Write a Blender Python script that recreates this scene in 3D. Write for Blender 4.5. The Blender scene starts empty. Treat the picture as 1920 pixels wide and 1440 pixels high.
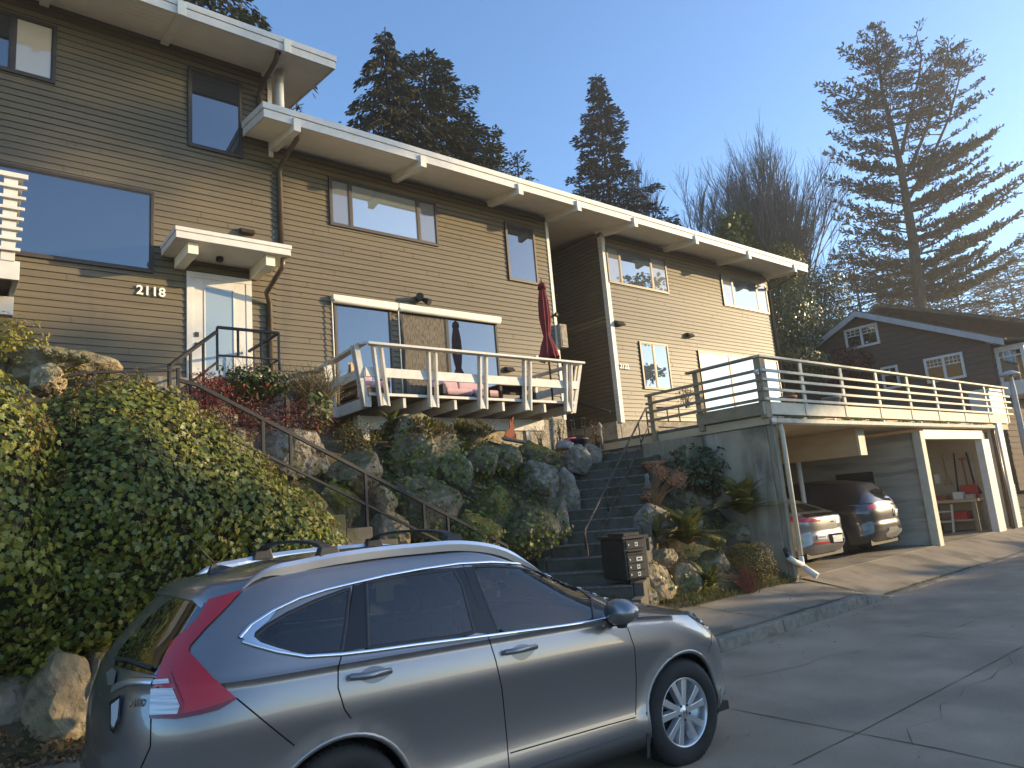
import bpy, bmesh, math, random
from mathutils import Vector, Matrix, noise
from mathutils.bvhtree import BVHTree
R_ = math.radians
sc = bpy.context.scene
col = sc.collection
random.seed(7)

# ------------------------------------------------------------------ camera, sky, sun, exposure
CAMZ = 1.8
FPX = 1331.0                                    # focal length in pixels of the 1920 wide photograph
YAW, PITCH, ROLL = R_(39.74), R_(10.17), R_(-4.80)
_F = Vector((math.sin(YAW)*math.cos(PITCH), math.cos(YAW)*math.cos(PITCH), math.sin(PITCH)))
_r = Vector((math.cos(YAW), -math.sin(YAW), 0))
_u = _r.cross(_F)
CR = math.cos(ROLL)*_r + math.sin(ROLL)*_u
CU = -math.sin(ROLL)*_r + math.cos(ROLL)*_u
cam = bpy.data.cameras.new('camera')
cam.sensor_width = 36.0
cam.lens = FPX/1920*36
cam.clip_start = 0.1
cam.clip_end = 3000
camo = bpy.data.objects.new('camera', cam)
col.objects.link(camo)
M3 = Matrix((CR, CU, -_F)).transposed()
camo.matrix_world = Matrix.Translation((0, 0, CAMZ)) @ M3.to_4x4()
sc.camera = camo

SUN = Vector((2.0, -1.2, 0.50)).normalized()
SUN_EL = math.asin(SUN.z)
SUN_AZ = math.atan2(SUN.x, SUN.y)
w = bpy.data.worlds.new('World')
sc.world = w
w.use_nodes = True
nt = w.node_tree
for n in list(nt.nodes): nt.nodes.remove(n)
sky = nt.nodes.new('ShaderNodeTexSky')
sky.sky_type = 'NISHITA'
sky.sun_disc = False
sky.sun_elevation = SUN_EL
sky.sun_rotation = SUN_AZ
sky.altitude = 60
sky.air_density = 1.0
sky.dust_density = 0.45
sky.ozone_density = 3.9
bg = nt.nodes.new('ShaderNodeBackground')
bg.inputs['Strength'].default_value = 0.15
ow = nt.nodes.new('ShaderNodeOutputWorld')
nt.links.new(sky.outputs[0], bg.inputs[0])
nt.links.new(bg.outputs[0], ow.inputs[0])
sl = bpy.data.lights.new('sun', 'SUN')
sl.energy = 3.5
sl.angle = R_(0.55)
sl.color = (1.0, 0.75, 0.42)
so = bpy.data.objects.new('sun', sl)
col.objects.link(so)
so.rotation_euler = SUN.to_track_quat('Z', 'Y').to_euler()
sc.view_settings.view_transform = 'Standard'
sc.view_settings.look = 'None'
sc.view_settings.exposure = 1.38
sc.view_settings.gamma = 1.0
sc.cycles.max_bounces = 6
sc.cycles.transparent_max_bounces = 8

# ------------------------------------------------------------------ helpers
def ray(px, py):
    return CR*((px-960)/FPX) - CU*((py-720)/FPX) + _F
def at(px, py, X=None, Y=None, Z=None):
    """point of the scene seen at a photograph pixel, on a plane X, Y or Z"""
    d = ray(px, py)
    if Y is not None: t = Y/d.y
    elif X is not None: t = X/d.x
    else: t = (Z-CAMZ)/d.z
    return Vector((d.x*t, d.y*t, d.z*t+CAMZ))
def V(*a): return Vector(a)

class MB:
    def __init__(s): s.v = []; s.f = []; s.m = []; s.sm = []
    def add(s, vs, fs, mi=0, sm=False):
        b = len(s.v); s.v += [tuple(p) for p in vs]
        for f in fs:
            s.f.append([i+b for i in f]); s.m.append(mi); s.sm.append(sm)
        return s
    def box(s, x0, x1, y0, y1, z0, z1, mi=0):
        vs = [(x, y, z) for z in (z0, z1) for y in (y0, y1) for x in (x0, x1)]
        return s.add(vs, [(0,2,3,1),(4,5,7,6),(0,1,5,4),(2,6,7,3),(0,4,6,2),(1,3,7,5)], mi)
    def hexa(s, b, t, mi=0):                       # two quads, same winding
        return s.add(list(b)+list(t), [(3,2,1,0),(4,5,6,7),(0,1,5,4),(1,2,6,5),(2,3,7,6),(3,0,4,7)], mi)
    def bar(s, p, q, w, h, mi=0, up=(0,0,1), off=0.0):
        p = Vector(p); q = Vector(q); d = (q-p).normalized(); up = Vector(up)
        sd = d.cross(up)
        if sd.length < 1e-4: sd = d.cross(Vector((1,0,0)))
        sd.normalize(); u = sd.cross(d)
        A = [p+sd*a*w/2+u*b*h/2 for a, b in ((-1,-1),(1,-1),(1,1),(-1,1))]
        B = [q+sd*a*w/2+u*b*h/2 for a, b in ((-1,-1),(1,-1),(1,1),(-1,1))]
        return s.hexa(A, B, mi)
    def tube(s, pts, r, n=8, mi=0, caps=True, sm=True):
        pts = [Vector(p) for p in pts]
        rs = r if isinstance(r, (list, tuple)) else [r]*len(pts)
        b = len(s.v); prev = None
        for i, p in enumerate(pts):
            d = (pts[min(i+1, len(pts)-1)]-pts[max(i-1, 0)])
            if d.length < 1e-9: d = Vector((0,0,1))
            d.normalize()
            if prev is None:
                a = d.cross(Vector((0,0,1)))
                if a.length < 1e-3: a = d.cross(Vector((1,0,0)))
            else: a = prev - d*prev.dot(d)
            if a.length < 1e-6: a = d.orthogonal()
            a.normalize(); prev = a; c = d.cross(a)
            for k in range(n):
                t = 2*math.pi*k/n
                s.v.append(tuple(p+(a*math.cos(t)+c*math.sin(t))*rs[i]))
        for i in range(len(pts)-1):
            for k in range(n):
                s.f.append([b+i*n+k, b+i*n+(k+1) % n, b+(i+1)*n+(k+1) % n, b+(i+1)*n+k]); s.m.append(mi); s.sm.append(sm)
        if caps:
            s.f.append([b+k for k in range(n)][::-1]); s.m.append(mi); s.sm.append(False)
            s.f.append([b+(len(pts)-1)*n+k for k in range(n)]); s.m.append(mi); s.sm.append(False)
        return s
    def lathe(s, prof, c=(0,0,0), n=20, mi=0, axis='Z', sm=True):
        b = len(s.v); c = Vector(c)
        for r, h in prof:
            for k in range(n):
                t = 2*math.pi*k/n; x, y = r*math.cos(t), r*math.sin(t)
                o = (x, y, h) if axis == 'Z' else ((h, x, y) if axis == 'X' else (x, h, -y))
                s.v.append(tuple(c+Vector(o)))
        for i in range(len(prof)-1):
            for k in range(n):
                s.f.append([b+i*n+k, b+i*n+(k+1) % n, b+(i+1)*n+(k+1) % n, b+(i+1)*n+k]); s.m.append(mi); s.sm.append(sm)
        return s
    def prism(s, poly, axis, a, b, mi=0):           # poly in the two other axes
        def P(u, v, w):
            return (w, u, v) if axis == 'X' else ((u, w, v) if axis == 'Y' else (u, v, w))
        n = len(poly)
        vs = [P(u, v, a) for u, v in poly]+[P(u, v, b) for u, v in poly]
        fs = [tuple(range(n)), tuple(range(2*n-1, n-1, -1))]
        for i in range(n):
            j = (i+1) % n; fs.append((i, i+n, j+n, j))
        return s.add(vs, fs, mi)
    def build(s, name, mats, parent=None, smooth=False, bevel=0.0, fix=True):
        me = bpy.data.meshes.new(name)
        me.from_pydata(s.v, [], s.f)
        if not isinstance(mats, (list, tuple)): mats = [mats]
        for m in mats: me.materials.append(m)
        me.polygons.foreach_set('material_index', s.m)
        me.polygons.foreach_set('use_smooth', [True]*len(s.f) if smooth else s.sm)
        me.update()
        if fix and len(s.f) < 60000:
            bm = bmesh.new(); bm.from_mesh(me)
            bmesh.ops.recalc_face_normals(bm, faces=bm.faces); bm.to_mesh(me); bm.free()
        return link(me, name, parent, bevel)
def link(me, name, parent=None, bevel=0.0):
    o = bpy.data.objects.new(name, me); col.objects.link(o)
    if parent is not None: setpar(o, parent)
    if bevel > 0:
        b = o.modifiers.new('bevel', 'BEVEL'); b.width = bevel; b.segments = 2; b.limit_method = 'ANGLE'; b.angle_limit = R_(40)
        b.harden_normals = False
    return o
def wloc(p):
    v = Vector((0,0,0)) if p.parent is None and p.type == 'MESH' else p.location.copy()
    return v if p.parent is None else Vector((0,0,0))
def setpar(o, parent):
    o.parent = parent
    if parent.parent is None and parent.type == 'EMPTY':
        o.matrix_parent_inverse = parent.matrix_basis.inverted()
def thing(name, label, cat, loc=(0,0,0), group=None, rotz=0.0):
    o = bpy.data.objects.new(name, None); col.objects.link(o)
    o.location = loc; o.rotation_euler = (0,0,rotz); o.empty_display_size = 0.2
    o['label'] = label; o['category'] = cat
    if group: o['group'] = group
    return o
def tag(o, label=None, cat=None, group=None, kind=None):
    if label: o['label'] = label
    if cat: o['category'] = cat
    if group: o['group'] = group
    if kind: o['kind'] = kind
    return o
def copy_thing(t, loc, rotz=0.0, label=None, scale=None):
    def cp(o, par):
        c = o.copy(); col.objects.link(c); c.parent = par
        for ch in list(kids.get(o.name, [])): cp(ch, c)
        return c
    kids = {}
    for o in col.objects:
        if o.parent: kids.setdefault(o.parent.name, []).append(o)
    c = cp(t, None); c.location = loc; c.rotation_euler = (0,0,rotz)
    if scale: c.scale = (scale,)*3
    if label: c['label'] = label
    return c

# ------------------------------------------------------------------ materials
def pmat(name, c1, c2=None, scale=6.0, rough=0.8, bump=0.0, bscale=40.0, metal=0.0, spec=0.4, stretch=(1,1,1), c3=None, c3_scale=1.5, c3_amt=0.5, coat=0.0, detail=6.0, bdist=0.01):
    m = bpy.data.materials.new(name); m.use_nodes = True
    n = m.node_tree; b = n.nodes['Principled BSDF']
    b.inputs['Roughness'].default_value = rough
    b.inputs['Metallic'].default_value = metal
    b.inputs['Specular IOR Level'].default_value = spec
    b.inputs['Coat Weight'].default_value = coat
    tc = n.nodes.new('ShaderNodeTexCoord'); mp = n.nodes.new('ShaderNodeMapping')
    mp.inputs['Scale'].default_value = stretch
    n.links.new(tc.outputs['Object'], mp.inputs[0])
    colr = None
    if c2 is None: b.inputs['Base Color'].default_value = (*c1, 1)
    else:
        nz = n.nodes.new('ShaderNodeTexNoise'); nz.inputs['Scale'].default_value = scale; nz.inputs['Detail'].default_value = detail
        rp = n.nodes.new('ShaderNodeValToRGB')
        rp.color_ramp.elements[0].position = 0.36; rp.color_ramp.elements[0].color = (*c1, 1)
        rp.color_ramp.elements[1].position = 0.66; rp.color_ramp.elements[1].color = (*c2, 1)
        n.links.new(mp.outputs[0], nz.inputs['Vector']); n.links.new(nz.outputs[0], rp.inputs[0])
        colr = rp.outputs[0]
        if c3 is not None:
            n3 = n.nodes.new('ShaderNodeTexNoise'); n3.inputs['Scale'].default_value = c3_scale; n3.inputs['Detail'].default_value = 8
            r3 = n.nodes.new('ShaderNodeValToRGB'); r3.color_ramp.elements[0].position = 0.5; r3.color_ramp.elements[1].position = 0.62
            mx = n.nodes.new('ShaderNodeMix'); mx.data_type = 'RGBA'
            ml = n.nodes.new('ShaderNodeMath'); ml.operation = 'MULTIPLY'; ml.inputs[1].default_value = c3_amt
            n.links.new(mp.outputs[0], n3.inputs['Vector']); n.links.new(n3.outputs[0], r3.inputs[0])
            n.links.new(r3.outputs[0], ml.inputs[0]); n.links.new(ml.outputs[0], mx.inputs[0])
            n.links.new(colr, mx.inputs[6]); mx.inputs[7].default_value = (*c3, 1)
            colr = mx.outputs[2]
        n.links.new(colr, b.inputs['Base Color'])
    if bump > 0:
        nb = n.nodes.new('ShaderNodeTexNoise'); nb.inputs['Scale'].default_value = bscale; nb.inputs['Detail'].default_value = 5
        bp = n.nodes.new('ShaderNodeBump'); bp.inputs['Strength'].default_value = bump; bp.inputs['Distance'].default_value = bdist
        n.links.new(mp.outputs[0], nb.inputs['Vector']); n.links.new(nb.outputs[0], bp.inputs['Height'])
        n.links.new(bp.outputs[0], b.inputs['Normal'])
    return m
def moss_on_top(m, colr, lo=0.45, hi=0.75, scale=3.0, amt=1.0):
    """patches of moss growing on upward facing surfaces"""
    n = m.node_tree; b = n.nodes['Principled BSDF']
    lk = b.inputs['Base Color'].links
    g = n.nodes.new('ShaderNodeNewGeometry'); sx = n.nodes.new('ShaderNodeSeparateXYZ')
    n.links.new(g.outputs['True Normal'], sx.inputs[0])
    nz = n.nodes.new('ShaderNodeTexNoise'); nz.inputs['Scale'].default_value = scale; nz.inputs['Detail'].default_value = 6
    tc = n.nodes.new('ShaderNodeTexCoord'); n.links.new(tc.outputs['Object'], nz.inputs['Vector'])
    ad = n.nodes.new('ShaderNodeMath'); ad.operation = 'MULTIPLY_ADD'; ad.inputs[1].default_value = 0.55
    n.links.new(sx.outputs['Z'], ad.inputs[0]); n.links.new(nz.outputs[0], ad.inputs[2])
    mr = n.nodes.new('ShaderNodeMapRange'); mr.inputs[1].default_value = lo+0.2; mr.inputs[2].default_value = hi+0.2; mr.inputs[4].default_value = amt
    n.links.new(ad.outputs[0], mr.inputs[0])
    mx = n.nodes.new('ShaderNodeMix'); mx.data_type = 'RGBA'
    n.links.new(mr.outputs[0], mx.inputs[0])
    if lk: n.links.new(lk[0].from_socket, mx.inputs[6])
    else: mx.inputs[6].default_value = b.inputs['Base Color'].default_value
    mx.inputs[7].default_value = (*colr, 1)
    n.links.new(mx.outputs[2], b.inputs['Base Color'])
    return m
def leafmat(name, c1, c2, rough=0.45, spec=0.4, trans=0.25, scale=3.0):
    m = pmat(name, c1, c2, scale=scale, rough=rough, spec=spec)
    n = m.node_tree; b = n.nodes['Principled BSDF']; out = n.nodes['Material Output']
    if trans > 0:
        t = n.nodes.new('ShaderNodeBsdfTranslucent'); mx = n.nodes.new('ShaderNodeMixShader'); mx.inputs[0].default_value = trans
        src = b.inputs['Base Color'].links[0].from_socket
        n.links.new(src, t.inputs[0]); n.links.new(b.outputs[0], mx.inputs[1]); n.links.new(t.outputs[0], mx.inputs[2])
        n.links.new(mx.outputs[0], out.inputs[0])
    return m
def glassmat(name, base, refl=0.35, rough=0.01, tint=(0.9,0.95,1.0), wav=0.0):
    m = bpy.data.materials.new(name); m.use_nodes = True
    n = m.node_tree; b = n.nodes['Principled BSDF']; out = n.nodes['Material Output']
    b.inputs['Base Color'].default_value = (*base, 1); b.inputs['Roughness'].default_value = 0.35
    b.inputs['Specular IOR Level'].default_value = 0.0
    gl = n.nodes.new('ShaderNodeBsdfGlossy'); gl.inputs['Roughness'].default_value = rough; gl.inputs['Color'].default_value = (*tint, 1)
    fr = n.nodes.new('ShaderNodeFresnel'); fr.inputs[0].default_value = 1.5
    ma = n.nodes.new('ShaderNodeMath'); ma.operation = 'MULTIPLY_ADD'; ma.inputs[1].default_value = 1.0; ma.inputs[2].default_value = refl; ma.use_clamp = True
    mx = n.nodes.new('ShaderNodeMixShader')
    n.links.new(fr.outputs[0], ma.inputs[0]); n.links.new(ma.outputs[0], mx.inputs[0])
    n.links.new(b.outputs[0], mx.inputs[1]); n.links.new(gl.outputs[0], mx.inputs[2]); n.links.new(mx.outputs[0], out.inputs[0])
    if wav > 0:
        nz = n.nodes.new('ShaderNodeTexNoise'); nz.inputs['Scale'].default_value = 1.3; nz.inputs['Detail'].default_value = 1
        tc = n.nodes.new('ShaderNodeTexCoord'); n.links.new(tc.outputs['Object'], nz.inputs['Vector'])
        bp = n.nodes.new('ShaderNodeBump'); bp.inputs['Strength'].default_value = wav; bp.inputs['Distance'].default_value = 0.02
        n.links.new(nz.outputs[0], bp.inputs['Height']); n.links.new(bp.outputs[0], gl.inputs['Normal'])
    return m

M = {}
M['siding'] = pmat('olive_brown_siding_paint', (0.122,0.098,0.056), (0.145,0.117,0.067), scale=3.2, rough=0.50, bump=0.15, bscale=60, stretch=(.25,1,7), spec=0.5, c3=(0.10,0.082,0.05), c3_scale=.9, c3_amt=.35)
M['joint_dark'] = pmat('dark_butt_joint', (0.035,0.03,0.02), rough=.9)
M['white'] = pmat('white_paint', (0.64,0.62,0.57), (0.57,0.55,0.50), scale=5, rough=0.55, bump=0.10, bscale=30)
M['cream'] = pmat('cream_paint', (0.80,0.75,0.62), (0.74,0.69,0.57), scale=4, rough=0.6, bump=0.08, bscale=30)
M['soffit'] = pmat('cream_soffit_boards', (0.84,0.78,0.64), (0.80,0.74,0.60), scale=3, rough=0.65)
M['roofing'] = pmat('roofing_felt', (0.05,0.05,0.05), (0.09,0.085,0.08), scale=12, rough=0.95)
M['bronze'] = pmat('dark_bronze_aluminium', (0.055,0.045,0.036), (0.07,0.056,0.045), scale=8, rough=0.45, metal=0.3)
M['black'] = pmat('black_steel_paint', (0.012,0.012,0.014), (0.02,0.02,0.02), scale=14, rough=0.6, bump=0.1, bscale=80)
M['glass_blue'] = glassmat('dark_reflective_glass', (0.012,0.016,0.024), 0.15, wav=0.04)
M['glass_pale'] = glassmat('glass_over_pale_blind', (0.15,0.18,0.18), 0.32, wav=0.04)
M['glass_sun'] = glassmat('glass_over_closed_blind', (0.05,0.065,0.08), 0.20, tint=(0.72,0.84,0.96), wav=0.05)
M['glass_frost'] = glassmat('frosted_door_glass', (0.26,0.33,0.38), 0.05, rough=0.25)
M['glass_curtain'] = glassmat('glass_over_curtain', (0.16,0.16,0.155), 0.12, wav=0.03)
M['glass_tan'] = glassmat('glass_over_tan_blind', (0.50,0.43,0.31), 0.10)
M['screen'] = pmat('woven_tan_screen', (0.07,0.06,0.045), (0.19,0.16,0.115), scale=26, rough=0.85, detail=3, stretch=(1.6,1,0.35))
M['number'] = pmat('white_numerals', (0.80,0.78,0.72), rough=0.5)
M['concrete'] = pmat('weathered_concrete', (0.29,0.235,0.16), (0.42,0.35,0.25), scale=1.7, rough=0.9, bump=0.35, bscale=24, c3=(0.12,0.11,0.085), c3_scale=0.9, c3_amt=0.8)
def streaks(m, c, scale=5.0, lo=.56, hi=.66, amt=.4):
    n = m.node_tree; b = n.nodes['Principled BSDF']; src = b.inputs['Base Color'].links[0].from_socket
    tc = n.nodes.new('ShaderNodeTexCoord'); mp = n.nodes.new('ShaderNodeMapping'); mp.inputs['Scale'].default_value = (1,1,.13)
    nz = n.nodes.new('ShaderNodeTexNoise'); nz.inputs['Scale'].default_value = scale; nz.inputs['Detail'].default_value = 5
    n.links.new(tc.outputs['Object'], mp.inputs[0]); n.links.new(mp.outputs[0], nz.inputs['Vector'])
    r = n.nodes.new('ShaderNodeMapRange'); r.inputs[1].default_value = lo; r.inputs[2].default_value = hi; r.inputs[4].default_value = amt
    n.links.new(nz.outputs[0], r.inputs[0]); mx = n.nodes.new('ShaderNodeMix'); mx.data_type = 'RGBA'
    n.links.new(r.outputs[0], mx.inputs[0]); n.links.new(src, mx.inputs[6]); mx.inputs[7].default_value = (*c, 1)
    n.links.new(mx.outputs[2], b.inputs['Base Color']); return m
streaks(M['concrete'], (0.46,0.41,0.34), 3.6, .56, .66, .6); streaks(M['concrete'], (0.10,0.09,0.065), 2.6, .56, .68, .75)
streaks(M['siding'], (0.075,0.064,0.045), 2.4, .58, .75, .45)
M['stucco'] = pmat('rough_concrete_foundation', (0.26,0.225,0.165), (0.40,0.35,0.27), scale=9, rough=0.95, bump=0.8, bscale=22, bdist=0.03)
M['copper'] = pmat('brown_downspout_metal', (0.10,0.075,0.05), (0.14,0.105,0.07), scale=6, rough=0.4, metal=0.4)

# ------------------------------------------------------------------ ground
def roadz(x):
    pts = [(-60,0.9),(-20,0.35),(1.66,0.0),(4.3,-0.05),(8,-0.08),(17,-0.10),(40,-0.10),(120,0.2)]
    for (a, za), (b, zb) in zip(pts, pts[1:]):
        if x <= b: return za+(zb-za)*max(0, (x-a))/(b-a)
    return pts[-1][1]
def kerby(x): return 5.42+0.013*min(x, 40)
FLOORZ = 0.22                                   # garage floor
# ------------------------------------------------------------------ ground materials
M['road'] = pmat('worn_concrete_road', (0.285,0.212,0.142), (0.385,0.29,0.20), scale=1.1, rough=0.92, bump=0.5, bscale=160, c3=(0.185,0.148,0.108), c3_scale=0.8, c3_amt=0.45, detail=12, bdist=0.006)
def speckle(m, c, scale=220, thr=0.66, amt=0.5):
    n = m.node_tree; b = n.nodes['Principled BSDF']; src = b.inputs['Base Color'].links[0].from_socket
    nz = n.nodes.new('ShaderNodeTexNoise'); nz.inputs['Scale'].default_value = scale; nz.inputs['Detail'].default_value = 2
    tc = n.nodes.new('ShaderNodeTexCoord'); n.links.new(tc.outputs['Object'], nz.inputs['Vector'])
    rp = n.nodes.new('ShaderNodeMapRange'); rp.inputs[1].default_value = thr; rp.inputs[2].default_value = thr+0.05; rp.inputs[4].default_value = amt
    n.links.new(nz.outputs[0], rp.inputs[0])
    mx = n.nodes.new('ShaderNodeMix'); mx.data_type = 'RGBA'
    n.links.new(rp.outputs[0], mx.inputs[0]); n.links.new(src, mx.inputs[6]); mx.inputs[7].default_value = (*c, 1)
    n.links.new(mx.outputs[2], b.inputs['Base Color'])
    return m
speckle(M['road'], (0.46,0.42,0.36), 130, 0.64, 0.5)
speckle(M['road'], (0.07,0.065,0.055), 70, 0.66, 0.6)
M['walk'] = speckle(pmat('stained_sidewalk_concrete', (0.22,0.18,0.13), (0.30,0.25,0.18), scale=1.4, rough=0.92, bump=0.4, bscale=130, c3=(0.12,0.105,0.075), c3_scale=1.2, c3_amt=0.8, detail=10, bdist=0.006), (0.3,0.28,0.24), 150, 0.64, 0.4)
M['kerb'] = speckle(pmat('exposed_aggregate_kerb', (0.20,0.175,0.135), (0.29,0.255,0.20), scale=9, rough=0.95, bump=0.8, bscale=70, c3=(0.14,0.12,0.08), c3_scale=3, c3_amt=0.8), (0.07,0.065,0.055), 90, 0.6, 0.7)
M['moss'] = pmat('yellow_green_moss', (0.10,0.10,0.018), (0.19,0.17,0.03), scale=30, rough=1.0, bump=0.8, bscale=60)
M['joint'] = pmat('mossy_joint_dirt', (0.15,0.12,0.05), (0.12,0.10,0.065), scale=5, rough=1.0, bump=0.5, bscale=60)
M['soil'] = pmat('dark_garden_soil', (0.060,0.047,0.028), (0.105,0.083,0.045), scale=4, rough=1.0, bump=0.9, bscale=18, c3=(0.035,0.045,0.014), c3_scale=1.6, c3_amt=0.9, bdist=0.03)
M['grass'] = leafmat('short_rough_grass', (0.10,0.11,0.03), (0.18,0.16,0.05), rough=0.7, trans=0.2)

# hillside height
def lerp_prof(t, pr):
    if t <= pr[0][0]: return pr[0][1]
    for (a, za), (b, zb) in zip(pr, pr[1:]):
        if t <= b: return za+(zb-za)*(t-a)/(b-a)
    return pr[-1][1]
S0 = V(6.75, 7.25, 0.10); SD = V(math.cos(R_(33)), math.sin(R_(33)), 0); SN = V(-SD.y, SD.x, 0)   # garden stair
SRISE, STREAD, SCOUNT, SHALF = 0.182, 0.366, 15, 0.72
def hill(x, y):
    if y < 7.0: return 0.1
    L = lerp_prof(y, [(7.0,0.16),(7.5,0.62),(8.2,1.6),(9.2,2.55),(10.5,3.1),(12.2,4.0),(13,4.1),(18,4.3),(26,6.5),(40,8.0),(70,11),(140,15)])
    Mid = lerp_prof(y, [(7.0,0.16),(8.2,0.30),(8.8,0.6),(9.6,1.9),(10.5,2.95),(11.2,3.25),(13,3.35),(18,3.9),(26,6.0),(40,8.0),(70,11),(140,15)])
    Rt = lerp_prof(y, [(7.0,0.20),(7.6,0.75),(8.3,1.5),(9.2,2.1),(10.0,2.7),(11,2.85),(13,3.2),(18,3.7),(26,5.5),(40,7.5),(70,11),(140,15)])
    Far = lerp_prof(y, [(7.0,0.16),(9.5,0.8),(13,3.0),(18,3.6),(26,5.0),(40,7.5),(70,11),(140,15)])
    z = lerp_prof(x, [(2.6,L),(5.2,Mid),(8.6,Mid),(10.0,Rt),(23.0,Rt),(27,Far)])
    # side stair along the facade
    if 8.25 < y < 9.55 and 2.3 < x < 7.6: z = min(z, 0.02+max(0,(7.2-x))*0.505-0.25)
    # garden stair corridor
    p = V(x, y, 0)-V(S0.x, S0.y, 0); t = p.dot(SD); sd = abs(p.dot(SN))
    if -0.6 < t < STREAD*SCOUNT+0.3 and sd < SHALF+0.12: z = min(z, S0.z+t/STREAD*SRISE-0.22)
    if 11.85 < x < 25.0 and y < 13.0: z = min(z, 0.1)
    return z

# far ground sheet, road, kerb, sidewalk, driveway
mb = MB()
xs = [-300,-120,-60,-30,-12,-6,0,4,8,14,20,26,34,44,60,90,150,300,900]
ys = [-900,-300,-120,-60,-30,-14,-9,-3,0,4,7.0]
def gz(x, y):
    if y >= -3: return roadz(x)-0.06
    return roadz(x)-0.06-(-3-y)*0.035 if y > -60 else roadz(x)-0.06-57*0.035
idx = {}
for j, y in enumerate(ys):
    for i, x in enumerate(xs):
        idx[i, j] = len(mb.v); mb.v.append((x, y, gz(x, y)))
for j in range(len(ys)-1):
    for i in range(len(xs)-1):
        mb.f.append([idx[i,j], idx[i+1,j], idx[i+1,j+1], idx[i,j+1]]); mb.m.append(0); mb.sm.append(True)
# hill part, fine near the houses
hx = [-300,-120,-60,-30,-16,-10]+[-8+0.2*i for i in range(175)]+[27.5,29,31,34,38,44,54,70,100,160,300,900]
hy = [7.0+0.15*i for i in range(41)]+[13.5,14.5,16,18,21,26,32,40,52,70,100,140,220,900]
idx = {}
for j, y in enumerate(hy):
    for i, x in enumerate(hx):
        z = hill(x, y)
        if 7.15 < y < 13 and -8 < x < 26: z += 0.10*noise.noise(V(x*1.3, y*1.3, 3))*min(1, (y-7.1)*2)
        if y > 18: z += 0.5*noise.noise(V(x*.08, y*.08, 1))
        if y <= 7.0: z = gz(x, 7.0)
        idx[i, j] = len(mb.v); mb.v.append((x, y, z))
for j in range(len(hy)-1):
    for i in range(len(hx)-1):
        mb.f.append([idx[i,j], idx[i+1,j], idx[i+1,j+1], idx[i,j+1]]); mb.m.append(0); mb.sm.append(True)
tag(mb.build('ground', M['soil'], fix=False), kind='structure')

def strip(name, xs, ya, yb, za, zb, m, sub=1):
    mb = MB()
    for i, x in enumerate(xs):
        for k in range(sub+1):
            t = k/sub
            mb.v.append((x, ya(x)+(yb(x)-ya(x))*t, za(x)+(zb(x)-za(x))*t))
    n = sub+1
    for i in range(len(xs)-1):
        for k in range(sub):
            mb.f.append([i*n+k, (i+1)*n+k, (i+1)*n+k+1, i*n+k+1]); mb.m.append(0); mb.sm.append(True)
    return tag(mb.build(name, m, fix=False), kind='structure')
rx = [-60,-30,-15,-8,-4,0,1.66,4.3,6,8,10,12,14,17,20,25,32,40,60,120]
strip('road', rx, lambda x: -5.0, kerby, roadz, roadz, M['road'], 8)
# joints of the concrete road slabs: thin mossy strips
mb = MB()
def jointline(pts, wd):
    for a, b in zip(pts, pts[1:]):
        n = 6
        for k in range(n):
            p = a.lerp(b, k/n); q = a.lerp(b, (k+1)/n); d = (q-p).normalized(); s = V(-d.y, d.x, 0)
            w0 = wd*(0.6+0.8*noise.noise(p*3)); w1 = wd*(0.6+0.8*noise.noise(q*3))
            mb.add([p-s*w0, p+s*w0, q+s*w1, q-s*w1], [(0,1,2,3)])
def rp(px, py):
    p = at(px, py, Z=-0.07)
    return V(p.x, p.y, roadz(p.x)+0.004)
jointline([rp(1365,1331), rp(1605,1377), rp(1760,1407), rp(1930,1446)], 0.010)
jointline([rp(1487,1440), rp(1608,1378), rp(1827,1259), rp(1935,1200)], 0.009)
jointline([rp(1690,1186), rp(1800,1197), rp(1935,1212)], 0.008)
rgc = random.Random(77)
for c0, c1 in (((6.5,4.6),(11.5,3.6)),((5.5,2.6),(9.5,2.9)),((12.5,4.4),(18,4.0)),((8.5,1.6),(10.5,3.4))):
    P_ = []
    for k in range(12):
        x = c0[0]+(c1[0]-c0[0])*k/11; y = c0[1]+(c1[1]-c0[1])*k/11+rgc.uniform(-.09,.09); P_.append(V(x,y,roadz(x)+.004))
    jointline(P_, .0045)
tag(mb.build('road_joint', M['joint'], fix=False), kind='structure')
# kerb
def kz(x): return roadz(x)+0.14*max(0, min(1, (12.4-x)/0.9)) + 0.012
mb = MB()
kx = [-20,-12,-8,-4,-2,0,2,4,6,7.5,9.0,10.2,11.5,12.5,14,17,20,25,40]
for a, b in zip(kx, kx[1:]):
    a2 = a+0.008
    mb.hexa([(a2,kerby(a),roadz(a)-0.1),(b,kerby(b),roadz(b)-0.1),(b,kerby(b)+0.16,roadz(b)-0.1),(a2,kerby(a)+0.16,roadz(a)-0.1)],
            [(a2,kerby(a)+0.02,kz(a)),(b,kerby(b)+0.02,kz(b)),(b,kerby(b)+0.16,kz(b)+0.005),(a2,kerby(a)+0.16,kz(a)+0.005)])
tag(mb.build('kerb', M['kerb'], bevel=0.02), kind='structure')
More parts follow.
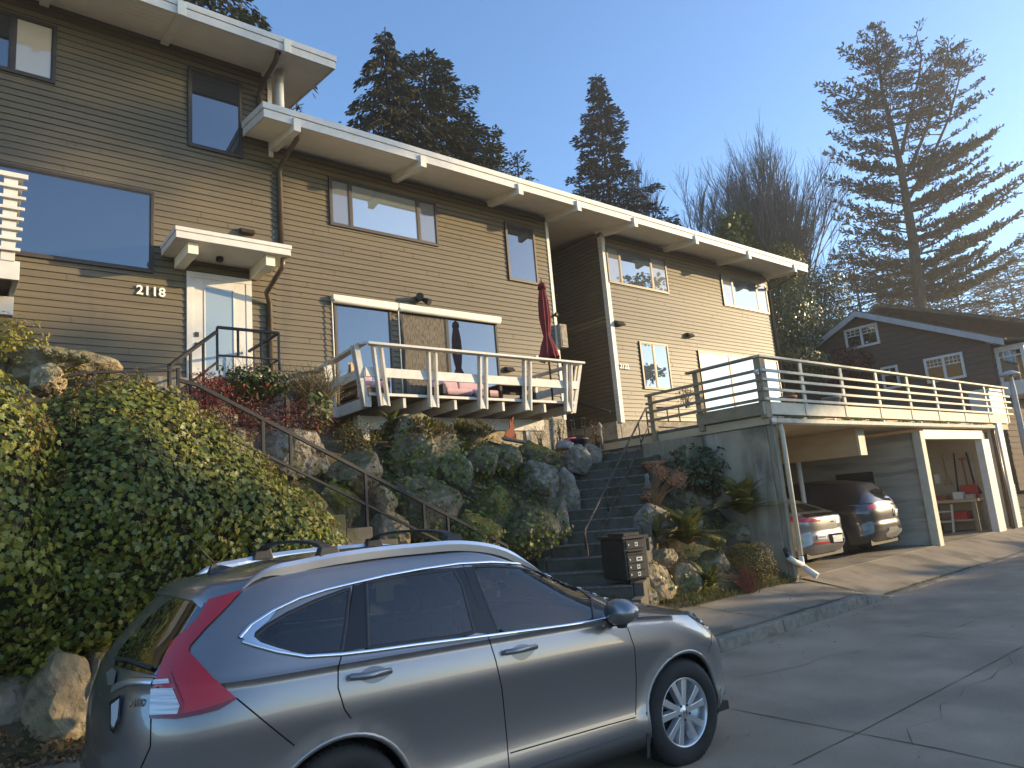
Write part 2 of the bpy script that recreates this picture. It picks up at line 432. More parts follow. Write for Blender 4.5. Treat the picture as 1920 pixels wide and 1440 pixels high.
# sidewalk (rises a little to the planting) and driveway apron up to the garage floor
wx = [-20,-8,-4,0,2,4,6,8,9,10,11,11.6,12.2]
strip('sidewalk', wx, lambda x: kerby(x)+0.16, lambda x: 7.05, lambda x: kz(x)+0.006, lambda x: 0.19, M['walk'], 3)
dx = [12.2,12.6,13,14,16,18,20,22,24,26]
def dzr(x): return FLOORZ-0.012
strip('driveway', dx, lambda x: kerby(x)+0.16, lambda x: 7.02, lambda x: kz(x)+0.004, dzr, M['walk'], 6)
strip('sidewalk_beyond', [26,30,40,60,100], lambda x: kerby(x)+0.16, lambda x: 7.1, lambda x: kz(x)+0.05, lambda x: 0.2, M['walk'], 2)
# mossy joints and cracks in the walk
mb = MB()
def wp(x, y):
    if x <= 12.2:
        t = (y-kerby(x)-0.16)/(7.05-kerby(x)-0.16); return V(x, y, kz(x)+0.006+(0.19-kz(x)-0.006)*t+0.005)
    t = (y-kerby(x)-0.16)/(7.02-kerby(x)-0.16); return V(x, y, kz(x)+0.004+(dzr(x)-kz(x)-0.004)*t+0.005)
for x in (3.6, 5.4, 7.2, 9.0, 10.7): jointline([wp(x,5.75), wp(x,6.4), wp(x,7.0)], 0.011)
jointline([wp(11.9,5.78), wp(12.1,6.4), wp(12.15,7.0)], 0.022)
jointline([wp(7.0,5.70), wp(9.5,5.73), wp(11.5,5.75)], 0.012)
jointline([wp(12.5,5.77), wp(14,5.79), wp(16.5,5.82)], 0.03)
tag(mb.build('sidewalk_joint', M['moss'], fix=False), kind='structure')

# ------------------------------------------------------------------ apartment house
WY = 13.0
house = thing('apartment_house', 'long two-storey dark brown clapboard house with white overhanging eaves above the rock slope', 'house', (9, WY, 3))
EXP = 0.117
def siding(mb, u0, u1, z0, z1, P, mi=0):
    """lap boards: P(u, out, z) -> point"""
    n = max(1, round((z1-z0)/EXP)); e = (z1-z0)/n
    for i in range(n):
        a = z0+i*e; b = a+e
        j = 0.0015*math.sin(i*12.9)
        vs = [P(u0,0.024+j,a), P(u1,0.024+j,a), P(u1,0.003,b), P(u0,0.003,b), P(u0,-0.004,a+.004), P(u1,-0.004,a+.004)]
        mb.add(vs, [(0,1,2,3),(4,5,1,0)], mi)
def front(mb, x0, x1, z0, z1, y=WY, mi=0):
    siding(mb, x0, x1, z0, z1, lambda u, o, z: (u, y-o, z), mi)
    n = max(1, round((z1-z0)/EXP)); e = (z1-z0)/n; rg = random.Random(int(x0*10)+3)
    for i in range(n):                               # butt joints between board lengths
        for k in range(int((x1-x0)/4.2)+1):
            x = rg.uniform(x0+.3, x1-.3)
            mb.hexa([(x,y-.0265,z0+i*e+.004),(x+.004,y-.0265,z0+i*e+.004),(x+.004,y-.0065,z0+(i+1)*e-.006),(x,y-.0065,z0+(i+1)*e-.006)],[(x,y-.015,z0+i*e+.004),(x+.004,y-.015,z0+i*e+.004),(x+.004,y,z0+(i+1)*e-.006),(x,y,z0+(i+1)*e-.006)],1)
XA, XB, XC, XD = 5.02, 12.46, 14.55, 23.15
ZF = 4.02
mb = MB(); front(mb, -9, XA, 3.75, 11.15); siding(mb, WY-0.01, 19, 9.2, 11.4, lambda u, o, z: (XA+o, u, z))
mb.build('siding_wall', [M['siding'], M['joint_dark']], house)
mb = MB(); front(mb, XA+0.001, XB, 4.0, 9.45); siding(mb, WY-0.01, 19, 4.0, 9.45, lambda u, o, z: (XB+o, u, z))
mb.build('siding_wall', [M['siding'], M['joint_dark']], house)
mb = MB(); front(mb, XC, XD, 4.02, 9.45); siding(mb, WY, 19, 4.02, 9.45, lambda u, o, z: (XC-o, u, z)); siding(mb, WY-0.01, 19, 4.02, 9.45, lambda u, o, z: (XD+o, u, z))
mb.build('siding_wall', [M['siding'], M['joint_dark']], house)
mb = MB(); siding(mb, XB, XC, 3.0, 9.45, lambda u, o, z: (u, 18.9-o, z)); mb.build('passage_back_wall', M['siding'], house)
# foundations
mb = MB(); mb.box(XC+0.02, XD-0.02, WY+0.02, 19, 2.6, 4.02); mb.box(XC-0.15, XC+0.02, WY+0.03, 18.8, 2.6, 3.98)
mb.build('foundation', M['stucco'], house)
mb = MB(); mb.box(-9, XB-0.03, WY+0.03, 19, 2.8, 4.0); mb.box(XB-0.45, XB-0.005, WY-0.03, WY+0.4, 2.9, 3.99); mb.build('foundation', M['stucco'], house)
# corner trims
mb = MB(); mb.box(XB-0.075, XB+0.024, WY-0.034, WY+0.06, 3.98, 9.33); mb.build('corner_trim', M['white'], house, bevel=0.004)
mb = MB(); mb.box(XC-0.024, XC+0.13, WY-0.034, WY+0.12, 3.94, 9.33); mb.build('corner_trim', M['white'], house, bevel=0.004)
mb = MB(); mb.box(XA-0.06, XA+0.03, WY-0.034, WY+0.10, 9.2, 10.95); mb.build('corner_trim', M['white'], house, bevel=0.004)

SL = 0.145                                        # roof slope, falls towards the street
FY = 11.82
def roof(x0, x1, zb, zt, yback):
    """zb, zt: bottom and top of the fascia at the front"""
    t = yback-FY
    mb = MB()
    mb.hexa([(x0+.03,FY+.03,zt-.02),(x1-.03,FY+.03,zt-.02),(x1-.03,yback,zt-.02+SL*t),(x0+.03,yback,zt-.02+SL*t)],
            [(x0+.03,FY+.03,zt-.005),(x1-.03,FY+.03,zt-.005),(x1-.03,yback,zt-.005+SL*t),(x0+.03,yback,zt-.005+SL*t)])
    rf = mb.build('roof', M['roofing'], house)
    mb = MB()                                      # soffit boards with grooves running along the eave
    n = max(1, round(t/0.135))
    for i in range(n):
        a = FY+.04+(t-.04)*i/n; b = FY+.04+(t-.04)*(i+1)/n-0.006
        za = zb+0.03+SL*(a-FY); z2 = zb+0.03+SL*(b-FY)
        mb.hexa([(x0+.03,a,za),(x1-.03,a,za),(x1-.03,b,z2),(x0+.03,b,z2)], [(x0+.03,a,za+.03),(x1-.03,a,za+.03),(x1-.03,b,z2+.03),(x0+.03,b,z2+.03)])
    mb.build('soffit', M['soffit'], rf)
    mb = MB()
    h = zt-zb; k = zb+h*0.60
    for lo, hi, o in ((zb, k-0.004, 0.0), (k, zt+.012, 0.022)):
        mb.box(x0-o, x1+o, FY-o, FY+.04, lo, hi)
        for xe, s in ((x0, -1), (x1, 1)):
            xa, xb = (xe-o, xe+.035) if s < 0 else (xe-.035, xe+o)
            mb.hexa([(xa,FY+.04,lo),(xb,FY+.04,lo),(xb,yback,lo+SL*t),(xa,yback,lo+SL*t)], [(xa,FY+.04,hi),(xb,FY+.04,hi),(xb,yback,hi+SL*t),(xa,yback,hi+SL*t)])
    mb.build('fascia', M['white'], rf, bevel=0.005)
    return rf
roof(4.44, 23.97, 9.32, 9.60, 19.2)
roof(-9.0, 5.92, 10.82, 11.09, 19.2)
def beam(x, zw, zfr, hz=0.27, w=0.14):
    mb = MB()
    yf = FY-0.055
    zf = zfr
    y1 = WY+0.25
    s = (zw-zfr)/(WY-11.8)
    zb1 = zw+s*0.25; zb0 = zfr-s*(11.8-yf)
    mb.hexa([(x,yf,zb0),(x+w,yf,zb0),(x+w,y1,zb1),(x,y1,zb1)], [(x,yf,zb0+hz),(x+w,yf,zb0+hz),(x+w,y1,zb1+hz),(x,y1,zb1+hz)])
    return mb.build('roof_beam', M['cream'], house, bevel=0.006)
for x in (4.99, 7.78, 10.49, 12.43, 14.60, 17.34, 20.13, 22.95): beam(x, 9.34, 9.18)
for x in (-2.9, -0.85, 1.05, 2.95, 4.85): beam(x, 10.94, 10.79)
# white vent pipe on the lower roof under the upper overhang
mb = MB(); p = at(524, 170, Y=12.65); mb.tube([(p.x, 12.65, 9.6), (p.x, 12.65, 10.96)], 0.085, 16); mb.build('vent_pipe', M['white'], house)

# ---- windows
def window(x0, x1, z0, z1, mull=(), panes=None, y=WY, fw=0.055, frame='bronze', name='window', mat0='glass_blue', proud=0.055, sill=False):
    mb = MB()
    a = y-proud; b = y+0.02
    mb.box(x0, x1, a, b, z0, z0+fw); mb.box(x0, x1, a, b, z1-fw, z1)
    mb.box(x0, x0+fw, a, b, z0+fw, z1-fw); mb.box(x1-fw, x1, a, b, z0+fw, z1-fw)
    for m in mull: mb.box(m-0.032, m+0.032, a+0.006, b, z0+fw, z1-fw)
    wo = mb.build(name, M[frame], house, bevel=0.004)
    ed = [x0+fw]+[e for m in mull for e in (m-0.032, m+0.032)]+[x1-fw]
    for i in range(0, len(ed), 2):
        mb = MB(); mb.box(ed[i]-.002, ed[i+1]+.002, y-0.034, y-0.026, z0+fw-.002, z1-fw+.002)
        mb.build('pane', M[(panes or [mat0]*9)[i//2]], wo)
        mb = MB()                                    # slim sash round the pane
        f2 = 0.022
        A, B, Z0, Z1 = ed[i], ed[i+1], z0+fw, z1-fw
        mb.box(A, B, y-.042, y-.034, Z0, Z0+f2); mb.box(A, B, y-.042, y-.034, Z1-f2, Z1)
        mb.box(A, A+f2, y-.042, y-.034, Z0+f2, Z1-f2); mb.box(B-f2, B, y-.042, y-.034, Z0+f2, Z1-f2)
        mb.build('sash', M[frame], wo)
    return wo
def wx_(px, py): return at(px, py, Y=WY).x
window(-1.6, 2.86, 6.41, 7.93)
window(3.43, 4.44, 9.00, 10.64)
window(-1.4, 1.32, 9.53, 10.62, mull=(wx_(22,110),), panes=['glass_blue','glass_tan'])
window(6.22, 8.92, 7.99, 9.08, mull=(wx_(655,380), wx_(783,420)), panes=['glass_curtain','glass_pale','glass_curtain'])
window(10.97, 11.95, 7.48, 9.05)
window(14.66, 17.34, 7.95, 9.08, mull=(wx_(1161,500), wx_(1221,520)), panes=['glass_curtain','glass_sun','glass_curtain'])
window(20.22, 22.98, 7.95, 9.07, mull=(wx_(1373,550), wx_(1419,560)), panes=['glass_curtain','glass_sun','glass_curtain'])
p = at(1196,640,Y=WY); q = at(1258,719,Y=WY)
window(p.x, q.x, 4.92, 6.33, mull=(wx_(1226,680),), panes=['glass_sun','glass_sun'])
p = at(1306,655,Y=WY); q = at(1465,740,Y=WY)
window(p.x, q.x, 4.28, 6.28, mull=(wx_(1369,700),), panes=['glass_sun','glass_sun'], name='patio_door')
window(6.22, 7.55, 4.10, 6.36, fw=0.05)
window(7.76, 10.44, 4.05, 6.34, mull=(wx_(838,650),), panes=['screen','glass_blue'], name='patio_door', fw=0.06, frame='black')
# rolled sun shades above the two
for x0, x1 in ((6.17, 7.68), (7.70, 10.52)):
    mb = MB(); mb.box(x0, x1, WY-0.16, WY-0.021, 6.33, 6.44)
    mb.tube([(x0+.02, WY-0.11, 6.32), (x1-.02, WY-0.11, 6.32)], 0.055, 12)
    mb.build('roller_shade', M['cream'], house, bevel=0.008)
mb = MB()
for x in (6.16, 7.70): mb.tube([(x, WY-.10, 6.3), (x+.005, WY-.10, 4.2)], 0.014, 6)
mb.build('shade_cord', M['cream'], house)

# ---- entrance 2118
dx0, dx1, dz0, dz1 = 3.40, 4.56, 4.38, 6.545
mb = MB(); tw = 0.11
mb.box(dx0, dx0+tw, WY-.05, WY+.03, dz0, dz1-tw); mb.box(dx1-tw, dx1, WY-.05, WY+.03, dz0, dz1-tw); mb.box(dx0, dx1, WY-.05, WY+.03, dz1-tw, dz1)
mb.box(dx0+.02, dx1-.02, WY-.09, WY+.02, dz0-.05, dz0)
door = mb.build('front_door', M['white'], house, bevel=0.005)
gx0, gx1 = 3.69, 4.24
mb = MB(); a, b = WY-.038, WY+.01
mb.box(dx0+tw, gx0, a, b, dz0, dz1-tw); mb.box(gx1, dx1-tw, a, b, dz0, dz1-tw); mb.box(gx0, gx1, a, b, dz0, dz0+.22); mb.box(gx0, gx1, a, b, dz1-tw-.16, dz1-tw)
for g in ((gx0,gx0+.03),(gx1-.03,gx1)): mb.box(g[0], g[1], a-.012, a, dz0+.22, dz1-tw-.16)
mb.build('door_leaf', M['white'], door, bevel=0.004)
mb = MB(); mb.box(gx0, gx1, WY-.034, WY-.029, dz0+.22, dz1-tw-.16); mb.build('door_glass', M['glass_frost'], door)
mb = MB(); mb.box(3.54, 3.60, a-.03, a-.001, 5.33, 5.41); mb.box(3.54, 3.60, a-.03, a-.001, 5.14, 5.22); mb.tube([(3.57,a-.05,5.18),(3.69,a-.05,5.18)], .012, 6)
mb.build('door_handle', M['bronze'], door)
# canopy
CYF = 11.98
cz1 = at(332,423,Y=CYF).z; cz0 = cz1-0.20; cx0 = at(330,430,Y=CYF).x; cx1 = at(545.5,470,Y=CYF).x
mb = MB(); mb.box(cx0, cx1, CYF, WY-.021, cz0, cz1-.08); mb.box(cx0-.015, cx1+.015, CYF-.015, WY-.021, cz1-.076, cz1)
can = mb.build('door_canopy', M['white'], house, bevel=0.006)
for x in (cx0+.22, cx1-.42):
    mb = MB(); mb.box(x, x+.17, CYF+.13, WY-.021, cz0-.20, cz0-.001); mb.build('canopy_beam', M['cream'], can, bevel=0.006)
mb = MB(); p = at(412,497,Y=12.6); mb.lathe([(0,0),(.06,0),(.07,-.05),(.05,-.08),(0,-.08)], (p.x,12.6,cz0-.001), 14); mb.build('porch_light', M['black'], can)

# ---- numerals
def text_mesh(name, s, size, m, parent, loc, rot=None, depth=0.012, mw=None, spacing=1.0):
    cu = bpy.data.curves.new('tmp', 'FONT'); cu.body = s; cu.size = size; cu.extrude = depth; cu.space_character = spacing; cu.offset = size*0.022
    o = bpy.data.objects.new('tmp', cu); col.objects.link(o)
    bpy.context.view_layer.update()
    me = bpy.data.meshes.new_from_object(o.evaluated_get(bpy.context.evaluated_depsgraph_get()))
    bpy.data.objects.remove(o); bpy.data.curves.remove(cu)
    me.name = name; me.materials.clear(); me.materials.append(m)
    mat = mw if mw is not None else Matrix.Translation(loc) @ Matrix.Rotation(R_(90), 4, 'X')
    me.transform(mat)
    return link(me, name, parent)
p = at(254,552,Y=WY); text_mesh('house_number', '2118', 0.225, M['number'], house, (p.x, WY-.045, p.z), spacing=1.05)
p = at(1003,674,Y=WY); text_mesh('house_number', '2120', 0.16, M['number'], house, (p.x, WY-.045, p.z-.02), spacing=1.05)
p = at(1160,691,Y=WY); text_mesh('house_number', '2122', 0.19, M['number'], house, (p.x, WY-.045, p.z), spacing=1.0)

# ---- downspouts
def spout(pts, r=0.05): 
    mb = MB(); mb.tube(pts, r, 8); return mb.build('downspout', M['copper'], house)
q = at(525,300,Y=WY-.06)
spout([(5.02+.16, 12.0, 9.36), (5.19,12.1,9.22), (5.17,12.5,9.12), (5.16,12.85,9.02), (5.155,WY-.065,8.9), (5.16,WY-.065,7.12)])
p = at(531,487,Y=12.2); 
spout([(p.x-.02,12.15,cz0-.003), (p.x-.02,12.2,cz0-.16), (p.x-.12,12.75,cz0-.50), (4.89,WY-.065,cz0-.66), (4.89,WY-.065,4.15)])
spout([(4.80,11.95,10.86), (4.80,12.1,10.74), (4.78,12.7,10.62), (4.775,WY-.065,10.50), (4.775,WY-.065,9.72)])
p = at(1505,500,Y=11.9)
spout([(p.x-.35,11.95,9.36), (p.x-.35,12.05,9.2), (23.35,12.7,9.0), (23.12,WY-.06,8.85), (23.12,WY-.06,4.1)])
# ---- wall fittings
mb = MB(); p = at(783,561,Y=WY)
mb.lathe([(0,0),(.07,0),(.07,-.05),(0,-.05)], (p.x,WY-.02,p.z), 14, axis='Y')
fl = mb.build('flood_light', M['black'], house)
for d in (V(-.11,-.14,-.0), V(.17,-.13,-.09)):
    mb = MB(); c = V(p.x,WY-.07,p.z); dd = V(d.x*.6, -.16, d.z-.03).normalized(); e = c+d*.5
    mb.tube([c, e, e+dd*.06, e+dd*.15], [.02,.055,.065,.085], 12); mb.build('lamp_head', M['black'], fl)
def wedge(px, py, w=.26, d=.14, h=.11):
    mb = MB(); p = at(px, py, Y=WY)
    mb.prism([(WY-.02,p.z+h/2),(WY-.02-d*.45,p.z+h/2-.01),(WY-.02-d,p.z-h/2),(WY-.02,p.z-h/2)], 'X', p.x-w/2, p.x+w/2)
    return mb.build('hooded_vent', M['bronze'], house)
wedge(461,436); wedge(952,693,.22); wedge(1158,607,.3,.16,.13); wedge(1290,629,.28,.16,.13)
mb = MB(); p = at(1044,632,Y=WY)
mb.box(XB-.02, XB+.22, WY-.16, WY-.022, p.z-.30, p.z+.32); mb.box(XB+.01, XB+.19, WY-.172, WY-.161, p.z-.26, p.z+.28)
mb.build('meter_box', M['stucco'], house, bevel=0.01)
mb = MB(); p = at(1035,593,Y=WY); mb.lathe([(0,0),(.03,0),(.03,-.1),(.06,-.12),(.06,-.16),(0,-.16)], (p.x,WY-.02,p.z), 10, axis='Y'); mb.build('hose_tap', M['black'], house)
mb = MB(); mb.tube([at(1088,728,Y=13.4)+V(0.1,1.2,0), at(1150,772,Y=13.0)+V(-.12,0,0)], .03, 6); mb.build('passage_rail', M['black'], house)
# upper back part so that the breezeway and roofs are closed behind
mb = MB(); mb.box(-9, XD, 19.0, 19.1, 3.0, 9.6); mb.build('rear_wall', M['siding'], house)
# ------------------------------------------------------------------ wooden deck of the middle house
M['dk_white'] = pmat('painted_deck_timber', (0.64,0.62,0.58), (0.56,0.54,0.48), scale=7, rough=0.6, bump=0.2, bscale=22, stretch=(1,1,1), c3=(0.45,0.42,0.35), c3_scale=3, c3_amt=0.25)
M['dk_board'] = pmat('weathered_deck_board', (0.10,0.085,0.065), (0.16,0.135,0.10), scale=8, rough=0.85)
dk = thing('wooden_deck', 'white painted timber deck with outward leaning posts in front of the middle house', 'deck', (8.3, 11.9, 3.4))
DX0, DX1, DYB, DYT, DZF, DZT = 5.86, 10.80, 10.95, 10.66, 4.03, 4.87
mb = MB()
n = 16
for i in range(n):
    a = DYB+0.02+(12.97-DYB-0.02)*i/n; b = a+(12.97-DYB)/n-0.012
    mb.box(DX0, DX1, a, b, DZF-0.035, DZF)
mb.build('deck_floor', M['dk_board'], dk)
mb = MB(); mb.box(DX0-.02, DX1+.02, DYB-.03, DYB+.018, DZF-0.04, DZF+0.012); mb.build('edge_board', M['dk_white'], dk, bevel=.004)
jx = [DX0+.02]+[at(x, 758+ (x-700)*.05, Y=DYB).x for x in (760, 808, 856, 902, 946, 985, 1024)]+[DX1-.07]
for x in jx:
    mb = MB(); mb.box(x-.03, x+.03, DYB+.02, 12.97, DZF-.235, DZF-.037); mb.build('joist', M['dk_white'], dk, bevel=.004)
mb = MB(); mb.box(DX0+.25, DX1-.05, 11.92, 12.06, DZF-.49, DZF-.237); mb.build('deck_beam', M['dk_white'], dk, bevel=.006)
for px in (986, 683):
    p = at(px, 800, Y=12.0); mb = MB(); mb.box(p.x-.07, p.x+.07, 11.93, 12.05, 2.7, DZF-.49); mb.build('support_post', M['dk_white'], dk, bevel=.005)
def deck_post(xb, xt, yb, yt, z0=3.80, z1=DZT-.03, gap=.075, axis='x'):
    mb = MB()
    for s in (-1, 1):
        g = s*gap
        if axis == 'x':
            mb.hexa([(xb+g-.022,yb-.05,z0),(xb+g+.022,yb-.05,z0),(xb+g+.022,yb+.05,z0),(xb+g-.022,yb+.05,z0)],
                    [(xt+g-.022,yt-.05,z1),(xt+g+.022,yt-.05,z1),(xt+g+.022,yt+.05,z1),(xt+g-.022,yt+.05,z1)])
        else:
            mb.hexa([(xb-.05,yb+g-.022,z0),(xb+.05,yb+g-.022,z0),(xb+.05,yb+g+.022,z0),(xb-.05,yb+g+.022,z0)],
                    [(xt-.05,yt+g-.022,z1),(xt+.05,yt+g-.022,z1),(xt+.05,yt+g+.022,z1),(xt-.05,yt+g+.022,z1)])
    mb.box(xb-.045, xb+.045, yb-.045, yb+.03, z0+.01, z0+.22)
    return mb.build('rail_post', M['dk_white'], dk, bevel=.004)
tx = [at(x, 640+(x-677)*.096, Y=DYT).x for x in (709, 812, 908, 991, 1068)]
bx = [at(x, 760, Y=DYB).x for x in (718, 810, 902, 985, 1062)]
for t, b in zip(tx, bx): deck_post(b, t, DYB-.05, DYT+.06)
deck_post(DX0-.03, DX0-.30, DYB+.10, DYB-.12, axis='y', gap=.05)
deck_post(DX1+.02, DX1+.14, DYB+.10, DYB-.12, axis='y', gap=.05)
deck_post(DX0-.03, DX0-.14, 12.3, 12.3, axis='y', gap=.06)
deck_post(DX1+.02, DX1+.10, 12.3, 12.3, axis='y', gap=.06)
xl = at(677,640,Y=DYT).x; xr = at(1093,680,Y=DYT).x
mb = MB(); mb.hexa([(xl+.10,DYT-.07,DZT-.045),(xr,DYT-.07,DZT-.045),(xr,DYT+.09,DZT-.045),(xl+.18,DYT+.09,DZT-.045)], [(xl+.10,DYT-.07,DZT),(xr,DYT-.07,DZT),(xr,DYT+.09,DZT),(xl+.18,DYT+.09,DZT)])
mb.build('top_rail', M['dk_white'], dk, bevel=.006)
mb = MB(); mb.hexa([(xl-.02,DYT+.02,DZT-.047),(xl+.10,DYT-.07,DZT-.047),(xl+.19,DYT+.09,DZT-.047),(5.90,12.97,DZT-.047)][:0] or [(xl-.02,DYT+.03,DZT-.044),(xl+.098,DYT-.07,DZT-.044),(5.93,12.97,DZT-.044),(5.76,12.97,DZT-.044)],
                   [(xl-.02,DYT+.03,DZT-.001),(xl+.098,DYT-.07,DZT-.001),(5.93,12.97,DZT-.001),(5.76,12.97,DZT-.001)])
mb.build('top_rail', M['dk_white'], dk)
mb = MB(); mb.hexa([(xr-.17,DYT+.09,DZT-.044),(xr,DYT+.09,DZT-.044),(DX1+.12,12.97,DZT-.044),(DX1-.04,12.97,DZT-.044)], [(xr-.17,DYT+.09,DZT-.001),(xr,DYT+.09,DZT-.001),(DX1+.12,12.97,DZT-.001),(DX1-.04,12.97,DZT-.001)])
mb.build('top_rail', M['dk_white'], dk)
zm = at(760, 700, Y=DYB-.12).z
mb = MB(); mb.box(DX0-.12, DX1+.05, DYB-.135, DYB-.095, zm-.10, zm+.07); mb.build('mid_rail', M['dk_white'], dk, bevel=.004)
for x in (DX0-.14, DX1+.05):
    mb = MB(); mb.box(x-.02, x+.02, DYB-.09, 12.97, zm-.10, zm+.07); mb.build('mid_rail', M['dk_white'], dk, bevel=.004)

# balcony of the upper flat at the left edge of the picture
bal = thing('balcony', 'white balcony with horizontal slat railing at the left edge of the house', 'balcony', (0.0, 11.5, 5.4))
BY = 11.2
bxr = at(40, 420, Y=BY).x
z0 = at(38,527,Y=BY).z; z1 = at(38,492,Y=BY).z
mb = MB(); mb.box(-3.2, bxr, BY-.03, BY+.03, z0, z1); mb.box(bxr-.06, bxr, BY+.03, 12.97, z0, z1); mb.build('fascia_board', M['white'], bal, bevel=.005)
mb = MB(); mb.box(-3.2, bxr-.06, BY+.03, 12.97, z0+.08, z1-.02); mb.build('balcony_floor', M['dk_board'], bal)
zs = [at(36, y, Y=BY).z for y in (335, 356, 376, 396, 415, 434, 453, 473)]
for i, z in enumerate(zs):
    mb = MB(); e = (.035 if i == 0 else .022) 
    mb.box(-3.2, bxr+.05-.008*i, BY-.10, BY-.05, z-e, z+e); mb.box(bxr-.05-.008*i, bxr+.0-.008*i, BY-.05, 12.97, z-e, z+e)
    mb.build('slat', M['white'], bal, bevel=.004)
for x in (bxr-.22, bxr-1.5): 
    mb = MB(); mb.box(x, x+.16, BY-.048, BY+.05, z1-.01, zs[0]-.036); mb.build('rail_post', M['white'], bal, bevel=.004)
mb = MB(); p = at(23, 595, Y=12.0); mb.box(-3.2, p.x, 11.9, 12.05, at(20,594,Y=12).z, at(20,560,Y=12).z); mb.build('under_beam', M['white'], bal, bevel=.005)

# ------------------------------------------------------------------ parasol
M['red_cloth'] = pmat('dark_red_canvas', (0.22,0.028,0.03), (0.16,0.018,0.022), scale=7, rough=0.85, bump=0.3, bscale=40)
M['pole'] = pmat('dark_umbrella_pole', (0.08,0.06,0.05), rough=0.5)
um = thing('closed_parasol', 'closed dark red parasol standing at the right end of the white deck', 'parasol', (10.3,11.4,DZF))
UY = 11.25
b0 = at(1036, 745, Y=UY); t0 = at(1015, 527, Y=UY); b0.z = DZF
axis = (t0-b0)
mb = MB(); mb.tube([b0, b0+axis*0.95], .022, 8); mb.build('pole', M['pole'], um)
mb = MB(); rings = []
N = 40
for k, (t, r, am) in enumerate([(1.0,.012,0),(.985,.03,.1),(.975,.075,.15),(.93,.085,.25),(.955,.055,.2),(.90,.075,.25),(.82,.105,.25),(.70,.115,.3),(.585,.085,.25),(.545,.07,.15),(.52,.085,.3),(.46,.14,.35),(.40,.165,.4),(.355,.175,.5)]):
    row = []
    for j in range(N):
        a = 2*math.pi*j/N
        f = 1+am*(math.cos(8*a+.4*k*0+.7)*.75+.35*math.sin(3*a+k*.4))
        dz = 0.05*am*math.cos(8*a+.7+1.2) if k == 13 else 0
        c = b0+axis*(t+dz)
        row.append(c+V(math.cos(a)*r*f, math.sin(a)*r*f, 0))
    rings.append(row)
for r in rings: mb.v += [tuple(p) for p in r]
for i in range(len(rings)-1):
    for j in range(N): mb.f.append([i*N+j, i*N+(j+1) % N, (i+1)*N+(j+1) % N, (i+1)*N+j]); mb.m.append(0); mb.sm.append(True)
mb.build('canopy', M['red_cloth'], um)
mb = MB(); mb.tube([b0+axis*.985, b0+axis*1.03], [.02,.008], 8); mb.build('finial', M['pole'], um)

# ------------------------------------------------------------------ outdoor furniture
M['wicker'] = pmat('dark_brown_wicker', (0.035,0.024,0.018), (0.08,0.055,0.04), scale=60, rough=0.7, bump=0.6, bscale=120)
M['pink'] = pmat('pale_pink_cushion', (0.52,0.33,0.34), (0.58,0.38,0.38), scale=3, rough=0.9)
M['pillow'] = pmat('patterned_straw_pillow', (0.45,0.33,0.18), (0.22,0.15,0.08), scale=34, rough=0.9)
def cushion(mb, x0, x1, y0, y1, z0, z1):
    # softly bulged box
    n = 6; f = []
    for k in range(n+1):
        t = k/n; zz = z0+(z1-z0)*t; e = 0.03*(1-math.sin(math.pi*t))
        f.append([(x0+e,y0+e,zz),(x1-e,y0+e,zz),(x1-e,y1-e,zz),(x0+e,y1-e,zz)])
    for a, b in zip(f, f[1:]): mb.add(a+b, [(0,1,5,4),(1,2,6,5),(2,3,7,6),(3,0,4,7)])
    mb.add(f[0], [(3,2,1,0)]); mb.add(f[-1], [(0,1,2,3)])
def sofa(name, label, x0, x1, y0, y1, seats, cat, h=0.40):
    t = thing(name, label, cat, ((x0+x1)/2,(y0+y1)/2,DZF))
    mb = MB(); mb.box(x0, x1, y0+.02, y1, DZF+.12, DZF+.28); mb.build('seat_base', M['wicker'], t, bevel=.01)
    mb = MB(); mb.box(x0+.1, x1-.1, y1-.10, y1, DZF+.285, DZF+.62); mb.build('backrest', M['wicker'], t, bevel=.01)
    for x in (x0, x1-.08):
        mb = MB(); mb.box(x, x+.08, y0, y1-.11, DZF+.285, DZF+.50); mb.build('armrest', M['wicker'], t, bevel=.01)
    for x in (x0, x1-.07):
        for y in (y0, y1-.07):
            mb = MB(); mb.box(x, x+.07, y, y+.07, DZF, DZF+.118); mb.build('leg', M['wicker'], t)
    wdt = (x1-x0-.18)/seats
    for k in range(seats):
        a = x0+.09+k*wdt
        mb = MB(); cushion(mb, a+.005, a+wdt-.005, y0+.0, y1-.2, DZF+.285, DZF+.42); mb.build('seat_cushion', M['pink'], t, bevel=.03)
        mb = MB(); cushion(mb, a+.01, a+wdt-.01, y1-.24, y1-.105, DZF+.425, DZF+.74); mb.build('back_cushion', M['pink'], t, bevel=.03)
    return t
p = at(795,720,Y=12.5)
sofa('wicker_sofa', 'low dark wicker sofa with pale pink cushions along the patio door on the deck', 8.15, 9.75, 12.05, 12.85, 2, 'sofa')
ch = sofa('wicker_armchair', 'wicker armchair with pink seat at the left end of the deck', 6.05, 6.75, 11.75, 12.5, 1, 'armchair')
mb = MB(); 
mb.add([(6.12,12.2,DZF+.44),(6.30,12.35,DZF+.44),(6.32,12.4,DZF+.84),(6.14,12.25,DZF+.86)], [(0,1,2,3)]); mb.add([(6.12,12.1,DZF+.44),(6.36,12.3,DZF+.44),(6.38,12.35,DZF+.80),(6.14,12.15,DZF+.86),(6.17,12.28,DZF+.5),(6.3,12.4,DZF+.5),(6.3,12.42,DZF+.76),(6.18,12.32,DZF+.80)],[(0,1,2,3),(4,5,6,7),(0,1,5,4),(1,2,6,5),(2,3,7,6),(3,0,4,7)])
tag(mb.build('pillow', M['pillow'], bevel=.02), 'straw coloured patterned pillow leaning in the left wicker armchair', 'pillow')
t = thing('coffee_table', 'low brown slatted table at the right of the pink sofa on the deck', 'table', (9.5,11.5,DZF))
mb = MB()
